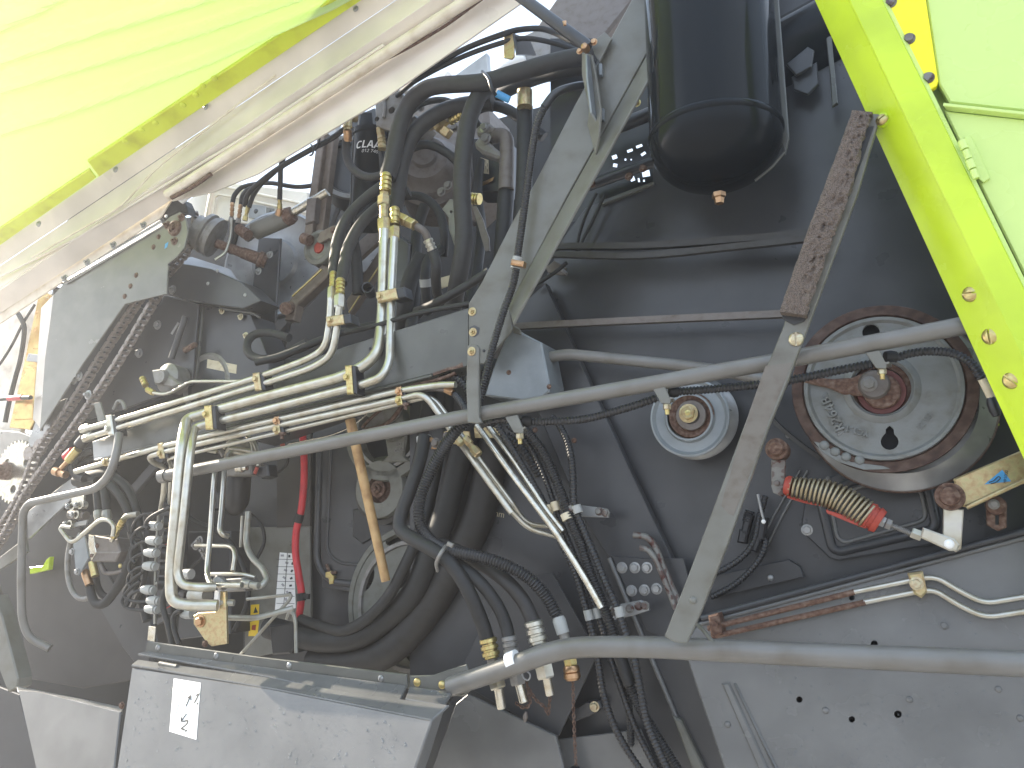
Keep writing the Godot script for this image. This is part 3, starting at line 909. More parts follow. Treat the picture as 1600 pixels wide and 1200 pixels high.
	part(ts, "nut", nut([1374, 813, -0.2], [1383, 817, -0.2], 9), M.galv)
	part(ts, "nut", nut([1384, 817.5, -0.2], [1393, 821, -0.2], 9), M.castgrey)
	part(ts, "threaded_rod", loom([[1390, 820], [1410, 828], [1428, 836]], -0.2, 4.5, 2.5), M.castgrey)
	part(ts, "rod_end", nut([1424, 832, -0.2], [1440, 838, -0.2], 9), M.tube)
	part(ts, "clevis", plate([[1442, 824], [1492, 842], [1500, 852], [1496, 861], [1484, 861], [1438, 840]], -0.215, 0.024, 0.003), M.tube)
	bolt(ts, 1483, 850, -0.215, 7.5, "dome", "white", 0, Vector3.ZERO, "pin")
	var lk := thing("left_link", "short flat grey link with rusty pivot left of the spring", "link")
	part(lk, "link", plate([[1205, 718], [1227, 718], [1228, 770], [1222, 776], [1208, 770], [1205, 760]], -0.19, 0.01, 0.002), M.flaky)
	part(lk, "pivot", turned(1214, 702, -0.19, NN, [[-30, 17], [6, 17], [8, 15], [8, 11], [16, 11], [18, 9], [18, 0]], 24), M.rust)
	bolt(lk, 1214, 755, -0.19, 5, "dome", "castbrown")
	var rl := thing("right_link", "pale zinc bell crank with round rusty pivot below lime beam", "link")
	part(rl, "link", plate([[1474, 792], [1506, 796], [1502, 858], [1494, 863], [1472, 850]], -0.19, 0.01, 0.002), M.tube)
	part(rl, "pivot", turned(1484, 776, -0.19, NN, [[-30, 20], [-2, 22], [6, 21], [6, 15], [14, 14], [16, 11], [16, 0]], 28), M.rust)
	var arm := thing("channel_arm", "broad zinc channel arm carrying a blue triangular sticker", "arm")
	part(arm, "channel", plate([[1490, 748], [1600, 702], [1700, 660], [1700, 710], [1600, 752], [1512, 793], [1498, 790]], -0.17, 0.01, 0.003), M.yzinc)
	part(arm, "edge", pipe([[1510, 793], [1602, 750], [1700, 705]], -0.18, 4), M.yzinc)
	var tri := part(arm, "sticker", plate([[1538, 757], [1566, 734], [1580, 752]], -0.1708, 0.001, 0.0), M.labelblue, "blue triangular sticker")
	part(tri, "sticker_mark", pipe([[1545, 754], [1553, 751], [1560, 744], [1564, 747], [1556, 754], [1548, 756]], -0.172, 0.7, 0.003, 6), M.ink)
	text(tri, "00014H", 1571, 745, -0.1722, 4.5, 105, "ink", 0.0003, 400)
	tri.set_meta("label", "blue triangular sticker with a grease gun mark")
	var adj := thing("slotted_adjuster", "small rusty slotted adjuster plate beside the bell crank", "adjuster")
	part(adj, "plate", plate([[1541, 796], [1573, 796], [1573, 824], [1560, 830], [1542, 820]], -0.15, 0.008, 0.002, [poly([[1555, 802], [1561, 802], [1561, 820], [1555, 820]], -0.15)]), M.rust)
	part(adj, "collar", turned(1556, 790, -0.15, NN, [[0, 15], [6, 14], [8, 10], [8, 0]], 24), M.rust)
	bolt(adj, 1553, 788, -0.165, 6, "hex", "castgrey")
	var cp := thing("ribbed_cover_plate", "dark grey cover plate with pressed rim behind the spring", "cover plate")
	var cpp := part(cp, "plate", plate([[1262, 760], [1320, 735], [1440, 745], [1464, 840], [1460, 850], [1310, 876], [1296, 872], [1252, 830], [1252, 815]], -0.02, 0.02, 0.003), M.dark)
	part(cpp, "pressed_rim", tubemesh(bent([[1285, 775], [1345, 745], [1448, 752], [1462, 818], [1455, 828], [1312, 862], [1300, 856], [1284, 790], [1285, 775]], -0.02, 0.02), 0.011, 10), M.dark)
	part(cpp, "pressed_rim", tubemesh(bent([[1297, 785], [1350, 757], [1438, 762], [1448, 812], [1320, 848], [1308, 840], [1297, 785]], -0.02, 0.02), 0.005, 8), M.panel)
	bolt(cpp, 1261, 828, -0.02, 6.5, "hex", "galv")
	var sg := thing("shadowed_wall_lugs", "small lugs and embossed marks on the wall left of the spring", "lugs")
	part(sg, "embossed_rib", pipe([[1262, 735], [1225, 800], [1194, 862]], -0.006, 2, 0.05, 8), M.panel)
	part(sg, "embossed_rib", pipe([[1250, 735], [1215, 795], [1186, 850]], -0.006, 1.6, 0.05, 8), M.panel)
	part(sg, "lug_plate", plate([[1110, 900], [1232, 874], [1250, 885], [1256, 902], [1110, 935]], -0.02, 0.02, 0.002), M.dark)
	bolt(sg, 1204, 903, -0.02, 5, "dome", "galv")
	bolt(sg, 1232, 680, -0.02, 5, "dome", "galv")
	bolt(sg, 1294, 748, -0.02, 4, "dome", "panel")
	# belts
	var gpp := "drive belts across the dark side wall"
	one("drive_belt", ribbon([[840, 390], [862, 386], [1012, 384], [1147, 375], [1230, 368], [1284, 363]], -0.09, 11), M.belt, "upper black drive belt running flat across the dark wall", "belt", gpp)
	one("drive_belt", ribbon([[840, 400], [862, 398], [1000, 400], [1147, 386], [1230, 377], [1280, 371]], -0.1, 10), M.belt, "black drive belt hanging just under the uppermost belt", "belt", gpp)
	one("drive_belt", ribbon([[790, 512], [812, 510], [950, 503], [1200, 492], [1243, 490]], -0.09, 11), M.castbrown, "brown worn drive belt crossing the wall above the second pipe", "belt", gpp)
	one("cross_pipe", pipe([[846, 561], [884, 553], [1075, 572], [1160, 585], [1230, 600]], -0.13, 9.5), M.railpaint, "short grey pipe passing behind the long rail beside the idler", "pipe")
	# lower tubes, pipe, clamps
	var gt := "thin twin tubes along the lower side panel"
	var u := thing("twin_tube", "upper rusty thin tube on the lower panel, ending bright", "tube", gt)
	part(u, "rusty_length", pipe([[1106, 982], [1335, 925]], -0.15, 4.6), M.rust)
	part(u, "bright_length", pipe([[1334, 925], [1432, 905], [1462, 901], [1500, 924], [1538, 943], [1604, 932], [2250, 820]], -0.15, 4.6, 0.03), M.tube)
	var u2 := thing("twin_tube", "lower rusty thin tube on the lower panel nearest the big pipe", "tube", gt)
	part(u2, "rusty_length", pipe([[1112, 995], [1352, 941]], -0.15, 4.6), M.rust)
	part(u2, "bright_length", pipe([[1350, 941], [1436, 924], [1460, 922], [1502, 948], [1540, 965], [1604, 955], [2250, 848]], -0.15, 4.6, 0.03), M.tube)
	var c1 := thing("tube_clamp", "rusty clamp holding the twin tubes beside the foam strut foot", "clamp", "clamps on the twin tubes")
	part(c1, "block", plate([[1106, 962], [1122, 958], [1128, 990], [1118, 996], [1110, 990]], -0.166, 0.05, 0.004), M.rust)
	bolt(c1, 1117, 976, -0.166, 6, "hex", "rust")
	var c2 := thing("tube_clamp", "yellow zinc clamp holding the twin tubes near the lower pipe", "clamp", "clamps on the twin tubes")
	part(c2, "block", plate([[1418, 896], [1442, 893], [1449, 925], [1440, 935], [1428, 928]], -0.166, 0.05, 0.004), M.yzinc)
	bolt(c2, 1432, 912, -0.166, 7.5, "hex", "zincbolt")
	var lp := thing("lower_guard_pipe", "long grey bent guard pipe across the bottom of the side", "pipe")
	part(lp, "pipe", tubemesh(bent([[704, 1073, -0.33], [800, 1041, -0.34], [880, 1011, -0.34], [1000, 1010, -0.34], [1200, 1020, -0.34], [2300, 1068, -0.34]], -0.33, 0.12), 0.0225, 20), M.railpaint)
	part(lp, "flange", plate([[700, 1062], [712, 1048], [728, 1040], [732, 1050], [736, 1078], [724, 1088], [708, 1088]], -0.325, 0.008, 0.002), M.strut)
	part(lp, "white_tag", turned(802, 1033, -0.34, P(820, 1027, -0.34) - P(780, 1043, -0.34), [[-8, 0], [-8, 15.6], [8, 15.6], [8, 0]], 24), M.white, "white sticker band round the pipe")
	part(lp, "welded_wire", pipe([[1086, 972, -0.3], [1104, 990, -0.34], [1118, 1010, -0.355]], 0.0, 3.2), M.strut)

func wall_details():
	var g := "thin cables left of the tank"
	one("thin_cable", hose([[932, 302], [918, 330], [907, 360], [900, 392]], -0.03, 2.6, 8), M.rubber, "left thin cable dropping from the slotted guard to belts", "cable", g)
	one("thin_cable", hose([[944, 306], [926, 345], [912, 372], [904, 392]], -0.03, 2.6, 8), M.rubber, "right thin cable dropping from the slotted guard to belts", "cable", g)
	var k := thing("rusty_cable_bracket", "small rusty cable bracket with stud beside the diagonal strut", "bracket")
	part(k, "bracket", plate([[852, 418], [866, 407], [884, 418], [882, 430], [866, 428], [856, 426]], -0.05, 0.008, 0.002), M.castbrown)
	part(k, "stud", spindle([876, 420, -0.06], [886, 428, -0.06], [[0, 3], [1, 2.6]], 10), M.galv)
	part(k, "cable", hose([[886, 410], [872, 422], [850, 437], [832, 448]], -0.08, 3.2, 8), M.rubber)
	one("lime_edge", plate([[1516, 676], [1560, 654], [1562, 664], [1522, 686]], -0.08, 0.01, 0.002), M.lime, "small lime sheet edge between large pulley and lime beam", "edge")
	one("lower_belt_run", ribbon([[1196, 640], [1216, 664], [1246, 690], [1282, 716]], -0.08, 7), M.belt, "black belt run under the rusty lever toward the left link", "belt")
	one("guide_brushes", plate([[1168, 668], [1180, 690], [1168, 720], [1152, 745], [1142, 740], [1150, 715], [1158, 690]], -0.01, 0.01, 0.002), M.blackmat, "ragged black rubber scrap on the wall left of strut", "rubber scrap")

func curve_plate(pts: Array, off: float, px: float) -> ArrayMesh:
	return hose(pts, off, px, 8)
func ribbon(pts: Array, off: float, px: float) -> ArrayMesh:           # a belt: broad towards the side, thinner in depth
	var path := curve(pts, off)
	var k := K(pts[1][0], pts[1][1], off)
	var rad := PackedFloat32Array()
	rad.resize(path.size())
	rad.fill(px * k * 0.62)
	var mb := MB.new()
	mb.sweep(path, rad, 4, true, true, Vector3.UP + NN)
	return mb.mesh()
# ---------------------------------------------------------------- left side: shield, chain, sprockets
func chain(t: Node3D, pts: Array, off: float, pitch_px: float, width_px: float):
	var k := K(pts[1][0], pts[1][1], off)
	var path := even(curve(pts, off, 12), pitch_px * k)
	var w := width_px * k
	var kinds := []
	for kind in 2:
		var mb := MB.new()
		var l := pitch_px * k
		for s in [-1.0, 1.0]:
			var z: float = s * w * (0.5 if kind == 0 else 0.36)
			var o := PackedVector3Array()
			for i in 16:
				var a := TAU * i / 16
				var cx := l * 0.5 * signf(cos(a))
				var rr := l * 0.44 * (1.0 - 0.28 * pow(absf(sin(a)), 6.0))
				o.append(Vector3(cx + cos(a) * rr, sin(a) * rr, z + w * 0.05))
			mb.prism(o, Vector3(0, 0, 1), w * 0.1, 0.0006)
		for s in [-0.5, 0.5]:
			mb.lathe(Vector3(l * s, 0, 0), Vector3(0, 0, 1), [[-w * 0.42, 0], [-w * 0.42, l * 0.3], [w * 0.42, l * 0.3], [w * 0.42, 0]] if kind == 1 else [[-w * 0.62, 0], [-w * 0.62, l * 0.15], [w * 0.62, l * 0.15], [w * 0.62, 0]], 10)
		kinds.append(mb.mesh())
	for i in path.size() - 1:
		var d := (path[i + 1] - path[i]).normalized()
		var side := (NN - d * NN.dot(d)).normalized()
		var o := part(t, "link", kinds[i % 2], M.chain)
		o.transform = Transform3D(Basis(d, side.cross(d), side), (path[i] + path[i + 1]) * 0.5)
func sprocket(x: float, y: float, off: float, r: float, teeth: int, th: float, hole := 0.0) -> ArrayMesh:
	var o := PackedVector3Array()
	var c := P(x, y, off)
	var k := K(x, y, off)
	for i in teeth * 4:
		var a := TAU * i / (teeth * 4)
		var rr: float = r * [0.9, 0.93, 1.0, 1.0][i % 4]
		o.append(c + (EX * cos(a) + Vector3.UP * sin(a)) * rr * k)
	var hs := []
	if hole > 0:
		for i in 3:
			var q := PackedVector3Array()
			for j in 12: q.append(c + (EX * (cos(TAU * i / 3 + 0.5) * 0.55 * r + cos(TAU * j / 12) * hole) + Vector3.UP * (sin(TAU * i / 3 + 0.5) * 0.55 * r + sin(TAU * j / 12) * hole)) * k)
			hs.append(q)
	var mb := MB.new()
	mb.prism(o, NN, th, 0.0, hs)
	return mb.mesh()
func left_side():
	var sh := thing("chain_shield", "large pale grey side shield with rounded rusty end at upper left", "shield")
	var shs := part(sh, "sheet", plate([[84, 460], [100, 442], [250, 352], [266, 338], [281, 331], [290, 340], [293, 362], [288, 386], [275, 402], [262, 412], [260, 459], [195, 475], [128, 570], [62, 673], [70, 560]], -0.12, 0.006, 0.0015), M.shield)
	part(sh, "folded_edge", plate([[84, 460, -0.12], [70, 560, -0.12], [62, 673, -0.12], [50, 655, -0.05], [60, 480, -0.05]], 0.0, 0.005, 0.001), M.dark)
	part(sh, "top_flange", plate([[250, 343, -0.1], [254, 351, -0.13], [102, 443, -0.13], [92, 436, -0.1]], 0.0, 0.005, 0.001), M.galv)
	for b in [[225, 352], [178, 383], [137, 410], [102, 435]]: bolt(shs, b[0], b[1], -0.135, 4, "stud", "galv")
	for b in [[248, 370], [240, 386], [213, 430], [204, 447], [195, 463]]: bolt(shs, b[0], b[1], -0.12, 4.2, "dome", "rust")
	for b in [[284, 340], [273, 377], [262, 352]]: bolt(shs, b[0], b[1], -0.12, 4.5, "stud", "rust")
	part(sh, "bearing", turned(274, 357, -0.12, NN, [[0, 13], [4, 12], [6, 8], [4, 7], [4, 4], [9, 4], [9, 0]], 24), M.rust)
	part(shs, "blue_mark", plate([[258, 381], [263, 378], [261, 386], [257, 389]], -0.1206, 0.001, 0.0), M.labelblue)
	var ch := thing("drive_chain", "greasy double run roller chain descending behind the pale shield", "chain")
	chain(ch, [[222, 462], [160, 555], [107, 640], [60, 705], [34, 770], [4, 820], [-30, 870]], -0.08, 9.6, 13.0)
	chain(ch, [[246, 462], [185, 565], [135, 640], [78, 720], [45, 765], [8, 835], [-30, 890]], -0.08, 9.6, 13.0)
	chain(ch, [[262, 428], [276, 412], [288, 398], [297, 380], [303, 362], [306, 342], [302, 326]], -0.04, 9.6, 12.0)
	var tp := thing("tensioner_bracket", "white sunlit tensioner bracket beside the lower chain run", "bracket")
	part(tp, "plate", plate([[62, 640], [104, 622], [88, 664], [68, 700], [50, 706], [44, 690]], -0.05, 0.006, 0.001), M.galv)
	part(tp, "roller", sprocket(59, 698, -0.07, 13, 12, 0.02), M.chain)
	part(tp, "roller", sprocket(43, 708, -0.07, 11, 10, 0.02), M.chain)
	bolt(tp, 116, 594, -0.1, 5, "stud", "galv")
	bolt(tp, 124, 588, -0.1, 5, "stud", "galv")
	bolt(tp, 138, 617, -0.1, 5, "stud", "galv")
	var s := thing("chain_sprocket", "bright toothed sprocket wheel with rusty hub at the left edge", "sprocket")
	part(s, "wheel", sprocket(24, 737, -0.03, 50, 34, 0.012, 7.0), M.bright)
	part(s, "hub", turned(10, 736, -0.03, NN, [[0, 14], [6, 14], [8, 10], [40, 9], [42, 7], [42, 0]], 20), M.rust)
	# parts to the far left
	var lp := thing("left_end_panel", "pale beige end panel at the left edge behind black cables", "side panel")
	part(lp, "sheet", plate([[-80, 560], [0, 488], [62, 452], [52, 520], [30, 690], [-80, 700]], 0.1, 0.02, 0.002), M.beigelight)
	var lamp := thing("zinc_housing", "upright yellow zinc housing with rounded panels beside the pale shield", "housing")
	part(lamp, "body", plate([[62, 452], [82, 462], [58, 560], [52, 660], [46, 672], [14, 668], [30, 600]], 0.0, 0.03, 0.003), M.iridescent)
	part(lamp, "panel", plate([[68, 462], [78, 466], [60, 545], [50, 545]], -0.006, 0.008, 0.003), M.iridescent)
	part(lamp, "panel", plate([[40, 572], [56, 574], [50, 655], [22, 656]], -0.006, 0.008, 0.003), M.iridescent)
	part(lamp, "cross_strip", plate([[44, 552], [60, 554], [58, 566], [40, 564]], -0.008, 0.01, 0.002), M.galv)
	var cb := "black cables on the left end panel"
	one("cable", hose([[4, 498], [22, 486], [34, 500], [38, 515], [32, 560], [24, 590], [14, 630], [8, 660]], 0.06, 3.6, 8), M.rubber, "thick black cable hanging down the pale left end panel", "cable", cb)
	one("cable", hose([[54, 476], [36, 505], [18, 540], [0, 568], [-20, 590]], 0.07, 2.2, 8), M.rubber, "thin black cable slanting across the pale left end panel", "cable", cb)
	var rc := thing("red_banded_cable", "short black cable with a red band below the cables at left", "cable")
	part(rc, "cable", hose([[-20, 625, -0.02], [20, 622, -0.05], [48, 621, -0.07]], 0.0, 3.5, 8), M.rubber)
	part(rc, "red_band", spindle([14, 622.5, -0.045], [35, 621, -0.06], [[0, 4.3], [1, 4.3]]), M.red)
	one("grey_shelf", plate([[-60, 668, 0.05], [24, 676, -0.02], [70, 690, -0.02], [20, 730, 0.05], [-60, 720, 0.1]], 0.0, 0.01, 0.002), M.galv, "pale grey shelf sheet above the bright sprocket", "shelf")
	# boxes behind the chain
	var bx := thing("gearbox_cover", "dark grey bolted cover box right of the shield end", "cover")
	var bxf := part(bx, "face", plate([[262, 408], [300, 414], [330, 420], [376, 440], [408, 470], [380, 482], [306, 472], [262, 460]], 0.0, 0.1, 0.003), M.dark)
	part(bx, "upper_face", plate([[262, 408, 0.0], [300, 414, 0.0], [376, 440, 0.0], [360, 418, 0.12], [300, 395, 0.12]], 0.0, 0.005, 0.001), M.dark)
	for b in [[273, 419], [270, 453]]: bolt(bxf, b[0], b[1], 0.0, 5, "stud", "galv")
	for b in [[325, 443], [383, 461], [340, 423]]: bolt(bxf, b[0], b[1], 0.0, 3, "dome", "galv")
	var vb := thing("upright_control_box", "tall dark box with pale edge and small plate label", "box")
	part(vb, "face", plate([[309, 474], [392, 492], [420, 560], [420, 620], [298, 620], [303, 540]], 0.06, 0.12, 0.003), M.dark)
	part(vb, "pale_edge", plate([[309, 474, 0.05], [317, 476, 0.05], [306, 594, 0.05], [297, 592, 0.05]], 0.0, 0.02, 0.002), M.beam)
	var vbl := part(vb, "label", plate([[324, 561], [370, 570], [369, 584], [323, 575]], 0.059, 0.001, 0.0), M.cream)
	part(vbl, "print", plate([[348, 568], [358, 570], [358, 571], [348, 569]], 0.0582, 0.0006, 0.0), M.fadedprint)
	for b in [[347, 486], [376, 495], [384, 524], [396, 470]]: bolt(vb, b[0], b[1], 0.05, 3.5, "stud", "zincbolt")
	part(vb, "lip", pipe([[343, 482], [396, 489], [406, 496]], 0.05, 2.2), M.beam)
	var ip := thing("inner_chain_plate", "shadowed grey plate behind the chain with two pale washers", "plate")
	part(ip, "plate", plate([[258, 462], [310, 475], [300, 600], [190, 640], [120, 660], [200, 545]], 0.03, 0.01, 0.002), M.dark)
	for b in [[247, 508], [218, 552]]: bolt(ip, b[0], b[1], 0.03, 5.5, "hex", "galv")
	part(ip, "rod", pipe([[290, 495], [278, 530], [268, 560]], 0.0, 5), M.dark)
	part(ip, "pale_mark", plate([[277, 503], [280, 505], [269, 523], [266, 521]], 0.026, 0.003), M.galv)
	part(ip, "wheel_edge", turned(322, 600, 0.06, NN, [[-10, 50], [0, 50], [2, 46], [0, 40]], 40), M.castgrey)
	part(ip, "spring", loom([[288, 548], [306, 538]], 0.0, 5, 5), M.rust)
	var pm := thing("small_pump", "small dark cast pump with brass union above the steel tubes", "pump")
	part(pm, "body", turned(258, 590, -0.05, NN, [[-30, 0], [-30, 22], [-4, 24], [0, 20], [2, 12], [10, 10], [10, 0]], 20), M.castgrey)
	part(pm, "body", plate([[236, 578], [250, 576], [282, 600], [270, 606], [240, 600]], -0.06, 0.04, 0.006), M.castgrey)
	part(pm, "union", crimp([222, 590, -0.07], [228, 603, -0.07], 5, 3), M.brass)
	part(pm, "union", nut([230, 608, -0.07], [240, 614, -0.07], 5), M.brass)
	part(pm, "pipe", pipe([[240, 614], [262, 617], [290, 600], [300, 596], [340, 596], [380, 596]], -0.09, 2.8), M.tube)
	part(pm, "hook", pipe([[178, 640], [184, 626], [192, 628], [196, 640]], -0.2, 3.0), M.railpaint)
	var fl := thing("hanging_flat_strip", "short grey flat strip above the left tube ends", "strip")
	part(fl, "strip", plate([[146, 630], [156, 628], [164, 656], [153, 660]], -0.24, 0.006, 0.001), M.strut)
	# top end of the shield, shaft and clutch
	var tb := thing("rubber_end_block", "ragged black rubber block at the lower end of beige frame", "rubber block")
	part(tb, "block", plate([[247, 318], [264, 306], [276, 310], [286, 312], [291, 322], [293, 334], [280, 330], [264, 338], [256, 345], [250, 338]], -0.09, 0.04, 0.004), M.rubber)
	bolt(tb, 268, 308, -0.1, 7, "hex", "rust")
	bolt(tb, 260, 338, -0.095, 3, "dome", "white")
	part(tb, "white_strip", plate([[276, 312], [336, 270], [340, 273], [284, 318]], -0.1, 0.006), M.white)
	var cl := thing("slip_clutch", "grey stepped clutch drums on a rusty shaft right of shield", "clutch")
	var ax := (P(392, 400, 0.1) - P(318, 360, 0.0)).normalized()
	part(cl, "drum", turned(306, 360, -0.02, ax, [[0, 0], [0, 26], [16, 27], [16, 22], [26, 22]], 32), M.castgrey)
	part(cl, "drum", turned(318, 362, 0.0, ax, [[0, 22], [2, 32], [8, 33], [10, 29], [14, 29], [16, 33], [22, 32], [24, 20], [24, 0]], 36), M.castgrey)
	part(cl, "shaft", spindle([338, 380, 0.03], [404, 404, 0.12], [[0, 7], [0.6, 8], [0.62, 9], [1, 10]]), M.rust)
	part(cl, "shaft_end", spindle([404, 404, 0.12], [416, 409, 0.14], [[0, 13], [0.5, 13], [0.55, 11], [1, 11]]), M.rust)
	bolt(cl, 422, 398, 0.12, 4, "stud", "galv")
	bolt(cl, 404, 424, 0.12, 4, "stud", "galv")
	part(cl, "coil", loom([[373, 357], [388, 368]], 0.05, 9, 4), M.rust)
# ---------------------------------------------------------------- engine bay
func engine_bay():
	var bp := thing("beige_inner_panel", "beige inner panel with a moulded frame behind the clutch", "panel")
	part(bp, "sheet", plate([[285, 320], [338, 280], [362, 286], [480, 300], [480, 380], [400, 352], [320, 338], [290, 330]], 0.6, 0.02, 0.002), M.beige)
	part(bp, "moulding", pipe([[322, 340], [330, 296], [338, 290], [360, 294], [480, 320]], 0.58, 2.2, 0.03), M.beigelight)
	part(bp, "moulding", pipe([[331, 342], [336, 308], [342, 304], [370, 309], [480, 333]], 0.58, 1.8, 0.03), M.beigelight)
	part(bp, "control_plate", plate([[388, 318], [415, 322], [415, 344], [388, 340]], 0.57, 0.01, 0.002), M.galv)
	bolt(bp, 400, 330, 0.57, 4, "dome", "dark")
	var bws := part(bp, "warning_sticker", plate([[416, 324], [429, 326], [429, 338], [416, 336]], 0.569, 0.001, 0.0), M.strut)
	part(bws, "sticker_mark", plate([[422.5, 327], [427, 336], [418, 335]], 0.5675, 0.0005, 0.0), M.ink)
	var cy := thing("hydraulic_cylinder", "grey hydraulic cylinder with bright rod pointing up to the right", "cylinder")
	part(cy, "barrel", spindle([396, 362, 0.1], [452, 338, 0.12], [[0, 10], [0.05, 14], [0.9, 14], [0.92, 12], [1, 12]], 24), M.strut)
	part(cy, "rod", spindle([448, 338, 0.12], [512, 300, 0.14], [[0, 7], [1, 7]], 18), M.bright)
	part(cy, "gland", spindle([446, 341, 0.118], [458, 334, 0.122], [[0, 13.5], [0.5, 14], [1, 12]], 20), M.rust)
	part(cy, "eye", spindle([384, 370, 0.1], [398, 361, 0.1], [[0, 9], [1, 9]], 16), M.castbrown)
	part(cy, "port", spindle([436, 336, 0.09], [438, 326, 0.08], [[0, 7], [0.5, 6], [1, 4.5]], 12), M.copper)
	part(cy, "port_ferrule", crimp([437, 327, 0.08], [437, 312, 0.07], 4, 1), M.brass)
	var dw := thing("grey_drum_wheel", "large plain grey drum wheel behind the clutch shaft", "wheel")
	part(dw, "disc", turned(430, 412, 0.3, (NN + EX * 0.25).normalized(), [[-14, 0], [-14, 84], [-10, 88], [0, 88], [2, 84], [-2, 78], [2, 40], [8, 36], [8, 0]], 56), M.galv)
	part(dw, "guard", plate([[404, 370], [438, 372], [430, 500], [400, 540], [394, 450]], 0.18, 0.01, 0.003), M.dark)
	var ar := thing("rusty_tension_arm", "pair of rusty brown upright tension bars above the idler roller", "arm")
	part(ar, "bar", plate([[496, 208], [508, 206], [486, 372], [474, 370]], 0.12, 0.03, 0.003), M.brownsteel)
	part(ar, "bar", plate([[512, 215], [522, 210], [502, 378], [488, 378]], 0.14, 0.03, 0.003), M.brownsteel)
	part(ar, "collar", plate([[479, 310], [494, 308], [490, 345], [476, 350]], 0.11, 0.04, 0.003), M.castbrown)
	part(ar, "bracket", plate([[500, 362], [520, 352], [527, 352], [528, 366], [520, 378], [514, 372], [500, 380], [495, 378]], 0.1, 0.012, 0.002), M.brownsteel)
	bolt(ar, 521, 360, 0.1, 4, "hex", "rust")
	part(ar, "foot", spindle([474, 372, 0.1], [484, 376, 0.1], [[0, 9], [1, 9]]), M.rust)
	var sb := thing("silver_frame_bar", "bright silver upright bar between beige frame and oil filter", "bar")
	part(sb, "bar", plate([[514, 196], [526, 188], [506, 330], [494, 330]], 0.3, 0.03, 0.004), M.galv)
	part(sb, "bar", plate([[504, 196], [509, 192], [494, 290], [488, 290]], 0.34, 0.03, 0.004), M.galv)
	var ir := thing("idler_roller", "small grey idler roller with a red bearing seal", "roller")
	part(ir, "roller", turned(497, 386, 0.12, NN, [[-30, 28], [-10, 26], [-4, 29], [0, 28], [2, 22], [-2, 18], [-2, 10]], 36), M.spoked)
	part(ir, "bearing", turned(497, 386, 0.12, NN, [[-8, 19], [-2, 17], [-4, 9], [-1, 8], [-1, 0]], 24), M.redplastic)
	part(ir, "rear_roller", turned(506, 392, 0.2, NN, [[-30, 28], [-4, 28], [0, 26], [0, 0]], 36), M.castbrown)
	var la := thing("lower_rusty_arm", "rusty brown lever arm slanting below the idler roller", "arm")
	part(la, "bar", plate([[504, 412], [520, 424], [464, 476], [458, 500], [444, 500], [446, 478], [458, 460]], 0.14, 0.04, 0.004), M.brownsteel)
	part(la, "bright_edge", pipe([[457, 463], [503, 421]], 0.125, 1.6), M.brass)
	part(la, "pivot", spindle([446, 482, 0.1], [456, 480, 0.16], [[0, 10], [1, 10]]), M.rust)
	var fa := thing("long_rusty_brace", "long rusty brace with round tube end behind the steel tubes", "brace")
	part(fa, "brace", plate([[592, 390], [598, 406], [572, 452], [545, 492], [540, 470], [566, 430]], 0.3, 0.03, 0.004), M.brownsteel)
	part(fa, "bright_edge", pipe([[593, 415], [545, 488]], 0.28, 1.2), M.brass)
	part(fa, "tube_end", turned(574, 449, 0.22, (NN + EX * 0.5).normalized(), [[-30, 9], [0, 9], [0, 7], [-20, 6.5], [-20, 0]], 24), M.dark)
	part(fa, "upper_plate", plate([[540, 395], [596, 345], [600, 370], [556, 410]], 0.34, 0.02, 0.003), M.brownsteel)
	part(fa, "pale_plate", plate([[556, 384], [596, 374], [592, 415], [566, 426]], 0.42, 0.01, 0.002), M.galv)
	# filter
	var f := thing("oil_filter", "black oil filter canister with white lettering under a brass elbow", "filter")
	var can := part(f, "canister", turned(575, 336, 0.14, Vector3.UP, [[-20, 0], [-20, 26], [-10, 29], [128, 29], [130, 31], [138, 31], [140, 24], [162, 22], [164, 0]], 40), M.black)
	part(f, "head", plate([[546, 176], [556, 167], [570, 174], [584, 168], [592, 186], [592, 200], [545, 200]], 0.1, 0.09, 0.004), M.blackmat)
	bend_text(can, "CLAAS", 575, 240, 0.14, 27.5, 12.5, 0.0, "white", 800)
	bend_text(can, "012 740.1", 575, 250, 0.14, 27.5, 5.5, 0.08, "white", 400)
	var f2 := thing("second_filter", "wide dark round filter bowl half hidden behind the oil filter", "filter")
	part(f2, "bowl", turned(548, 262, 0.4, (NN + EX * 0.6).normalized(), [[-60, 50], [-4, 50], [0, 46], [0, 42], [-4, 40], [-4, 0]], 40), M.blackmat)
	part(f2, "rim", turned(548, 262, 0.38, (NN + EX * 0.6).normalized(), [[0, 54], [6, 53], [6, 46], [0, 45]], 40), M.castgrey)
	# valve and pump castings
	var vb := thing("cast_valve_block", "pale grey cast valve block with four bolt recesses at top", "valve")
	var hs := []
	for h in [[612, 140, 6], [590, 156, 5], [612, 172, 6], [589, 186, 4.5]]: hs.append(disc(h[0], h[1], 0.0, h[2], 12))
	part(vb, "body", plate([[585, 152], [594, 140], [607, 134], [622, 138], [630, 148], [626, 168], [620, 184], [611, 204], [598, 200], [587, 196]], 0.0, 0.04, 0.004, hs), M.castgrey)
	part(vb, "back", plate([[588, 152], [607, 138], [626, 148], [616, 186], [608, 200], [590, 194]], 0.028, 0.09, 0.002), M.castbrown)
	part(vb, "casting_rib", pipe([[600, 184], [602, 170], [600, 158], [606, 150]], -0.002, 3), M.castgrey)
	for h in [[612, 140, 4], [612, 172, 4]]: bolt(vb, h[0], h[1], 0.024, h[2], "hex", "rust")
	part(vb, "union", nut([594, 200, 0.02], [596, 214, 0.02], 7), M.yzinc)
	part(vb, "ferrule", crimp([596, 213, 0.02], [597, 234, 0.02], 6.5, 3), M.yzinc)
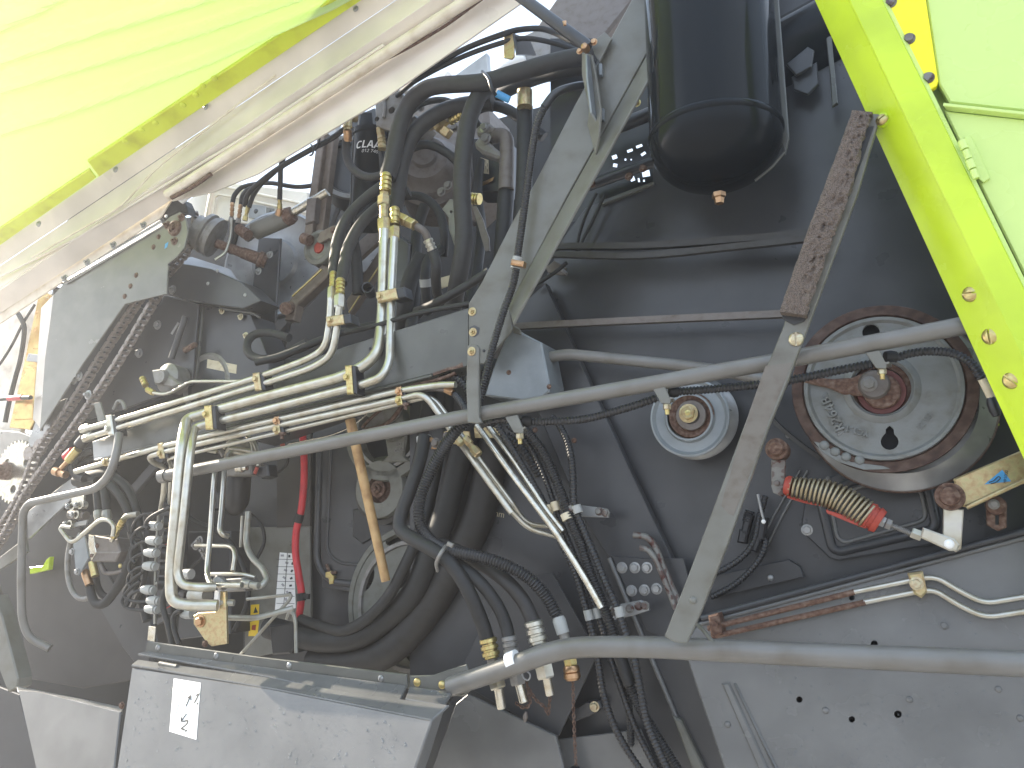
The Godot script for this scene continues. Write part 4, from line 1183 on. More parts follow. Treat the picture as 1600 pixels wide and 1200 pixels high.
	part(vb, "hose", hose([[597, 232], [598, 250], [602, 290], [606, 340]], 0.04, 6), M.rubber)
	var pu := thing("hydraulic_pump", "brown cast hydraulic pump housing under arching black hoses", "pump")
	var pax := (NN + EX * 0.35 + Vector3.UP * 0.1).normalized()
	part(pu, "housing", turned(668, 258, 0.22, pax, [[-90, 60], [-20, 60], [-16, 52], [0, 50], [4, 44], [22, 36], [24, 20], [30, 18], [30, 0]], 32), M.castbrown)
	part(pu, "rear_housing", plate([[640, 160], [700, 150], [760, 165], [770, 280], [720, 330], [650, 310], [630, 220]], 0.4, 0.2, 0.02), M.castbrown)
	part(pu, "flange", plate([[628, 196], [648, 178], [668, 196], [656, 212], [640, 222], [630, 214]], 0.12, 0.06, 0.006), M.castgrey)
	for b in [[658, 168], [640, 176], [694, 170], [710, 200], [690, 300], [700, 290]]: bolt(pu, b[0], b[1], 0.16, 5.5, "hex", "castgrey")
	part(pu, "union", nut([668, 196, 0.1], [686, 190, 0.08], 9), M.yzinc)
	part(pu, "elbow", spindle([684, 200, 0.08], [700, 186, 0.06], [[0, 9], [0.5, 9], [0.55, 7], [1, 7]], 14), M.yzinc)
	part(pu, "union", nut([692, 212, 0.08], [700, 200, 0.08], 11), M.yzinc)
	part(pu, "ferrule", crimp([703, 190, 0.06], [724, 176, 0.05], 7, 4), M.brass)
	part(pu, "bracket", plate([[640, 200], [650, 192], [634, 226], [628, 226]], 0.1, 0.02, 0.002), M.yzinc)
	part(pu, "thin_tube", pipe([[730, 172], [722, 200], [712, 240]], 0.06, 1.6), M.copper)
	var ec := thing("engine_control_box", "black box with small printed label behind the tan elbow", "box")
	part(ec, "case", plate([[735, 215], [790, 215], [790, 300], [740, 300]], 0.2, 0.1, 0.004), M.blackmat)
	var ecl := part(ec, "label", plate([[751, 246], [763, 250], [764, 272], [752, 270]], 0.198, 0.001, 0.0), M.cream, "small white printed label")
	text(ecl, "CLAAS", 755, 259, 0.1972, 3.4, 87, "ink", 0.0003)
	for i in 4: part(ecl, "print_line", plate(rect(759 + (i % 2) * 2.5, 253 + i * 4.6, 5, 0.6, 87), 0.1975, 0.0004, 0.0), M.ink)
	part(ec, "red_tag", plate([[752, 285], [772, 276], [770, 282], [754, 290]], 0.19, 0.002), M.copper)
	var el := thing("tan_elbow_pipe", "tan steel elbow pipe with a split flange clamp near strut", "elbow pipe")
	part(el, "elbow", tubemesh(bent([[762, 216, 0.08], [792, 208, 0.06], [792, 296, 0.06]], 0.06, 0.06), 11.5 * K(780, 230, 0.06), 18), M.castbrown)
	part(el, "lower_length", tubemesh(poly([[792, 245, 0.06], [791, 297, 0.06]]), 12.3 * K(792, 270, 0.06), 18), M.castbrown)
	part(el, "flange_half", plate([[742, 200], [750, 193], [764, 192], [772, 198], [768, 206], [752, 212], [744, 210]], 0.04, 0.05, 0.008), M.castgrey)
	part(el, "flange_half", plate([[740, 222], [748, 212], [758, 216], [768, 226], [780, 236], [784, 246], [774, 246], [752, 238], [742, 230]], 0.035, 0.05, 0.008), M.castgrey)
	bolt(el, 757, 199, 0.038, 6, "hex", "galv")
	bolt(el, 759, 217, 0.033, 7, "hex", "castgrey")
	part(el, "hose", hose([[791, 294], [789, 330], [786, 370], [782, 420], [776, 470]], 0.07, 13), M.rubber)
	part(el, "hose_collar", spindle([820, 142, 0.02], [820, 168, 0.02], [[0, 12], [1, 12]], 20), M.yzinc)
	part(el, "hose", hose([[820, 166], [820, 220], [818, 300], [810, 380]], 0.05, 13), M.rubber)
	# sky-side parts seen in the gap under the frame
	var tb := thing("tan_stop_bracket", "tan bent bracket plate above the top hose near the frame", "bracket")
	part(tb, "face", plate([[787, 46], [803, 52], [803, 88], [799, 92], [787, 90]], -0.05, 0.006, 0.001), M.yzinc)
	part(tb, "arm", plate([[803, 52, -0.05], [822, 64, 0.1], [838, 86, 0.14], [803, 88, -0.05]], 0.0, 0.006, 0.001), M.dark)
	one("grey_roof_rail", plate([[700, 125], [760, 82], [762, 112], [742, 122], [702, 136]], 0.5, 0.03, 0.003), M.galv, "grey sloping rail in the bright gap above the arching hose", "rail")
	one("white_lamp_shell", spindle([770, 118, 0.3], [822, 92, 0.3], [[0, 6], [0.3, 12], [0.8, 14], [1, 8]], 20), M.white, "smooth white shell between tan bracket and the top hose", "shell")
	one("rusty_exhaust_cover", plate([[838, 40], [880, -20], [1000, -40], [990, 0], [940, 62], [905, 78], [860, 62]], 0.35, 0.08, 0.01), M.castbrown, "rusty brown sheet cover behind the gas strut at top", "cover")
	one("engine_bracket", plate([[806, 60], [850, 40], [905, 76], [905, 100], [850, 108], [820, 96]], 0.3, 0.05, 0.006), M.castgrey, "grey engine bracket casting below the rusty cover at top", "bracket")
	for q in [["small white plastic cap in gap left of the arching hose", [[616, 146], [624, 130], [640, 126], [636, 140], [622, 150]]], ["white plastic cap above the arching hose near the grey rail", [[680, 124], [686, 112], [700, 110], [698, 118], [688, 126]]]]:
		one("plastic_cap", plate(q[1], 0.25, 0.03, 0.005), M.white, q[0], "cap")
	# hoses of the bay
	var g := "black hydraulic hoses in the engine bay"
	var h1 := thing("arching_hose", "thickest black hose arching from the strut down to brass crimp", "hose", g)
	part(h1, "hose", hose([[930, 84, 0.0], [870, 96, -0.02], [800, 116, -0.04], [757, 128, -0.05], [675, 136, -0.05], [648, 152, -0.05], [631, 178, -0.05], [622, 206, -0.06], [613, 250, -0.07], [605, 278, -0.08]], 0.0, 13, 16), M.rubberwarm)
	part(h1, "ferrule", crimp([604, 272, -0.09], [602, 302, -0.1], 9, 4), M.brass)
	part(h1, "nut", nut([601, 300, -0.1], [600, 308, -0.1], 7.5), M.yzinc)
	part(h1, "nut", nut([600, 308, -0.11], [599, 322, -0.12], 10), M.yzinc)
	part(h1, "union", spindle([600, 322, -0.12], [600, 345, -0.13], [[0, 7], [1, 7]], 14), M.yzinc)
	part(h1, "nut", nut([600, 343, -0.14], [601, 364, -0.15], 11), M.yzinc)
	one("pump_hose", hose([[770, 160, 0.06], [720, 165, 0.04], [680, 180, 0.02], [645, 212, 0.0], [627, 260, -0.02], [620, 310, -0.03], [612, 345, -0.04]], 0.0, 12.5, 14), M.rubberwarm, "black hose curving over the pump beneath the arching hose", "hose", g)
	one("upright_hose", hose([[766, 132, 0.0], [748, 150, -0.02], [732, 190, -0.04], [723, 250, -0.06], [722, 310, -0.06], [725, 375, -0.06], [718, 425, -0.05], [708, 480, 0.0]], 0.0, 14, 16), M.rubberwarm, "thick black hose running straight down the middle of the bay", "hose", g)
	var h4 := thing("paired_hose", "left hose of the pair dropping to brass crimps at the tubes", "hose", g)
	part(h4, "hose", hose([[604, 286, 0.0], [575, 307, -0.02], [545, 337, -0.06], [529, 370, -0.1], [523, 405, -0.14], [521, 432, -0.17]], 0.0, 8.6, 14), M.rubberwarm)
	part(h4, "ferrule", crimp([521, 426, -0.18], [520, 452, -0.2], 6, 4), M.brass)
	part(h4, "nut", nut([519, 450, -0.2], [518, 470, -0.21], 7), M.tube)
	var h5 := thing("paired_hose", "right hose of the pair dropping to brass crimps at the tubes", "hose", g)
	part(h5, "hose", hose([[640, 300, 0.0], [600, 318, -0.02], [566, 348, -0.08], [545, 385, -0.12], [538, 415, -0.16], [533, 442, -0.19]], 0.0, 9.4, 14), M.rubberwarm)
	part(h5, "ferrule", crimp([532, 437, -0.2], [531, 463, -0.22], 7.5, 4), M.brass)
	part(h5, "nut", nut([531, 462, -0.22], [530, 482, -0.23], 9), M.tube)
	one("filter_hose", hose([[541, 218, 0.02], [541, 240, 0.02], [547, 258, 0.02], [562, 272, 0.02], [580, 277, 0.02], [600, 272, 0.02], [612, 262, 0.03]], 0.0, 6.5, 12), M.rubberwarm, "thin black hose looping under the white lettering of filter", "hose", g)
	var fe := thing("filter_elbow", "brass coloured elbow fitting at upper left of the oil filter", "fitting")
	part(fe, "elbow", pipe([[556, 184, 0.03], [543, 182, 0.0], [543, 200, 0.0]], 0.0, 7.5), M.yzinc)
	part(fe, "nut", nut([543, 196, 0.0], [543, 204, 0.0], 6), M.yzinc)
	part(fe, "sleeve", spindle([543, 203, 0.0], [544, 220, 0.02], [[0, 7], [1, 7]], 16), M.copper)
	var h7 := thing("elbow_hose", "black hose bending down from a tan elbow in mid bay", "hose", g)
	part(h7, "hose", hose([[676, 392, -0.06], [682, 415, -0.06], [681, 440, -0.04], [686, 465, 0.0], [700, 480, 0.04]], 0.0, 8, 12), M.rubberwarm)
	part(h7, "ferrule", crimp([668, 374, -0.08], [677, 394, -0.06], 8, 3), M.tube)
	part(h7, "elbow", pipe([[640, 349, -0.1], [652, 354, -0.1], [664, 362, -0.09], [672, 382, -0.07]], 0.0, 6, 0.05), M.castbrown)
	part(h7, "nut", nut([622, 340, -0.11], [637, 347, -0.11], 10), M.yzinc)
	part(h7, "nut", nut([637, 347, -0.11], [648, 352, -0.11], 9), M.yzinc)
	part(h7, "crimp", crimp([617, 325, -0.13], [617, 353, -0.14], 7.5, 3), M.brass)
	part(h7, "nut", nut([617, 356, -0.14], [616, 374, -0.15], 9), M.yzinc)
	one("looped_hose", hose([[630, 306, 0.05], [660, 308, 0.05], [685, 330, 0.05], [694, 365, 0.05], [693, 400, 0.08]], 0.0, 7, 12), M.rubber, "black hose looping right behind the tan elbow in mid bay", "hose", g)
	var h9 := thing("banded_hose", "short black hose with a pale band behind the elbow hose", "hose", g)
	part(h9, "hose", hose([[690, 388, 0.05], [670, 405, 0.02], [664, 430, 0.0], [666, 460, 0.02], [668, 490, 0.06]], 0.0, 8, 12), M.rubber)
	part(h9, "band", spindle([664, 436, 0.0], [665, 448, 0.01], [[0, 9], [1, 9]], 16), M.greyplastic)
	one("low_cross_hose", hose([[764, 424, -0.12], [740, 440, -0.12], [710, 458, -0.13], [680, 474, -0.13], [650, 487, -0.1]], 0.0, 7, 12), M.rubberwarm, "black hose crossing low to the strut just above the beam", "hose", g)
	one("wide_dark_hose", hose([[660, 400, 0.1], [640, 440, 0.08], [632, 490, 0.1], [630, 540, 0.2]], 0.0, 13, 12), M.rubber, "wide dark hose behind the two tall steel tubes", "hose", g)
	one("strut_side_hose", hose([[925, 100, 0.05], [880, 110, 0.06], [840, 120, 0.1], [790, 142, 0.14], [765, 165, 0.18]], 0.0, 12, 12), M.rubber, "dark hose running beneath the arching hose toward the strut", "hose", g)
	one("long_diagonal_hose", hose([[850, 214, 0.1], [820, 190, 0.08], [790, 170, 0.08], [760, 166, 0.1], [730, 178, 0.12]], 0.0, 8.5, 12), M.rubber, "black hose dropping right across behind the tan elbow pipe", "hose", g)
	for q in [["black hose crossing the pump face to the upright hose", [[640, 232, 0.06], [668, 226, 0.05], [700, 240, 0.06], [722, 262, 0.08]], 7.0], ["dark hose hanging behind the two crimped hoses", [[560, 300, 0.2], [548, 350, 0.2], [556, 400, 0.22], [560, 460, 0.24]], 9.0], ["dark hose from the pump down to the sloping beam", [[664, 320, 0.16], [652, 360, 0.16], [650, 410, 0.14], [648, 470, 0.12], [640, 520, 0.1]], 9.0], ["dark hose between the upright hose and the tan elbow", [[750, 250, 0.16], [746, 300, 0.16], [752, 360, 0.14], [744, 430, 0.12], [730, 480, 0.1]], 8.0], ["thin dark hose twisting above the pump housing", [[640, 176, 0.1], [664, 160, 0.1], [700, 158, 0.12], [744, 190, 0.14], [760, 230, 0.16]], 5.0], ["dark hose sagging low between the wide hose and strut", [[640, 500, 0.2], [670, 476, 0.2], [706, 470, 0.18], [744, 452, 0.16], [772, 420, 0.14]], 9.0]]:
		one("bay_hose", hose(q[1], 0.0, q[2], 12), M.rubber, q[0], "hose", g)
	one("reservoir_bracket", plate([[690, 326], [702, 310], [712, 312], [716, 380], [712, 392], [700, 356], [700, 340]], 0.02, 0.02, 0.004, [disc(705, 331, 0.02, 2.6, 10)]), M.strut, "grey plate bracket with a hole left of the upright hose", "bracket")
	one("orange_tag_plate", plate([[688, 434], [702, 430], [703, 446], [688, 451]], 0.0, 0.004, 0.001), M.cream, "small orange-tan plate between hoses above the beam", "plate")
	one("bent_metal_strip", plate([[737, 322], [744, 322], [755, 344], [758, 356], [764, 372], [765, 392], [758, 392], [752, 372], [746, 350]], 0.06, 0.006, 0.001), M.castbrown, "pale bent metal strip right of the upright hose", "strip")
	one("brass_wall_union", crimp([736, 310, 0.08], [750, 311, 0.08], 9, 3), M.brass, "brass ridged union half hidden right of the upright hose", "fitting")
	one("dark_bay_duct", plate([[612, 360], [640, 380], [636, 520], [604, 540]], 0.12, 0.05, 0.006), M.dark, "dark upright duct directly behind the two steel tubes", "duct")
	# thin lines along the frame
	var gc := "thin black lines along the beige frame"
	one("control_line", hose([[437, 312, 0.06], [438, 285, 0.04], [440, 255, 0.02], [455, 226, 0.0], [500, 190, -0.05], [575, 154, -0.06], [650, 118, -0.06], [725, 77, -0.06], [787, 53, -0.06], [815, 46, -0.03], [852, 46, 0.0], [905, 70, 0.0]], 0.0, 4.4, 10), M.rubber, "uppermost black line hugging the beige frame edge", "line", gc)
	one("control_line", hose([[620, 150, 0.0], [650, 126, -0.04], [720, 90, -0.05], [787, 66, -0.05], [820, 60, -0.02], [860, 66, 0.02], [905, 80, 0.05]], 0.0, 4, 10), M.rubber, "lower black line ending by the cast valve block", "line", gc)
	var l3 := thing("brake_line", "black line curving right under the frame with dangling ties", "line", gc)
	part(l3, "line", hose([[383, 322, 0.05], [386, 306, 0.03], [400, 290, 0.02], [437, 262, 0.02], [487, 233, 0.02], [520, 215, 0.02], [540, 200, 0.03]], 0.0, 4.2, 10), M.rubber)
	part(l3, "zip_tie", pipe([[486, 226], [491, 232], [488, 242], [484, 243]], 0.0, 1.4), M.blackmat)
	part(l3, "zip_tie", pipe([[500, 212], [498, 226], [492, 236]], 0.0, 1.6), M.blackmat)
	for q in [["left black line with ribbed brass end above the clutch", [[520, 282, 0.2], [470, 292, 0.1], [420, 286, 0.08], [380, 292, 0.06], [367, 304, 0.05], [363, 318, 0.05]], [363, 317], [362, 340], 3, 3.6], ["middle black line with ribbed copper end above the clutch", [[400, 294, 0.06], [388, 296, 0.06], [379, 306, 0.05], [376, 322, 0.05]], [376, 320], [373, 342], 3, 3.6], ["right black line with smooth brass end above the clutch", [[430, 268, 0.02], [408, 288, 0.03], [396, 305, 0.04], [389, 324, 0.04]], [388, 322], [384, 338], 1, 3.6]]:
		var t := thing("grease_line", q[0], "line", "small lines above the clutch")
		part(t, "line", hose(q[1], 0.0, q[5], 8), M.rubber)
		part(t, "ferrule", crimp([q[2][0], q[2][1], 0.045], [q[3][0], q[3][1], 0.045], 3.4, q[4]), M.brass if q[4] == 1 else M.copper)
		part(t, "nut", nut([q[3][0], q[3][1], 0.045], [q[3][0] - 1.5, q[3][1] + 7, 0.045], 4), M.brass if q[4] == 1 else M.castgrey)
	one("bent_steel_line", pipe([[362, 342, 0.04], [360, 372, 0.03], [352, 396, 0.0], [336, 406, -0.02]], 0.0, 2.2, 0.03, 10), M.tube, "thin bent steel line dropping past the rusty clutch shaft", "line")
	one("black_drop_hose", hose([[369, 344, 0.05], [368, 368, 0.06], [360, 396, 0.08]], 0.0, 4.5, 10), M.rubber, "short dark hose dropping beside the bent steel line", "hose")
	one("looped_floor_hose", hose([[480, 535, -0.05], [430, 560, -0.06], [398, 558, -0.05], [386, 545, -0.03], [394, 525, 0.0], [420, 520, 0.02], [452, 528, 0.02]], 0.0, 6.5, 10), M.rubber, "black hose looping on the bay floor left of tubes", "hose")
	one("floor_cross_hose", hose([[400, 566, -0.12], [440, 556, -0.1], [500, 532, -0.06], [548, 515, -0.03], [600, 505, 0.0]], 0.0, 6, 10), M.rubber, "long black hose lying behind the tops of the twin tubes", "hose")
	one("alternator_edge_hose", hose([[540, 520, -0.2], [590, 508, -0.22], [650, 490, -0.22], [735, 474, -0.22]], 0.0, 4, 10), M.rubber, "black rubber edging along the top of the sloping beam", "edging")
	one("left_bay_belt", ribbon([[476, 430], [462, 470], [446, 530], [430, 600]], 0.34, 6), M.belt, "black belt edge beside the grey drum wheel", "belt")
	one("rear_belt", ribbon([[540, 300], [520, 350], [508, 400], [470, 480], [440, 520]], 0.5, 6), M.belt, "long black belt behind the idler roller", "belt")

func bend_text(t: Node3D, s: String, x: float, y: float, off: float, rpx: float, h: float, turn: float, m: String, weight: int):
	var k := K(x, 336, off)
	var c := P(x, 336, off)
	c.y = P(x, y, off).y
	var tm := TextMesh.new()
	var f := SystemFont.new()
	f.font_names = PackedStringArray(["Droid Sans"])
	f.font_weight = weight
	tm.font = f
	tm.text = s
	tm.font_size = 48
	tm.pixel_size = h * k / 36.0
	tm.depth = 0.0
	var a := tm.get_mesh_arrays()
	var vs: PackedVector3Array = a[Mesh.ARRAY_VERTEX]
	var idx: PackedInt32Array = a[Mesh.ARRAY_INDEX]
	var front := (EYE - c)
	front.y = 0
	front = front.normalized()
	var side := Vector3.UP.cross(front)
	var r := (rpx * 29.0 / 27.5) * k + 0.0015
	var mb := MB.new()
	for i in range(0, idx.size(), 3):
		var p := []
		for j in 3:
			var q: Vector3 = vs[idx[i + j]]
			var th := turn + (q.x + q.y * 0.2) / r
			p.append(c + (front * cos(th) + side * sin(th)) * r + Vector3.UP * q.y)
		mb.tri(p[0], p[1], p[2], front)
	part(t, "lettering", mb.mesh(), M[m])
# ---------------------------------------------------------------- sloping beam, diagonal strut and steel tubes
func strap(label: String, x: float, y: float, off: float, w: float, h: float, deg: float, m: String, bx := 0.0, by := 0.0, back := 0.04, grp := "zinc clamps on the steel tubes"):
	var t := thing("tube_clamp", label, "clamp", grp)
	var sp := part(t, "strap", plate(rect(x, y, w, h, deg), off, 0.012, 0.004), M[m])
	var q := Vector2(w * 0.5 + 3, 1).rotated(deg_to_rad(deg))
	part(t, "block", plate(rect(x + q.x, y + q.y, w * 0.7, h * 0.98, deg), off + 0.006, back, 0.003), M.blackmat)
	bolt(sp, x + bx, y + by, off, 4.2, "hex", m)
func beam_and_tubes():
	var b := thing("sloping_beam", "olive grey box beam sloping up behind the clamped steel tubes", "beam")
	part(b, "web", plate([[146, 690], [190, 674], [380, 600], [540, 541], [733, 480], [733, 572], [675, 585], [400, 655], [190, 708], [147, 719]], -0.22, 0.08, 0.003), M.beam)
	part(b, "lower_edge", tubemesh(poly([[150, 719], [400, 657], [675, 587]], -0.225), 0.005, 8), M.beam)
	part(b, "end_cap", plate([[144, 690], [181, 677], [186, 700], [180, 710], [146, 720]], -0.226, 0.006, 0.002), M.galv)
	part(b, "rust_edge", plate([[676, 583], [690, 578], [700, 574], [712, 572], [722, 566], [724, 573], [700, 579], [677, 587]], -0.2206, 0.002, 0.0), M.rust)
	part(b, "under_pipe", pipe([[640, 604], [690, 592], [712, 583]], -0.215, 3), M.rust)
	bolt(b, 578, 545, -0.22, 2.6, "dome", "blackmat", 0, Vector3.ZERO, "hole_plug")
	var st := thing("diagonal_strut", "large olive grey channel strut rising from beam to upper right", "strut")
	part(st, "web", plate([[955, -60], [1092, -60], [1057, 0], [889, 300], [796, 478], [800, 515], [757, 568], [733, 570], [732, 474], [753, 440], [800, 347], [837, 283], [900, 160], [988, -2]], -0.25, 0.008, 0.002), M.strut)
	part(st, "flange", plate([[1092, -60, -0.252], [1118, -60, -0.3], [1081, 0, -0.3], [913, 300, -0.3], [801, 506, -0.3], [795, 480, -0.252], [889, 300, -0.252], [1057, 0, -0.252]], 0.0, 0.006, 0.002), M.strut)
	part(st, "slot", plate([[734, 511], [741, 508], [749, 512], [748, 522], [741, 527], [734, 524]], -0.2508, 0.001, 0.0), M.dark)
	for q in [[738, 487], [739, 519]]: bolt(st, q[0], q[1], -0.251, 4.6, "stud", "yzinc")
	bolt(st, 756, 548, -0.25, 2.5, "dome", "blackmat", 0, Vector3.ZERO, "hole_plug")
	var hb := thing("hanging_flat_bar", "grey flat bar hanging from the strut bolts down to rail", "bar")
	part(hb, "bar", plate([[730, 540], [736, 537], [744, 538], [748, 544], [747, 600], [748, 652], [752, 660], [746, 662], [730, 660], [728, 600]], -0.365, 0.01, 0.002), M.strut)
	part(hb, "side_fold", plate([[748, 600, -0.363], [751, 602, -0.32], [753, 660, -0.32], [749, 656, -0.363]], 0.0, 0.004), M.beam)
	bolt(hb, 737, 549, -0.366, 4.8, "stud", "yzinc")
	var gu := thing("strut_gusset", "pale grey folded gusset bracket on the strut below gas spring", "bracket")
	part(gu, "tab", plate([[925, 72], [934, 58], [945, 50], [956, 60], [937, 96], [930, 88]], -0.27, 0.006, 0.001), M.strut)
	part(gu, "left_face", plate([[909, 82, -0.26], [917, 84, -0.3], [921, 118, -0.31], [932, 172, -0.31], [938, 213, -0.285], [921, 240, -0.285], [908, 194, -0.27], [917, 172, -0.27], [904, 115, -0.26]], 0.0, 0.005, 0.001), M.strut)
	part(gu, "right_face", plate([[917, 84, -0.3], [930, 90, -0.27], [938, 100, -0.262], [941, 190, -0.262], [934, 192, -0.28], [932, 172, -0.31], [921, 118, -0.31]], 0.0, 0.005, 0.001), M.bluegrey)
	for q in [[938, 108], [941, 178]]: part(gu, "weld_lug", plate(rect(q[0], q[1], 5, 18), -0.266, 0.01, 0.001), M.bluegrey)
	var gs := thing("gas_spring", "black gas spring rod ending in a gold ball joint", "gas spring")
	part(gs, "tube", spindle([780, -30, -0.33], [920, 74, -0.29], [[0, 9], [0.96, 9.5], [1, 8]], 18), M.dark)
	part(gs, "mud_fleck", plate([[878, 32], [884, 31], [884, 38], [880, 39]], -0.345, 0.006, 0.002), M.copper)
	part(gs, "ball_joint", turned(914, 74, -0.3, NN, [[-8, 0], [-8, 6], [0, 7], [5, 5], [7, 0]], 14), M.copper)
	bolt(gs, 906, 80, -0.29, 4, "hex", "copper")
	bolt(gs, 928, 66, -0.29, 4.5, "hex", "copper")
	var cb := thing("grey_corner_box", "blue-grey sheet box at the foot of the strut above rail", "cover")
	part(cb, "face", plate([[793, 520], [802, 512], [816, 520], [846, 535], [858, 597], [858, 612], [836, 628], [812, 625], [757, 618], [770, 575]], -0.18, 0.1, 0.004), M.bluegrey)
	part(cb, "lug", plate([[800, 507], [812, 514], [815, 524], [802, 520]], -0.185, 0.006, 0.002), M.strut)
	bolt(cb, 795, 582, -0.18, 4, "dome", "rust")
	bolt(cb, 858, 604, -0.182, 4, "dome", "rust")
	# tubes
	var g := "bent zinc tubes clamped along the sloping beam"
	var Ta := -0.265
	one("steel_tube", pipe([[517, 468], [515, 505], [508, 545], [480, 562], [400, 591], [175, 659], [133, 671]], Ta, 5.4, 0.07), M.tube, "upper thin steel tube running from the left brass crimp along beam", "steel tube", g)
	one("steel_tube", pipe([[530, 480], [527, 510], [519, 556], [488, 575], [400, 604], [175, 672], [137, 684]], Ta, 5.6, 0.07), M.tube, "second thin steel tube running from the right brass crimp along beam", "steel tube", g)
	one("steel_tube", pipe([[601, 360, -0.16], [597, 505, -0.2], [588, 560, -0.25], [540, 588, -0.27], [400, 624, -0.27], [318, 647, -0.28], [292, 654, -0.3], [284, 690, -0.38], [276, 790, -0.4], [267, 890, -0.4], [268, 940, -0.4], [296, 946, -0.38], [340, 946, -0.34]], 0.0, 8.2, 0.075, 18), M.tube, "thickest steel tube bending down twice at the big left bend", "steel tube", g)
	one("steel_tube", pipe([[616, 372, -0.17], [611, 470, -0.2], [609, 565, -0.25], [597, 590, -0.27], [560, 603, -0.27], [400, 644, -0.27], [325, 662, -0.28], [304, 668, -0.3], [298, 700, -0.38], [288, 800, -0.4], [277, 895, -0.4], [284, 914, -0.4], [310, 918, -0.38], [336, 917, -0.34]], 0.0, 6.2, 0.06, 16), M.tube, "medium steel tube beside the thickest one inside the big bend", "steel tube", g)
	var gl := "thin zinc tubes under the sloping beam"
	var Tb := -0.25
	one("lower_tube", pipe([[712, 601], [690, 601], [632, 609], [440, 654], [257, 697], [182, 718], [118, 737]], Tb, 4.9, 0.05), M.tube, "topmost of three thin tubes under the beam, with clamps", "steel tube", gl)
	one("lower_tube", pipe([[800, 802, -0.2], [722, 695, -0.22], [668, 622, -0.25], [655, 616, -0.25], [632, 622, -0.25], [440, 664, -0.25], [257, 706, -0.25], [232, 714, -0.25], [240, 724, -0.22], [258, 730, -0.18], [256, 770, -0.15], [251, 800, -0.12]], 0.0, 4.4, 0.03), M.tube, "middle thin tube under the beam that bends down to coupling", "steel tube", gl)
	one("lower_tube", pipe([[800, 786, -0.17], [745, 712, -0.2], [682, 627, -0.23], [670, 620, -0.235], [640, 627, -0.24], [440, 675, -0.24], [262, 717, -0.24], [268, 726, -0.2], [264, 790, -0.12]], 0.0, 3.8, 0.03), M.tube, "lowest thin tube under the beam that bends down to coupling", "steel tube", gl)
	var bt := thing("bronze_tube_end", "bronze toned tube end bending to a brown nut under bar", "tube")
	part(bt, "tube", pipe([[640, 615], [670, 606], [698, 609]], -0.24, 4.6), M.castbrown)
	part(bt, "nut", nut([696, 608, -0.24], [708, 614, -0.24], 6), M.copper)
	var cu := thing("tube_coupling", "pair of brass tube unions on a zinc bracket below rail", "coupling")
	part(cu, "bracket", plate([[693, 675], [702, 672], [732, 674], [733, 682], [732, 690], [712, 694], [695, 692]], -0.15, 0.008, 0.002), M.yzinc)
	for q in [[714, 684, 722, 694, 7], [727, 684, 735, 694, 6.5], [734, 694, 740, 701, 5], [739, 700, 748, 711, 7.5]]:
		part(cu, "nut", nut([q[0], q[1], -0.235], [q[2], q[3], -0.235], q[4]), M.yzinc)
	bolt(cu, 698, 681, -0.152, 5, "hex", "castbrown")
	one("steel_tube", pipe([[800, 800, -0.2], [826, 827, -0.17], [870, 838, -0.14]], 0.0, 4.2, 0.03), M.tube, "lower thin tube end turning right behind the black cable bundle", "steel tube", "thin tube ends behind the cable bundle")
	one("steel_tube", pipe([[799, 784, -0.17], [818, 812, -0.15], [832, 820, -0.14], [862, 823, -0.12]], 0.0, 3.8, 0.03), M.tube, "upper thin tube end turning right behind the black cable bundle", "steel tube", "thin tube ends behind the cable bundle")
	var gd := "bright tubes slanting beside the cable bundle"
	one("bright_tube", pipe([[745, 664], [800, 741], [866, 828], [912, 900], [940, 950]], -0.2, 5.2), M.bright, "left bright straight tube slanting down beside the black cable bundle", "steel tube", gd)
	one("bright_tube", pipe([[763, 666], [800, 714], [852, 795], [880, 830]], -0.18, 5.0), M.bright, "right bright straight tube slanting behind the black cable bundle", "steel tube", gd)
	one("zinc_end_plate", plate([[740, 668], [765, 666], [784, 670], [782, 684], [742, 684]], -0.12, 0.006, 0.001), M.yzinc, "yellow zinc plate behind the bright tubes below rail", "plate")
	one("twin_bent_pipe", pipe([[990, 836], [1010, 838], [1022, 850], [1046, 910], [1064, 950]], -0.09, 5.2, 0.04), M.flaky, "upper thin rusty tube bending down beside the foam strut foot", "tube", "thin rusty tubes beside the strut foot")
	one("twin_bent_pipe", pipe([[1000, 856], [1012, 858], [1024, 872], [1044, 920], [1056, 952]], -0.1, 4.6, 0.04), M.flaky, "lower thin rusty tube bending down beside the foam strut foot", "tube", "thin rusty tubes beside the strut foot")
	strap("zinc clamp on two tubes just below the paired brass crimps", 522, 500, -0.285, 27, 15, -8, "yzinc", -7, 0)
	strap("zinc clamp on the two tall steel tubes beside upright hose", 603, 461, -0.225, 32, 17, -12, "yzinc", -10, 2)
	strap("green-gold clamp on the two larger tubes at mid beam", 544, 593, -0.297, 10, 45, -4, "brass", -3, -4)
	strap("coppery clamp on the two thin tubes above mid beam", 400, 596, -0.282, 10, 28, -8, "yzinc", -1, -4)
	strap("olive clamp on the two larger tubes at the big bend", 324, 652, -0.31, 11, 38, -4, "brass", -3, -5)
	strap("dull clamp on the two thin tubes at the beam end", 170, 664, -0.282, 9, 32, -8, "tube", -2, 6)
	strap("coppery upper clamp on the thin tubes right of wood stick", 622, 611, -0.262, 8, 15, -8, "copper", 0, 0, 0.03)
	strap("yellow lower clamp on the thin tubes right of wood stick", 622, 625, -0.262, 9, 15, -8, "brass", 0, 0, 0.03)
	strap("coppery upper clamp on the thin tubes above the red cable", 431, 657, -0.262, 8, 14, -8, "copper", 0, 0, 0.03)
	strap("dark lower clamp on the thin tubes above the red cable", 431, 671, -0.262, 9, 14, -8, "yzinc", 0, 0, 0.03)
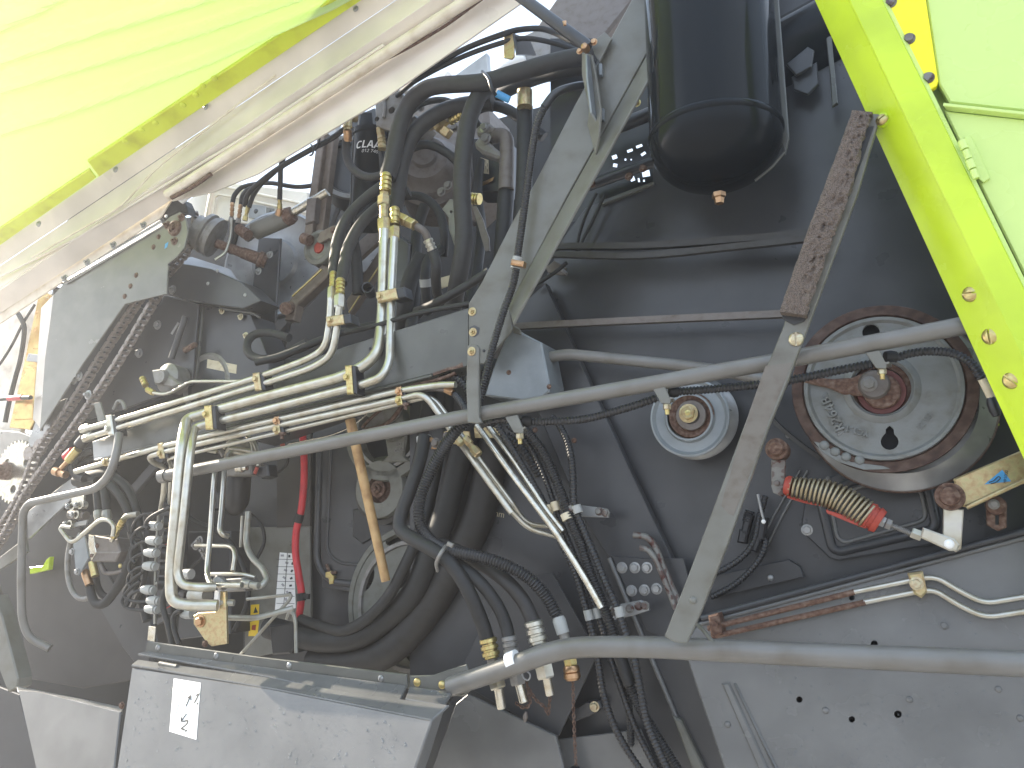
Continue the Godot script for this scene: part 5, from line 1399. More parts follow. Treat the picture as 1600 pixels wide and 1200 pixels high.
	strap("small clamp on the thin tubes left of the big bend", 250, 704, -0.262, 8, 24, -8, "yzinc", 0, 4, 0.03)
	strap("worn clamp on the last thin tube below the end cap", 164, 722, -0.262, 8, 12, -8, "yzinc", 0, 0, 0.03)
	for q in [["rusty screw tail under the tube clamps right of wood stick", 634, 630, 634, 640], ["rusty screw tail under the tube clamps above red cable", 441, 676, 441, 686]]:
		one("clamp_screw", spindle([q[1], q[2], -0.25], [q[3], q[4], -0.25], [[0, 6], [0.4, 6], [0.42, 3], [1, 3]], 10), M.rust, q[0], "screw")
	var bw := thing("bent_wire_tube", "bent grey tube stepping down from the beam's left end", "tube")
	part(bw, "tube", tubemesh(bent([[186, 678, -0.27], [183, 705, -0.29], [172, 742, -0.3], [152, 763, -0.3], [46, 786, -0.3], [36, 800, -0.3], [33, 900, -0.28], [34, 965, -0.26], [44, 996, -0.24], [78, 1013, -0.2]], 0.0, 0.08), 6.2 * K(100, 776, -0.3), 16), M.railpaint)
	part(bw, "end_plate", plate([[179, 676], [186, 675], [187, 700], [180, 702]], -0.275, 0.008), M.strut)
	var lv := thing("red_sleeved_fitting", "brass hose fitting with red sleeve left of the beam end", "fitting")
	part(lv, "sleeve", spindle([124, 696, -0.12], [134, 684, -0.12], [[0, 9], [1, 9]], 16), M.blackmat)
	part(lv, "red_sleeve", spindle([104, 715, -0.12], [115, 705, -0.12], [[0, 8], [1, 8]], 16), M.red)
	part(lv, "brass_body", spindle([107, 720, -0.13], [122, 702, -0.13], [[0, 6.5], [0.5, 7], [1, 6.5]], 16), M.brass)
	part(lv, "stem", spindle([96, 732, -0.12], [107, 720, -0.12], [[0, 4], [1, 4]], 12), M.copper)
	part(lv, "tee", spindle([86, 736, -0.12], [103, 742, -0.12], [[0, 7], [0.4, 7], [0.42, 5], [0.7, 5], [0.72, 6], [1, 6]], 12), M.copper)
	for q in [[[128, 672], [140, 668]], [[132, 686], [144, 681]]]:
		part(lv, "tube_nut", nut([q[0][0], q[0][1], -0.26], [q[1][0], q[1][1], -0.26], 7), M.tube)
# ---------------------------------------------------------------- rail and corrugated looms
func rail_and_looms():
	var r := thing("long_rail_pipe", "long grey rail pipe rising across the whole machine side", "pipe")
	part(r, "pipe", tubemesh(poly([[256, 744, -0.33], [730, 650, -0.335], [1050, 594, -0.335], [1250, 558, -0.335], [1530, 504, -0.335]]), 0.0178, 20), M.railpaint)
	part(r, "end_collar", spindle([252, 745, -0.33], [262, 743, -0.33], [[0, 10.5], [1, 11]], 18), M.railpaint)
	for q in [["grey clip tab under the rail at the corner box", 806, 664, 0.0], ["grey clip tab under the rail at the small idler", 1036, 618, 1.0], ["grey clip tab under the rail at the large pulley", 1372, 563, 2.0]]:
		var x: float = q[1]
		var y: float = q[2]
		var w := 17.0 if q[3] < 2 else 20.0
		var t := thing("rail_clip", q[0], "clip", "welded clips under the rail")
		part(t, "tab", plate([[x - w, y - 12], [x + 2, y - 16], [x + w * 0.7, y + 8], [x + w * 0.6, y + 13], [x - 3, y + 12]], -0.345, 0.006, 0.001), M.strut)
		part(t, "foot", plate([[x - 3, y + 10, -0.345], [x + w * 0.9, y + 6, -0.345], [x + w * 1.1, y + 10, -0.29], [x, y + 15, -0.29]], 0.0, 0.005, 0.001), M.strut)
		part(t, "nut", nut([x + 6, y + 13, -0.33], [x + 6.5, y + 22, -0.33], 6.5), M.zincbolt)
		part(t, "stud", spindle([x + 6.5, y + 21, -0.33], [x + 7, y + 30, -0.33], [[0, 4], [1, 3.6]], 12), M.brass)
		part(t, "rubber_grip", spindle([x + w * 0.55, y - 6, -0.31], [x + w * 1.4, y - 6, -0.3], [[0, 8], [0.5, 9.5], [1, 8]], 12), M.rubber)
	var g := "black corrugated conduits along the rail"
	one("corrugated_conduit", loom([[752, 664], [780, 656], [815, 658], [850, 659], [912, 655], [950, 646], [1000, 631], [1028, 621]], -0.3, 6.6), M.loom, "corrugated conduit sagging under rail from corner box to small idler", "conduit", g)
	one("corrugated_conduit", loom([[1056, 612], [1090, 610], [1125, 607], [1185, 601], [1235, 594], [1300, 581], [1364, 568]], -0.3, 7.2), M.loom, "corrugated conduit under rail between small idler and large pulley", "conduit", g)
	var ce := thing("corrugated_conduit", "corrugated conduit arching from the large pulley behind lime beam", "conduit", g)
	part(ce, "conduit", loom([[1396, 561, -0.3], [1420, 553, -0.3], [1452, 549, -0.3], [1487, 552, -0.31], [1516, 567, -0.31], [1534, 592, -0.31]], -0.3, 7.4), M.loom)
	part(ce, "end_tape", spindle([1534, 592, -0.31], [1549, 622, -0.3], [[0, 6], [1, 6]], 12), M.cream)
	part(ce, "plug", spindle([1548, 620, -0.3], [1558, 650, -0.3], [[0, 6], [0.3, 9], [0.7, 9], [1, 6]], 8), M.blackmat)
	# loom on the diagonal strut
	var sl := thing("strut_conduit", "long corrugated conduit running down the olive diagonal strut", "conduit")
	part(sl, "smooth_end", hose([[925, 132, -0.2], [895, 136, -0.24], [868, 146, -0.27], [850, 168, -0.28]], 0.0, 6.6), M.loom)
	part(sl, "conduit", loom([[850, 168], [840, 192], [832, 232], [824, 290], [816, 350], [810, 390], [803, 440], [786, 490], [768, 550], [757, 596], [750, 625], [742, 650]], -0.28, 6.4, 4.2), M.loom)
	part(sl, "copper_clip", plate(rect(807, 410, 20, 9, 10), -0.325, 0.02, 0.004), M.copper)
	part(sl, "clip_pad", spindle([809, 402, -0.28], [805, 420, -0.28], [[0, 8], [1, 8]], 14), M.greyplastic)
	# bundle to the right of the couplings
	var gb := "black corrugated conduits of the hanging bundle"
	one("bundle_conduit", loom([[776, 664, -0.2], [800, 700, -0.19], [827, 745, -0.18], [852, 790, -0.17], [862, 812, -0.17], [878, 850, -0.17], [900, 897, -0.16], [916, 950, -0.16], [926, 990, -0.16], [934, 1030, -0.15], [942, 1080, -0.15], [956, 1125, -0.14], [976, 1165, -0.13], [1006, 1210, -0.13]], 0.0, 6.0), M.loom, "leftmost corrugated conduit of the hanging black bundle", "conduit", gb)
	one("bundle_conduit", loom([[792, 664, -0.17], [822, 690, -0.16], [847, 735, -0.16], [866, 787, -0.16], [883, 832, -0.16], [902, 878, -0.15], [914, 903, -0.15], [931, 952, -0.15], [944, 990, -0.14], [953, 1025, -0.14], [970, 1075, -0.14], [992, 1135, -0.13], [1030, 1210, -0.12]], 0.0, 5.2), M.loom, "second corrugated conduit from left in the hanging black bundle", "conduit", gb)
	var l3 := thing("bundle_conduit", "thick corrugated conduit in the middle of the hanging black bundle", "conduit", gb)
	part(l3, "conduit", loom([[812, 664, -0.18], [832, 684, -0.18], [852, 714, -0.18], [876, 768, -0.18], [890, 808, -0.18], [907, 848, -0.18], [922, 895, -0.18], [930, 915, -0.18], [944, 948, -0.17], [958, 988, -0.17], [968, 1022, -0.16]], 0.0, 8.4, 4.4), M.loom)
	part(l3, "smooth_sleeve", hose([[966, 1018, -0.16], [976, 1046, -0.16], [984, 1070, -0.16]], 0.0, 10), M.rubber)
	part(l3, "lower_length", loom([[980, 1062, -0.15], [992, 1090, -0.14], [1014, 1130, -0.13], [1048, 1185, -0.12], [1070, 1220, -0.12]], 0.0, 8.2, 4.4), M.loom)
	part(l3, "lower_length", loom([[974, 1060, -0.13], [980, 1085, -0.12], [984, 1120, -0.1], [986, 1165, -0.08]], 0.0, 6.0, 4.4), M.loom)
	one("bundle_conduit", loom([[862, 650, -0.12], [876, 668, -0.13], [889, 698, -0.15], [895, 740, -0.17], [897, 785, -0.18], [908, 818, -0.18], [931, 872, -0.18], [948, 914, -0.18], [961, 942, -0.18], [976, 984, -0.18], [991, 1030, -0.18], [1000, 1075, -0.18], [1010, 1125, -0.17], [1028, 1170, -0.16], [1052, 1220, -0.15]], 0.0, 6.4), M.loom, "rightmost corrugated conduit curving in from the grey corner box", "conduit", gb)
	one("bundle_conduit", loom([[790, 680, -0.12], [815, 700, -0.1], [832, 725, -0.08], [842, 745, -0.06]], 0.0, 7.0), M.loom, "short corrugated conduit tucked behind the top of hanging bundle", "conduit", gb)
	one("bundle_conduit", loom([[700, 606, -0.22], [716, 622, -0.24], [728, 640, -0.26], [736, 656, -0.27]], 0.0, 6.0), M.loom, "short corrugated conduit passing down left behind the flat bar", "conduit", gb)
	one("bundle_conduit", loom([[690, 590, -0.18], [708, 588, -0.2], [724, 600, -0.2], [735, 618, -0.2]], 0.0, 7.0), M.loom, "short corrugated conduit leaving the cut-out under the beam", "conduit", gb)
	for q in [["cream tape ring on the leftmost conduit at the upper clamp", 856, 797, 7.4], ["cream tape ring on the second conduit at the upper clamp", 868, 791, 6.6]]:
		one("tape_ring", spindle([q[1] - 2, q[2] - 7, -0.168], [q[1] + 2, q[2] + 7, -0.168], [[0, q[3]], [1, q[3]]], 16), M.cream, q[0], "tape")
	one("tape_ring", spindle([900, 790, -0.18], [904, 802, -0.18], [[0, 7.6], [1, 7.6]], 16), M.greyplastic, "grey tape ring on the rightmost conduit at the upper clamp", "tape")
	one("tape_ring", spindle([884, 802, -0.18], [888, 812, -0.18], [[0, 9.4], [1, 9.4]], 16), M.cream, "cream tape ring on the thick conduit at the upper clamp", "tape")
	for q in [["grey tape ring on the leftmost conduit at the lower clamp", 920, 961, 7.2, -0.16], ["grey tape ring on the second conduit at the lower clamp", 933, 958, 6.4, -0.15], ["grey tape ring on the rightmost conduit at the lower clamp", 968, 956, 7.6, -0.18]]:
		one("tape_ring", spindle([q[1] - 2, q[2] - 8, q[4]], [q[1] + 2, q[2] + 8, q[4]], [[0, q[3]], [1, q[3]]], 16), M.greyplastic, q[0], "tape")
	for q in [["galvanised clamp bar across the hanging bundle, the upper one", [[872, 787], [906, 789], [944, 794], [951, 800], [950, 809], [920, 808], [884, 806]], [[884, 789], [893, 794], [936, 799], [946, 801]]], ["rust-spotted clamp bar across the hanging bundle, the lower one", [[936, 953], [962, 945], [1000, 938], [1012, 943], [1014, 954], [990, 962], [944, 972]], [[949, 959], [960, 955], [998, 947], [1008, 946], [984, 951]]]]:
		var t := thing("bundle_clamp", q[0], "clamp", "clamp bars on the hanging bundle")
		var cbar := part(t, "bar", plate(q[1], -0.13, 0.012, 0.002), M.galv)
		for p in q[2]: bolt(cbar, p[0], p[1], -0.132 if p[0] > 930 else -0.18, 5, "hex", "flaky")
	var sw := thing("sensor_plugs", "black wiring plugs on the wall behind the foam strut", "wiring plug")
	for q in [[[1196, 775, -0.04], [1186, 812, -0.05], [1178, 846, -0.05], [1160, 870, -0.05], [1130, 890, -0.05], [1100, 900, -0.04]], [[1190, 830, -0.04], [1196, 850, -0.05], [1182, 880, -0.06], [1150, 912, -0.05], [1110, 934, -0.04]]]:
		part(sw, "cable", loom(q, 0.0, 5.2), M.loom)
	for q in [[1166, 820, 12, 34, 15], [1190, 826, 12, 36, 8], [1182, 850, 10, 26, 20], [1160, 838, 14, 22, 10]]: part(sw, "plug", plate(rect(q[0], q[1], q[2], q[3], q[4]), -0.06, 0.03, 0.004), M.blackmat)
	part(sw, "pale_tie", pipe([[1184, 772], [1190, 800], [1194, 815]], -0.06, 2.2), M.galv)
	bolt(sw, 1193, 815, -0.07, 3.5, "dome", "white")
	part(sw, "ribbed_boot", loom([[1172, 798], [1166, 818]], -0.05, 8, 4), M.blackmat)
# ---------------------------------------------------------------- middle and lower middle
func middle_low():
	var fw := thing("spoked_flywheel", "grey cast spoked flywheel with raised marks behind the rail", "flywheel")
	var ctr := [603, 672, 0.02]
	part(fw, "rim", turned(603, 672, 0.02, NN, [[-30, 62], [-30, 78], [-4, 80], [0, 78], [0, 64], [-6, 61]], 64), M.spoked)
	part(fw, "inner_lip", turned(603, 672, 0.02, NN, [[-20, 60], [-2, 60], [-2, 55], [-20, 54]], 64), M.castgrey)
	for a in [90.0, 210.0, 330.0]:
		var d := Vector2(cos(deg_to_rad(a)), sin(deg_to_rad(a)))
		var s := Vector2(-d.y, d.x)
		var c := Vector2(618, 660)
		var w := []
		for q in [[0.0, -20], [52.0, -13], [62.0, -24], [62.0, 24], [52.0, 13], [0.0, 20]]:
			var v: Vector2 = c + d * q[0] + s * q[1]
			w.append([v.x, v.y])
		part(fw, "spoke", plate(w, 0.015, 0.03, 0.005), M.spoked)
	part(fw, "hub", turned(612, 660, 0.0, NN, [[-20, 30], [10, 28], [12, 22], [12, 0]], 32), M.spoked)
	text(fw, "CLN2", 624, 703, 0.0145, 5.5, -8, "castgrey", 0.003)
	text(fw, "EO", 623, 694, 0.0145, 6, -5, "castgrey", 0.003)
	part(fw, "rusty_guard", plate([[560, 676], [592, 640], [630, 628], [622, 650], [600, 668], [572, 680]], -0.04, 0.01, 0.003), M.castgrey)
	part(fw, "rust_edge", pipe([[570, 672], [600, 666], [618, 650], [630, 630]], -0.05, 3.5, 0.06), M.rust)
	part(fw, "rust_edge", pipe([[566, 668], [582, 650], [596, 640]], -0.045, 2.5, 0.06), M.rust)
	var mp := thing("mid_pulley", "small grey pulley with rusty bolt under the spoked flywheel", "pulley")
	part(mp, "face", turned(592, 764, 0.02, NN, [[-40, 44], [-4, 46], [0, 44], [0, 22]], 48), M.spoked)
	part(mp, "recess", turned(592, 764, 0.02, NN, [[-3, 24], [-1, 22], [-14, 20], [-14, 0]], 32), M.rust)
	part(mp, "belt", turned(598, 766, 0.05, NN, [[-20, 44], [-20, 53], [0, 53], [4, 46]], 48), M.belt)
	bolt(mp, 591, 764, 0.03, 9, "stud", "rust")
	var dw := thing("large_drive_disc", "large grey slotted drive disc at the bottom behind thick hoses", "disc")
	var hs := []
	for q in [[575, 905, 20], [622, 845, 80], [632, 902, 30], [700, 1010, 20], [678, 950, 120], [610, 990, 60], [712, 905, 140], [655, 1030, 100]]:
		var hp := []
		for i in 14:
			var an := TAU * i / 14
			var v := Vector2(cos(an) * 20, sin(an) * 8).rotated(deg_to_rad(-90 + q[2]))
			hp.append([q[0] + v.x, q[1] + v.y])
		hs.append(poly(hp, 0.06))
	var mb := MB.new()
	mb.prism(disc(643, 946, 0.06, 112, 56), NN, 0.012, 0.0, hs)
	part(dw, "web", mb.mesh(), M.spoked)
	part(dw, "rim", turned(643, 946, 0.06, NN, [[-40, 112], [-40, 123], [-2, 124], [0, 122], [0, 114], [-8, 110]], 72), M.spoked)
	part(dw, "step_ring", turned(643, 946, 0.06, NN, [[-1, 102], [4, 100], [4, 94], [-1, 92]], 64), M.castgrey)
	part(dw, "hub", turned(650, 950, 0.06, NN, [[0, 34], [12, 32], [14, 26], [14, 0]], 32), M.dark)
	var dp := thing("pressed_inner_door", "grey pressed inner door with rounded rim and small brass latch", "door")
	var dps := part(dp, "sheet", plate([[493, 690], [640, 672], [650, 900], [610, 935], [503, 918]], 0.1, 0.02, 0.004), M.dark)
	part(dps, "pressed_rim", tubemesh(bent([[500, 700], [495, 880], [515, 908], [600, 918], [642, 880]], 0.1, 0.05), 0.012, 10), M.dark)
	part(dps, "pressed_rim", tubemesh(bent([[518, 700], [511, 862], [530, 880], [600, 886]], 0.1, 0.05), 0.006, 8), M.dark)
	part(dp, "handle_recess", plate([[550, 796], [582, 790], [590, 836], [566, 850], [550, 838]], 0.094, 0.01, 0.004), M.blackmat)
	var dpl := part(dp, "latch", plate([[508, 894], [516, 892], [518, 898], [522, 900], [520, 912], [514, 913], [513, 904], [508, 902]], 0.085, 0.012, 0.002), M.brass)
	part(dpl, "latch_arm", pipe([[510, 882], [516, 896], [526, 894]], 0.09, 2.4), M.rust)
	var ww := one("wooden_stick", spindle([547, 655, -0.2], [603, 908, -0.12], [[0, 8], [1, 7]], 18), M.wood, "tan round wooden stick leaning under the rail before flywheel", "stick")
	var rc := thing("red_cable", "thick bright red battery cable with black bands below rail", "cable")
	part(rc, "cable", hose([[473, 680], [475, 715], [475, 750], [471, 795], [463, 830], [462, 865], [467, 900], [471, 930], [466, 970], [462, 990]], 0.03, 5.6, 14), M.red)
	part(rc, "band", spindle([469, 803, 0.03], [465, 816, 0.03], [[0, 7], [0.5, 7.4], [1, 7]], 14), M.rubber)
	part(rc, "band", spindle([470, 927, 0.03], [471, 939, 0.03], [[0, 7.4], [1, 7.4]], 14), M.rubber)
	part(rc, "band_tail", plate(rect(477, 932, 9, 8, 5), 0.02, 0.01, 0.002), M.rubber)
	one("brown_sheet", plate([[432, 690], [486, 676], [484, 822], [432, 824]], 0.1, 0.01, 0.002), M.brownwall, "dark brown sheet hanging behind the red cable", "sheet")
	var lpn := thing("sticker_panel", "pale grey inner panel carrying white table sticker and yellow stickers", "panel")
	part(lpn, "sheet", plate([[382, 824], [484, 822], [486, 1010], [382, 1030]], 0.11, 0.01, 0.002), M.strut)
	var lws := part(lpn, "white_sticker", plate([[437, 863], [459, 865], [462, 950], [429, 958]], 0.1093, 0.001, 0.0), M.white, "white printed table sticker")
	for i in 7:
		part(lws, "sticker_line", plate(rect(446, 874 + i * 11.5, 28, 0.7, 1), 0.108, 0.0004, 0.0), M.ink)
		part(lws, "sticker_mark", plate(rect(441 + (i * 7) % 9, 868 + i * 11.5, 5, 3.2, 12 * i), 0.108, 0.0004, 0.0), M.fadedprint)
		part(lws, "sticker_mark", plate(rect(452 + (i * 5) % 6, 869 + i * 11.5, 3, 4, 20 * i), 0.108, 0.0004, 0.0), M.ink)
	part(lws, "sticker_line", plate(rect(446, 908, 0.7, 88, 4), 0.1078, 0.0003, 0.0), M.ink)
	part(lpn, "yellow_sticker", plate([[392, 945], [405, 944], [404, 968], [398, 966], [391, 966]], 0.1093, 0.001, 0.0), M.labelyellow)
	part(lpn, "yellow_sticker", plate([[390, 972], [405, 968], [402, 994], [388, 994]], 0.1093, 0.001, 0.0), M.labelyellow)
	part(lpn, "sticker_mark", plate([[399, 948], [403, 957], [396, 958]], 0.108, 0.0004, 0.0), M.ink)
	part(lpn, "sticker_mark", plate([[394, 977], [400, 976], [399, 985], [393, 984]], 0.108, 0.0004, 0.0), M.redplastic)
	# thick lower hoses
	var g := "thick black lower hoses"
	one("coolant_hose", hose([[742, 640, -0.06], [728, 690, -0.06], [710, 748, -0.06], [693, 812, -0.06], [673, 860, -0.06], [650, 920, -0.06], [612, 962, -0.05], [562, 994, -0.05], [505, 1001, -0.04], [455, 990, -0.03], [420, 980, -0.02]], 0.0, 19, 18), M.rubber, "thick black coolant hose sweeping left to the clamp block", "hose", g)
	one("coolant_hose", hose([[775, 690, -0.02], [765, 735, -0.02], [750, 800, -0.02], [728, 850, -0.02], [692, 915, -0.02], [650, 975, -0.02], [604, 1018, -0.02], [555, 1034, -0.01], [490, 1036, 0.0]], 0.0, 25, 18), M.rubberwarm, "thickest black coolant hose sweeping below its neighbour to lower left", "hose", g)
	one("coolant_hose", hose([[690, 690, -0.03], [672, 780, -0.05], [650, 845, -0.09], [632, 885, -0.1], [608, 930, -0.1], [572, 968, -0.09], [537, 985, -0.08], [500, 978, -0.05], [470, 968, -0.03]], 0.0, 9, 14), M.rubber, "slimmer black hose riding above the two thick coolant hoses", "hose", g)
	one("upper_drop_hose", hose([[672, 600, 0.0], [670, 640, 0.0], [662, 690, 0.02], [652, 740, 0.02]], 0.0, 13, 14), M.rubber, "black hose dropping before the flywheel's right rim", "hose", g)
	one("upper_drop_hose", hose([[706, 600, 0.02], [705, 660, 0.02], [696, 730, 0.03], [676, 800, 0.02]], 0.0, 14, 14), M.rubber, "black hose dropping behind the brass tube unions", "hose", g)
	var cb := thing("hose_clamp_block", "black plastic clamp block gripping the thick hoses at left", "clamp block")
	part(cb, "block", plate([[419, 978], [458, 972], [460, 1012], [452, 1022], [424, 1024]], -0.07, 0.1, 0.006), M.blackmat)
	part(cb, "hoop", pipe([[448, 968, -0.09], [452, 956, -0.09], [459, 958, -0.09], [462, 972, -0.09], [463, 1020, -0.09]], 0.0, 3, 0.03), M.tubegrey)
	# flexible hydraulic hoses to the couplings
	var gh := "flexible hoses to the quick couplings"
	var a := thing("coupling_hose", "smooth black hose bending at mid height to the first coupling", "hose", gh)
	var pa := [[664, 682, -0.22], [656, 720, -0.24], [640, 768, -0.26], [626, 806, -0.27], [626, 826, -0.28], [646, 842, -0.29], [688, 866, -0.3], [714, 893, -0.3], [736, 932, -0.29], [754, 975, -0.27], [763, 1004, -0.26]]
	var ha := part(a, "hose", hose(pa, 0.0, 11, 16), M.rubber)
	wraptext(ha, "ASTERFLEX  2 TT  10", curve(pa), 0.37, 0.015, 0.009, 0.25, "fadedprint")
	wraptext(ha, "MASTERFLUID", curve(pa), 0.03, 0.015, 0.008, -0.3, "fadedprint")
	part(a, "ferrule", crimp([762, 997, -0.26], [769, 1030, -0.26], 14, 3), M.brass)
	part(a, "nut", nut([773, 1054, -0.25], [779, 1076, -0.25], 14), M.tube)
	part(a, "nipple", spindle([779, 1076, -0.25], [784, 1108, -0.25], [[0, 9], [0.1, 7.5], [0.95, 7.5], [1, 6.5]], 16), M.bright)
	part(a, "body", spindle([768, 1028, -0.26], [776, 1062, -0.25], [[0, 8], [1, 8]], 16), M.castgrey)
	var b := thing("coupling_hose", "black hose to the second coupling under the white pipe sticker", "hose", gh)
	var pb := [[640, 838, -0.2], [680, 862, -0.24], [712, 880, -0.27], [748, 908, -0.28], [776, 944, -0.27], [790, 975, -0.26], [796, 1000, -0.26]]
	var hb := part(b, "hose", hose(pb, 0.0, 10.2, 16), M.rubber)
	wraptext(hb, "CORTI ASTERFLEXY  TT 16", curve(pb), 0.12, 0.013, 0.009, 0.1, "fadedprint")
	part(b, "ferrule", crimp([795, 994, -0.26], [800, 1024, -0.26], 12, 3), M.castgrey)
	part(b, "body", spindle([803, 1030, -0.25], [808, 1062, -0.25], [[0, 8], [1, 8]], 16), M.castgrey)
	part(b, "nut", nut([805, 1046, -0.25], [810, 1070, -0.25], 13), M.castgrey)
	part(b, "nipple", spindle([811, 1068, -0.25], [819, 1098, -0.25], [[0, 7.5], [0.95, 7.5], [1, 6]], 16), M.bright)
	part(b, "pull_ring", tubemesh(curve([[822, 1048], [828, 1054], [826, 1062], [819, 1060], [816, 1052], [822, 1048]], -0.27), 0.002, 8), M.galv)
	var c := thing("coupling_hose", "black hose with arching print to the third coupling", "hose", gh)
	var pc := [[690, 850, -0.19], [725, 866, -0.22], [765, 888, -0.24], [798, 915, -0.25], [820, 943, -0.25], [834, 974, -0.25]]
	var hc := part(c, "hose", hose(pc, 0.0, 11.5, 16), M.rubberwarm)
	wraptext(hc, "TECH FLUID DRIVE", curve(pc), 0.1, 0.015, 0.009, 0.2, "fadedprint")
	part(c, "ferrule", crimp([833, 970, -0.25], [842, 1008, -0.25], 15, 3), M.tube)
	part(c, "body", spindle([842, 1008, -0.25], [850, 1044, -0.25], [[0, 9], [1, 9]], 16), M.castgrey)
	part(c, "nut", nut([848, 1036, -0.25], [853, 1060, -0.25], 15), M.tube)
	part(c, "nipple", spindle([854, 1058, -0.25], [860, 1087, -0.25], [[0, 9], [0.1, 7.5], [0.95, 7.5], [1, 6.5]], 16), M.bright)
	var d := thing("coupling_hose", "corrugated hose sweeping from flat bar to the brass coupling", "hose", gh)
	part(d, "hose", loom([[728, 658, -0.3], [710, 676, -0.3], [688, 708, -0.28], [667, 750, -0.27], [656, 785, -0.27], [657, 820, -0.27], [674, 845, -0.28], [702, 860, -0.29], [750, 870, -0.29], [792, 884, -0.28], [828, 905, -0.26], [853, 932, -0.24], [870, 962, -0.23]], 0.0, 9.6, 4.6), M.loom)
	part(d, "sleeve", spindle([872, 964, -0.23], [880, 990, -0.23], [[0, 9], [0.2, 10.5], [1, 10]], 16), M.greyplastic)
	part(d, "body", spindle([880, 988, -0.23], [890, 1020, -0.23], [[0, 8], [1, 8]], 14), M.castgrey)
	part(d, "brass_nut", nut([888, 1016, -0.23], [892, 1040, -0.23], 11), M.brass)
	part(d, "brass_body", spindle([892, 1040, -0.23], [895, 1063, -0.23], [[0, 11], [0.2, 13], [0.4, 13], [0.45, 11.5], [0.5, 13], [0.8, 13.5], [1, 10]], 20), M.copper)
	var zt0 := thing("zip_tie", "grey zip tie with square head round the bundled coupling hoses", "zip tie")
	part(zt0, "band", tubemesh(curve([[697, 853, -0.31], [688, 866, -0.335], [682, 880, -0.325], [684, 892, -0.3]], 0.0), 0.005, 8), M.castgrey)
	part(zt0, "head", plate(rect(702, 851, 10, 7, 25), -0.325, 0.008, 0.002), M.castgrey)
	var zh := thing("banded_hose_clip", "pale banded rubber clip and bolt below the middle of rail", "clip")
	part(zh, "band", spindle([662, 682, -0.2], [663, 690, -0.2], [[0, 12], [1, 12]], 18), M.greyplastic)
	part(zh, "strap", plate([[658, 680], [676, 684], [690, 690], [686, 702], [672, 702], [676, 692], [658, 688]], -0.225, 0.008, 0.002), M.copper)
	bolt(zh, 681, 692, -0.23, 6, "hex", "castbrown")
	var zt := thing("hose_tie", "black tie and blue plug on the arching hose", "tie")
	part(zt, "tie", tubemesh(curve([[754, 112, -0.06], [764, 124, -0.1], [769, 140, -0.1], [774, 148, -0.08]], 0.0), 0.006, 8), M.blackmat)
	part(zt, "plug", spindle([776, 146, -0.06], [796, 156, -0.04], [[0, 6], [1, 5.5]], 12), M.labelblue)
	# chains with dust caps
	for q in [["long rusty chain hanging from the brass coupling at bottom", [[895, 1062], [896, 1110], [898, 1160], [900, 1200]], 1.0], ["short rusty chain curled under the second coupling", [[822, 1062], [826, 1084], [828, 1100], [818, 1106], [806, 1098]], 2.0], ["short rusty chain linking the second and third couplings", [[826, 1076], [838, 1094], [852, 1106], [856, 1116], [858, 1100], [860, 1086]], 3.0]]:
		var t := thing("dust_cap_chain", q[0], "chain", "rusty dust cap chains")
		var path := even(curve(q[1], -0.24, 10), 0.0075)
		for i in path.size() - 1:
			var dd := (path[i + 1] - path[i]).normalized()
			var o := part(t, "link", chain_link(), M.rust)
			var side := (NN if i % 2 == 0 else dd.cross(NN)).normalized()
			side = (side - dd * side.dot(dd)).normalized()
			o.transform = Transform3D(Basis(dd, side.cross(dd), side), (path[i] + path[i + 1]) * 0.5)
		if q[2] == 1.0: part(t, "dust_cap", turned(899, 1206, -0.24, Vector3.UP, [[-20, 0], [-18, 14], [-6, 16], [4, 12], [8, 5], [8, 0]], 20), M.blackmat)
		if q[2] == 2.0: part(t, "bead", spindle([822, 1112, -0.24], [820, 1128, -0.24], [[0, 2], [0.5, 4.5], [1, 2]], 10), M.castbrown)
	text(get_node("gusset_plate"), "5 Lmm", 772, 802, -0.002, 9, 10, "cream", 0.0005, 400)

func chain_link() -> ArrayMesh:
	if unit.has("chain_link"): return unit.chain_link
	var path := PackedVector3Array()
	for i in 13:
		var a := TAU * i / 12
		path.append(Vector3(cos(a) * 0.0032 + 0.0024 * signf(cos(a)), sin(a) * 0.0032, 0))
	var r := PackedFloat32Array()
	r.resize(13)
	r.fill(0.0011)
	var mb := MB.new()
	mb.sweep(path, r, 6, false)
	unit["chain_link"] = mb.mesh()
	return unit["chain_link"]
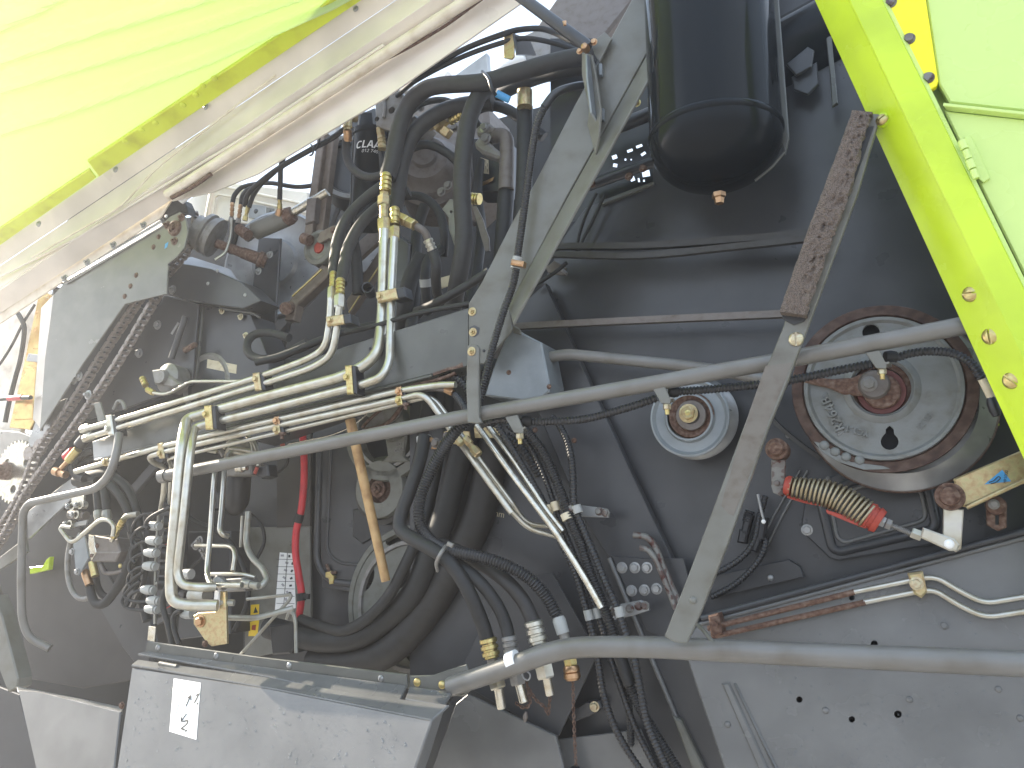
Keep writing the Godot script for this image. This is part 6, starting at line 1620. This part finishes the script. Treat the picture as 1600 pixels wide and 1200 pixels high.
# ---------------------------------------------------------------- lower left: valve blocks, box, sheets
func left_low():
	var hb := thing("hinged_box", "grey metal box with hinged sloping lid and numbered sticker", "box")
	var F := [[205, 1046], [400, 1076], [672, 1120], [697, 1108], [650, 1300], [150, 1300]]
	var pl := facing(P(206, 1043, -0.37), P(674, 1126, -0.47), P(600, 1330, -0.57))
	part(hb, "front", lay([[206, 1043], [420, 1076], [674, 1126], [648, 1200], [600, 1330], [150, 1330], [183, 1200]], pl, 0.0, 0.006, 0.002), M.boxpaint)
	part(hb, "front_bevel", plate([[676, 1125, -0.468], [697, 1104, -0.42], [672, 1180, -0.45], [620, 1330, -0.52], [602, 1330, -0.568], [650, 1200, -0.503]], 0.0, 0.006, 0.002), M.panel)
	part(hb, "lid", plate([[216, 1030, -0.35], [420, 1060, -0.38], [560, 1086, -0.41], [702, 1104, -0.42], [674, 1125, -0.469], [420, 1076, -0.416], [206, 1042, -0.37]], 0.0, 0.006, 0.002), M.panel)
	part(hb, "upper_lid", plate([[228, 1017, -0.336], [420, 1045, -0.338], [636, 1075, -0.34], [624, 1098, -0.402], [560, 1085, -0.404], [420, 1059, -0.374], [217, 1028, -0.345]], 0.0, 0.006, 0.002), M.panel)
	part(hb, "upper_lid", plate([[640, 1072, -0.34], [706, 1082, -0.345], [694, 1102, -0.41], [633, 1092, -0.402]], 0.0, 0.006, 0.002), M.panel)
	var bfl := part(hb, "back_flange", plate([[230, 1002], [400, 1026], [635, 1054], [636, 1076], [400, 1044], [226, 1018]], -0.335, 0.006, 0.002), M.beam)
	var rfl := part(hb, "right_flange", plate([[639, 1056], [676, 1055], [702, 1046], [728, 1038], [731, 1046], [733, 1052], [712, 1068], [706, 1082], [640, 1074]], -0.33, 0.006, 0.002), M.beam)
	for s in [[247, 1012], [338, 1025], [452, 1040], [595, 1060]]: bolt(bfl, s[0], s[1], -0.335, 5, "slot", "galv", s[0] % 90)
	for s in [[652, 1066], [691, 1070]]: bolt(rfl, s[0], s[1], -0.33, 6.5, "dome", "brass")
	for h in [[[250, 1037], [277, 1042], -0.362], [[543, 1090], [597, 1099], -0.412]]:
		part(hb, "hinge", spindle([h[0][0], h[0][1], h[2]], [h[1][0], h[1][1], h[2] - 0.004], [[0, 4], [1, 4]], 12), M.strut)
		part(hb, "hinge_leaf", plate([[h[0][0] - 4, h[0][1] + 6, h[2] - 0.02], [h[1][0] - 6, h[1][1] + 8, h[2] - 0.022], [h[1][0] + 2, h[1][1] + 1, h[2]], [h[0][0] + 2, h[0][1] + 1, h[2]]], 0.0, 0.004, 0.001), M.panel)
	var stk := part(hb, "sticker", lay([[272, 1060], [314, 1067], [307, 1156], [265, 1143]], pl, 0.001, 0.001, 0.0), M.white, "white sticker with numbered arrows")
	for q in [["1.", 309, 1092], ["2.", 291, 1134]]:
		text(stk, q[0], q[1], q[2], -0.44, 16, 0, "ink", 0.0004, 700)
		var o: Node3D = stk.get_child(stk.get_child_count() - 1)
		var up := (Vector3.UP - pl.normal * pl.normal.y).normalized()
		o.transform = Transform3D(Basis(up.cross(pl.normal), up, pl.normal).rotated(pl.normal, deg_to_rad(-9)), on(pl, q[1], q[2]) + pl.normal * 0.0014)
	for q in [[[291, 1104], [298, 1088]], [[294, 1091], [298, 1087], [299, 1094]], [[292, 1115], [284, 1127]], [[284, 1121], [284, 1127], [289, 1127]]]:
		part(stk, "sticker_arrow", tubemesh(on_plane(q, pl, 0.0014), 0.0017, 6), M.ink)
	for q in [[[275, 1064], [290, 1080], [302, 1090]], [[286, 1078], [280, 1100], [274, 1120]]]:
		part(stk, "sticker_line", tubemesh(on_plane(q, pl, 0.0012), 0.0009, 5), M.fadedprint)
	var ls := thing("left_lower_sheet", "bright grey sheet left of the hinged box with rolled top", "sheet")
	part(ls, "sheet", plate([[28, 1078, -0.29], [60, 1080, -0.3], [190, 1112, -0.34], [180, 1200, -0.38], [165, 1330, -0.44], [90, 1330, -0.42], [56, 1200, -0.36]], 0.0, 0.006, 0.003), M.boxpaint)
	part(ls, "top_fold", plate([[26, 1072, -0.25], [58, 1070, -0.26], [130, 1088, -0.28], [192, 1104, -0.3], [191, 1111, -0.341], [60, 1079, -0.299], [28, 1077, -0.289]], 0.0, 0.006, 0.001), M.galv)
	bolt(ls, 191, 1102, -0.34, 4, "hex", "rust")
	var la := thing("left_angle_post", "rusty mud-marked angle post at the lower left edge", "post")
	part(la, "post", plate([[-10, 930], [2, 960], [28, 1060], [26, 1074], [12, 1082], [-20, 1000]], -0.25, 0.05, 0.004), M.strut)
	part(la, "post", plate([[-10, 880, -0.2], [28, 1000, -0.2], [52, 1062, -0.2], [30, 1066, -0.24], [0, 950, -0.24]], 0.0, 0.01, 0.002), M.castbrown)
	one("olive_side_strip", plate([[-60, 1050], [30, 1085], [56, 1190], [70, 1320], [-60, 1320]], -0.15, 0.01, 0.003), M.dark, "dark blue-grey sheet at the lower left corner of machine", "sheet")
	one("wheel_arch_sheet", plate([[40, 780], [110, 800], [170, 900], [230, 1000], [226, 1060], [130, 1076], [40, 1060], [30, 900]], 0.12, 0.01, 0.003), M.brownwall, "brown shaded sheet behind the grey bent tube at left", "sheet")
	one("white_flange_sheet", plate([[42, 800, -0.02], [118, 742, -0.02], [122, 770, -0.02], [44, 842, -0.02]], 0.0, 0.01, 0.002), M.galv, "bright sunlit flange below the chain at left", "flange")
	one("rust_lower_flange", plate([[-40, 900], [40, 840], [42, 862], [0, 890], [-40, 925]], -0.02, 0.01, 0.002), M.strut, "grey flange strip below the chain at the left edge", "flange")
	for q in [["brown-grey brace slanting behind the left valve hoses", [[196, 768], [256, 700], [268, 704], [208, 774]], 0.2], ["second brown-grey brace slanting behind the left valve hoses", [[150, 716], [228, 690], [232, 698], [156, 726]], 0.24], ["dark upright plate edge behind the ribbed cable plugs", [[206, 800], [226, 800], [222, 960], [212, 960]], 0.1], ["dark sheet with slanting edge under the left valve block", [[150, 940], [226, 900], [240, 1010], [226, 1056], [190, 1010]], 0.09]]:
		one("inner_brace", plate(q[1], q[2], 0.02, 0.003), M.dark, q[0], "brace", "inner braces at lower left")
	one("wire_harness", hose([[206, 830], [214, 870], [212, 910], [222, 940], [230, 970]], 0.0, 7, 10), M.rubber, "black wire harness hanging behind the ribbed cable plugs", "wire harness")
	one("wire_harness", hose([[216, 830], [228, 862], [226, 905], [216, 930], [206, 950]], -0.03, 4, 10), M.rubber, "thinner black wire harness behind the ribbed cable plugs", "wire harness")
	var wl := thing("lime_wedge", "small lime green bracket low behind the bent grey tube", "bracket")
	part(wl, "wedge", plate([[46, 886], [66, 884], [72, 874], [77, 870], [75, 890], [46, 897]], 0.08, 0.02, 0.003), M.lime)
	# left valve block
	var vb := thing("left_valve_block", "brownish steel valve block with brass union at left", "valve block")
	part(vb, "block", plate([[145, 836], [182, 842], [188, 862], [180, 878], [140, 878], [136, 862]], -0.14, 0.06, 0.004), M.castbrown)
	part(vb, "lower_face", plate([[149, 863, -0.143], [187, 863, -0.143], [180, 879, -0.11], [141, 879, -0.11]], 0.0, 0.006, 0.002), M.castgrey)
	part(vb, "pale_side", plate([[138, 835], [146, 837], [150, 863], [142, 876], [137, 864]], -0.145, 0.02, 0.002), M.bright)
	bolt(vb, 152, 853, -0.14, 4, "dome", "rust")
	bolt(vb, 143, 868, -0.147, 3, "dome", "rust")
	part(vb, "nut", nut([174, 846, -0.16], [178, 838, -0.16], 4), M.tube)
	part(vb, "nut", nut([177, 840, -0.16], [182, 832, -0.16], 5.5), M.brass)
	part(vb, "nut", nut([181, 832, -0.16], [185, 826, -0.16], 4.5), M.brass)
	part(vb, "ferrule", crimp([185, 826, -0.16], [193, 812, -0.16], 5, 3), M.brass)
	part(vb, "elbow", pipe([[192, 813], [198, 806], [216, 803]], -0.15, 4.5), M.tubegrey)
	part(vb, "ferrule", spindle([144, 878, -0.13], [149, 900, -0.13], [[0, 6], [1, 6]], 14), M.brass)
	part(vb, "ferrule", spindle([133, 892, -0.12], [140, 914, -0.12], [[0, 6], [0.3, 7], [1, 6]], 14), M.copper)
	part(vb, "small_elbow", pipe([[158, 882], [162, 895], [176, 896], [192, 892]], -0.12, 3.2), M.castbrown)
	bolt(vb, 188, 884, -0.12, 4, "dome", "brass")
	var wp := thing("zinc_side_plate", "bright pale plate with two studs left of the valve block", "plate")
	part(wp, "plate", plate([[114, 848], [122, 832], [132, 838], [138, 872], [122, 900], [118, 890]], -0.15, 0.006, 0.001), M.bluegrey)
	for b in [[113, 862], [121, 893]]: bolt(wp, b[0], b[1], -0.15, 4, "hex", "galv")
	one("bent_u_tube", pipe([[176, 838], [179, 822], [170, 812], [156, 812], [112, 850], [94, 826], [98, 822], [112, 824]], -0.2, 3.2, 0.03), M.tube, "thin bright tube bent into a hook above the left valve block", "tube")
	var cl := thing("hose_clip_stack", "stack of pale double hose clips left of the valve block", "clip")
	part(cl, "bracket", plate([[111, 774], [131, 774], [130, 792], [112, 790]], -0.18, 0.008, 0.001), M.bright)
	for q in [[112, 791], [125, 789], [119, 804], [108, 819]]:
		part(cl, "clip", turned(q[0], q[1], -0.18, NN, [[-10, 0], [-10, 6], [0, 6.5], [0, 3.5], [-8, 3]], 16), M.tube)
		bolt(cl, q[0] - 6, q[1], -0.185, 3.4, "hex", "galv")
	part(cl, "barrel", spindle([110, 804, -0.16], [135, 806, -0.16], [[0, 7], [1, 7]], 16), M.castbrown)
	part(cl, "lower_plate", plate([[118, 816], [136, 812], [134, 820], [112, 824]], -0.17, 0.006), M.galv)
	var g := "black hoses round the left valve block"
	for q in [["black hose with brown ferrule bending in a U below valve block", [[139, 912], [143, 930], [150, 943], [164, 942], [178, 925], [192, 900], [204, 872], [214, 840]], 7.0, -0.11, "rubber"],
			["second black hose bending in a U just behind the first", [[149, 898], [153, 918], [164, 932], [178, 928], [192, 905], [206, 880]], 5.5, -0.08, "rubberwarm"],
			["grey outer hose looping furthest left beside the valve block", [[112, 838], [106, 870], [107, 905], [116, 928], [130, 936], [150, 930], [172, 934], [190, 915]], 4.0, -0.06, "castgrey"],
			["left black hose dropping from the bundle to a ribbed cap", [[150, 748], [152, 775], [154, 800]], 6.0, -0.05, "rubber"],
			["middle black hose dropping from the bundle to a ribbed cap", [[160, 748], [164, 775], [167, 800]], 6.0, -0.05, "rubber"],
			["long black hose curving from the bundle behind the brass union", [[166, 752], [186, 772], [200, 798], [208, 830]], 7.0, -0.04, "rubber"],
			["outer black hose curving furthest right from the bundle", [[176, 744], [198, 762], [212, 792], [218, 830]], 7.0, -0.02, "rubber"],
			["grey looping hose left of the beam's end cap", [[148, 704], [126, 712], [114, 728], [118, 742], [132, 748]], 6.0, -0.1, "rubber"],
			["black hose looping inside the grey one at beam end", [[150, 716], [132, 722], [124, 734], [136, 746], [150, 750]], 5.0, -0.08, "rubber"]]:
		var vh := thing("valve_hose", q[0], "hose", g)
		part(vh, "hose", hose(q[1], q[3], q[2], 12), M[q[4]])
		if q[0].contains("ribbed cap"):
			var w: Array = q[1][2]
			part(vh, "ribbed_end", spindle([w[0] - 1, 798, -0.06], [w[0] + 1, 812, -0.06], [[0, 6.5], [0.5, 7.5], [1, 6.5]], 12, true), M.tubegrey)
	one("hose_knot", spindle([118, 752, -0.02], [180, 742, -0.02], [[0, 8], [0.3, 14], [0.7, 14], [1, 8]], 16), M.rubber, "black bundled hoses gathered behind the bent grey tube", "hose bundle")
	# solenoid column
	var places := [[240, 822, 256, 815, "second"], [239, 845, 255, 840, "third"], [236, 864, 252, 864, "fourth"], [234, 885, 250, 888, "fifth"], [231, 922, 247, 912, "sixth"], [240, 939, 0, 0, "seventh"], [237, 952, 0, 0, "eighth"]]
	var sc := thing("valve_column", "upright dark valve column behind the grey cable plugs", "valve column")
	part(sc, "body", plate([[250, 782], [275, 782], [266, 960], [238, 960]], -0.08, 0.06, 0.004), M.dark)
	part(sc, "rod", pipe([[248, 800], [243, 880], [242, 975]], -0.1, 2.2), M.tubegrey)
	part(sc, "lower_tab", plate([[232, 978], [243, 980], [241, 1003], [230, 1000]], -0.2, 0.006, 0.001), M.bright)
	part(sc, "arm", plate([[246, 965], [262, 960], [258, 970], [244, 976]], -0.14, 0.02, 0.002), M.dark)
	for i in 6: part(sc, "red_wire", pipe([[258, 826 + i * 25], [266, 822 + i * 25], [270, 818 + i * 25]], -0.12, 0.8, 0.01, 6), M.red if i % 2 else M.cream)
	var i := 0
	for q in places:
		var x: float = q[0]
		var y: float = q[1]
		var t := thing("cable_plug", "ribbed grey cable plug with looping wire, %s from the top" % q[4], "plug", "ribbed grey cable plugs of the valve column")
		part(t, "cap", spindle([x - 8, y - 1, -0.17], [x + 7, y, -0.17], [[0, 5.5], [0.3, 7], [0.55, 7.6], [1, 7.6]], 14, true), M.greyplastic)
		part(t, "collar", spindle([x + 7, y, -0.17], [x + 10, y + 0.5, -0.17], [[0, 6], [1, 6]], 14), M.greyplastic)
		var lp: Array
		if i < 5: lp = [[x - 7, y], [x - 20, y + 3], [x - 32, y + 14], [x - 34, y + 26], [x - 27, y + 34 if i < 4 else y + 8]]
		else: lp = [[x - 7, y + 1], [x - 26, y + 1], [x - 42, y - 4], [x - 46, y - 14], [x - 34, y - 32], [x - 18, y - 44]]
		part(t, "wire", hose(lp, -0.165, 2.6, 8), M.rubber)
		if q[2] > 0: part(t, "coil", turned(q[2] + 4.0, q[3], -0.12, (NN - EX * 0.8).normalized(), [[-14, 0], [-14, 10], [4, 10], [5, 8], [5, 4], [8, 4], [8, 0]], 18), M.blackmat)
		if q[2] > 0: bolt(t, q[2] - 2.0, q[3], -0.145, 3.6, "dome", "tubegrey", 0, (NN - EX * 0.8).normalized(), "button")
		i += 1
	var t0 := thing("cable_plug", "black solenoid with thick wire at the top of the column", "plug", "ribbed grey cable plugs of the valve column")
	part(t0, "coil", turned(260, 789, -0.12, (NN - EX * 0.8).normalized(), [[-14, 0], [-14, 10], [4, 10], [5, 8], [5, 4], [8, 4], [8, 0]], 18), M.blackmat)
	part(t0, "wire", hose([[268, 792], [250, 800], [234, 810], [228, 820], [232, 826]], -0.19, 3.4, 8), M.rubber)
	part(t0, "wire", hose([[240, 802], [220, 806], [208, 822], [206, 840], [214, 850]], -0.16, 2.6, 8), M.rubber)
	for q in [["ribbed grey plug low beside the zinc bracket plate", 293, 959], ["ribbed grey plug behind the big bend's lower end", 291, 897]]:
		one("cable_plug", spindle([q[1] - 8, q[2], -0.2], [q[1] + 8, q[2], -0.2], [[0, 6], [0.4, 8], [1, 8]], 14, true), M.greyplastic, q[0], "plug", "ribbed grey cable plugs of the valve column")
	one("column_cable", hose([[278, 898], [262, 915], [254, 942], [262, 975], [270, 1010]], -0.2, 4.5, 10), M.rubber, "black cable curving down behind the big bend to box", "cable")
	one("column_cable", hose([[284, 952], [272, 962], [272, 982], [280, 1006]], -0.22, 4, 10), M.rubber, "ribbed black cable from the low plug down to box", "cable")
	# second manifold
	var mf := thing("valve_manifold", "grey valve manifold with many ports right of big bend", "valve block")
	part(mf, "block", plate([[334, 905], [380, 902], [382, 924], [340, 926]], -0.25, 0.06, 0.004), M.castgrey)
	part(mf, "nut", nut([338, 905, -0.31], [352, 916, -0.31], 9), M.castgrey)
	part(mf, "cylinder", spindle([300, 930, -0.18], [324, 930, -0.18], [[0, 11], [1, 11]], 20), M.tubegrey)
	part(mf, "end_button", spindle([286, 930, -0.17], [296, 930, -0.18], [[0, 9], [1, 10]], 16), M.blackmat)
	part(mf, "port", spindle([380, 912, -0.25], [404, 915, -0.25], [[0, 7], [0.5, 7], [0.52, 5], [1, 5]], 14), M.tubegrey)
	part(mf, "body", plate([[288, 830], [360, 830], [360, 990], [276, 1000]], 0.02, 0.1, 0.004), M.dark)
	part(mf, "yellow_dot", turned(327, 875, 0.01, NN, [[0, 3.4], [2, 3], [2, 0]], 12), M.labelyellow)
	for q in [[312, 845], [318, 860], [306, 852], [322, 868]]: bolt(mf, q[0], q[1], -0.1, 5, "stud", "castgrey")
	var bk := thing("zinc_bracket_plate", "zinc bracket plate with big hex bolt above the hinged box", "bracket")
	part(bk, "plate", plate([[302, 962], [310, 957], [336, 956], [338, 924], [352, 924], [354, 1006], [330, 1010], [322, 1004], [302, 975]], -0.3, 0.008, 0.002), M.yzinc)
	part(bk, "pale_strip", plate([[335, 923], [342, 923], [340, 952], [333, 950]], -0.31, 0.006, 0.001), M.white)
	bolt(bk, 314, 971, -0.3, 7, "hex", "copper")
	bolt(bk, 321, 1006, -0.3, 4, "hex", "rust")
	var gt := "small tubes of the valve manifold"
	for q in [["left of two upright thin tubes right of the big bend", [[352, 722, -0.1], [338, 724, -0.16], [335, 740, -0.2], [329, 830, -0.24], [323, 895, -0.28], [328, 913, -0.32], [345, 914, -0.33], [378, 914, -0.33]], 4.2],
			["right of two upright thin tubes right of the big bend", [[400, 712, -0.06], [360, 704, -0.1], [352, 720, -0.14], [346, 800, -0.18], [343, 828, -0.2], [348, 836, -0.2], [356, 838, -0.18]], 4.0],
			["thin tube stepping right then down to manifold nut", [[306, 852, -0.15], [360, 853, -0.2], [368, 862, -0.22], [364, 892, -0.24]], 3.6],
			["thin tube from manifold nut curling to the right", [[326, 897, -0.24], [378, 897, -0.24], [398, 902, -0.22]], 3.4],
			["thicker tube from black accumulator bending right to manifold port", [[388, 800, -0.12], [384, 850, -0.14], [392, 870, -0.16], [412, 890, -0.18], [418, 905, -0.2], [408, 916, -0.22], [396, 916, -0.23]], 5.0],
			["slim tube beside the accumulator tube dropping to cable loop", [[379, 806, -0.1], [376, 855, -0.1]], 2.6],
			["horizontal tube stub below the manifold", [[340, 941, -0.3], [366, 942, -0.28]], 5.0],
			["long grey tube running right from zinc bracket plate", [[358, 965, -0.2], [400, 966, -0.18], [440, 955, -0.14], [458, 950, -0.12]], 4.6],
			["bent grey rod pointing right above the yellow stickers", [[386, 936, -0.1], [456, 929, -0.08], [452, 938, -0.08], [380, 1018, -0.1]], 2.6]]:
		one("manifold_tube", pipe(q[1], 0.0, q[2], 0.03), M.tubegrey if q[2] > 4.4 or q[2] < 3 else M.tube, q[0], "tube", gt)
	one("stay_rod", pipe([[446, 944], [376, 1022]], -0.05, 2.4), M.bright, "bright thin stay rod slanting behind the yellow stickers", "rod")
	var ac := thing("black_accumulator", "black rounded accumulator under a sensor block below rail", "accumulator")
	part(ac, "bulb", turned(370, 744, -0.03, -Vector3.UP, [[0, 0], [0, 22], [30, 22], [44, 20], [54, 14], [60, 6], [61, 0]], 36), M.blackmat)
	part(ac, "side_bulb", turned(346, 770, 0.0, -Vector3.UP, [[0, 0], [0, 12], [24, 12], [28, 6], [28, 0]], 24), M.blackmat)
	var sb := thing("sensor_block", "grey block with bright sensor and black plug under rail", "sensor")
	part(sb, "block", plate([[352, 730], [392, 722], [392, 742], [354, 744]], -0.1, 0.06, 0.004), M.castgrey)
	part(sb, "sensor", spindle([370, 733, -0.17], [386, 731, -0.17], [[0, 5], [0.3, 5], [0.32, 6], [0.6, 6], [0.62, 4], [1, 4]], 14), M.bright)
	part(sb, "plug", plate([[396, 730], [418, 726], [420, 744], [408, 748], [398, 742]], -0.14, 0.04, 0.004), M.blackmat)
	part(sb, "red_ring", spindle([398, 740, -0.15], [402, 730, -0.15], [[0, 3], [1, 3]], 8), M.redplastic)
	var uo := thing("upper_union_cluster", "cluster of bent steel tubes behind the rail's left end", "tubes")
	for q in [[[320, 702], [330, 705], [340, 706]], [[352, 712], [358, 700], [390, 704], [420, 712]], [[392, 684], [402, 700], [404, 728]], [[386, 680], [394, 690], [398, 716]], [[348, 704], [360, 688], [380, 690]], [[362, 686], [358, 700], [362, 712]]]:
		part(uo, "tube", pipe(q, -0.1, 3.4, 0.03), M.tube)
	part(uo, "nut", nut([346, 702, -0.1], [352, 712, -0.1], 6), M.castgrey)
	part(uo, "block", plate([[352, 690], [388, 684], [392, 706], [358, 712]], -0.04, 0.04, 0.003), M.castgrey)
	var gc := "black cables of the manifold"
	for q in [["black cable arcing behind the upright thin tubes", [[300, 700], [294, 740], [290, 800], [306, 815], [335, 828], [360, 848], [378, 880], [388, 915], [384, 950], [366, 985]], 4.2, -0.04],
			["thin black cable looping right of the accumulator", [[390, 802], [408, 820], [413, 845], [404, 868], [398, 876]], 2.8, 0.02],
			["thin black loop under the black sensor plug", [[420, 742], [434, 738], [448, 725], [450, 706]], 2.6, 0.02],
			["dark cable sweeping left from the solenoid nuts", [[320, 868], [300, 885], [290, 900]], 2.6, -0.08]]:
		one("manifold_cable", hose(q[1], q[3], q[2], 8), M.rubber, q[0], "cable", gc)
	one("coil_spring_red", loom([[441, 690], [443, 706]], 0.04, 4, 4), M.redplastic, "tiny red ribbed spring beside the red cable's top", "spring")
	one("belly_flap", plate([[400, 690, -0.18], [470, 672, -0.18], [560, 648, -0.18], [590, 634, -0.12], [560, 660, -0.12], [430, 700, -0.1]], 0.0, 0.006, 0.001), M.dark, "dark flap under the beam with a pale lower edge", "flap")
	one("flap_rod", pipe([[450, 694], [520, 680], [556, 664], [592, 628]], -0.13, 1.2, 0.05, 8), M.bright, "bright thin wire edging the flap under the beam", "wire")
# ---------------------------------------------------------------- small things, wet spots
func drops(label: String, pts: Array, pl: Plane, count: int, rmin: float, rmax: float):
	var nrm := pl.normal
	var mb := MB.new()
	mb.lathe(Vector3.ZERO, Vector3(0, 0, 1), [[0.0, 1.0], [0.22, 0.92], [0.4, 0.7], [0.5, 0.36], [0.53, 0.0]], 8)
	var o := MultiMeshInstance3D.new()
	var mm := MultiMesh.new()
	mm.transform_format = MultiMesh.TRANSFORM_3D
	mm.mesh = mb.mesh()
	mm.instance_count = count
	var ax := Vector3.UP.cross(nrm).normalized()
	var b := Basis(ax, nrm.cross(ax), nrm)
	for i in count:
		var u := rng.randf()
		var v := rng.randf()
		var a := on(pl, pts[0][0], pts[0][1]).lerp(on(pl, pts[1][0], pts[1][1]), u)
		var c := on(pl, pts[3][0], pts[3][1]).lerp(on(pl, pts[2][0], pts[2][1]), u)
		var r := lerpf(rmin, rmax, pow(rng.randf(), 3.0))
		mm.set_instance_transform(i, Transform3D(b.scaled(Vector3(r, r * rng.randf_range(0.9, 1.3), r)), a.lerp(c, v)))
	o.multimesh = mm
	o.material_override = M.water
	o.name = numbered("water_drops", self)
	add_child(o)
	meta(o, label, "water drops", "", "stuff")
func small_things():
	drops("scattered rain drops on the lower side panel", [[1190, 985], [1600, 900], [1600, 1200], [1230, 1200]], facing(P(1092, 972, -0.11), P(1600, 838, -0.11), P(1400, 1300, -0.165)), 420, 0.0008, 0.0028)
	drops("scattered rain drops on the front of the hinged box", [[215, 1056], [650, 1132], [620, 1210], [190, 1200]], facing(P(206, 1043, -0.37), P(674, 1126, -0.47), P(600, 1330, -0.57)), 420, 0.001, 0.0034)
	drops("scattered rain drops on the lid of the hinged box", [[232, 1019], [628, 1078], [616, 1094], [222, 1028]], facing(P(228, 1017, -0.336), P(636, 1075, -0.34), P(420, 1059, -0.374)), 160, 0.001, 0.003)
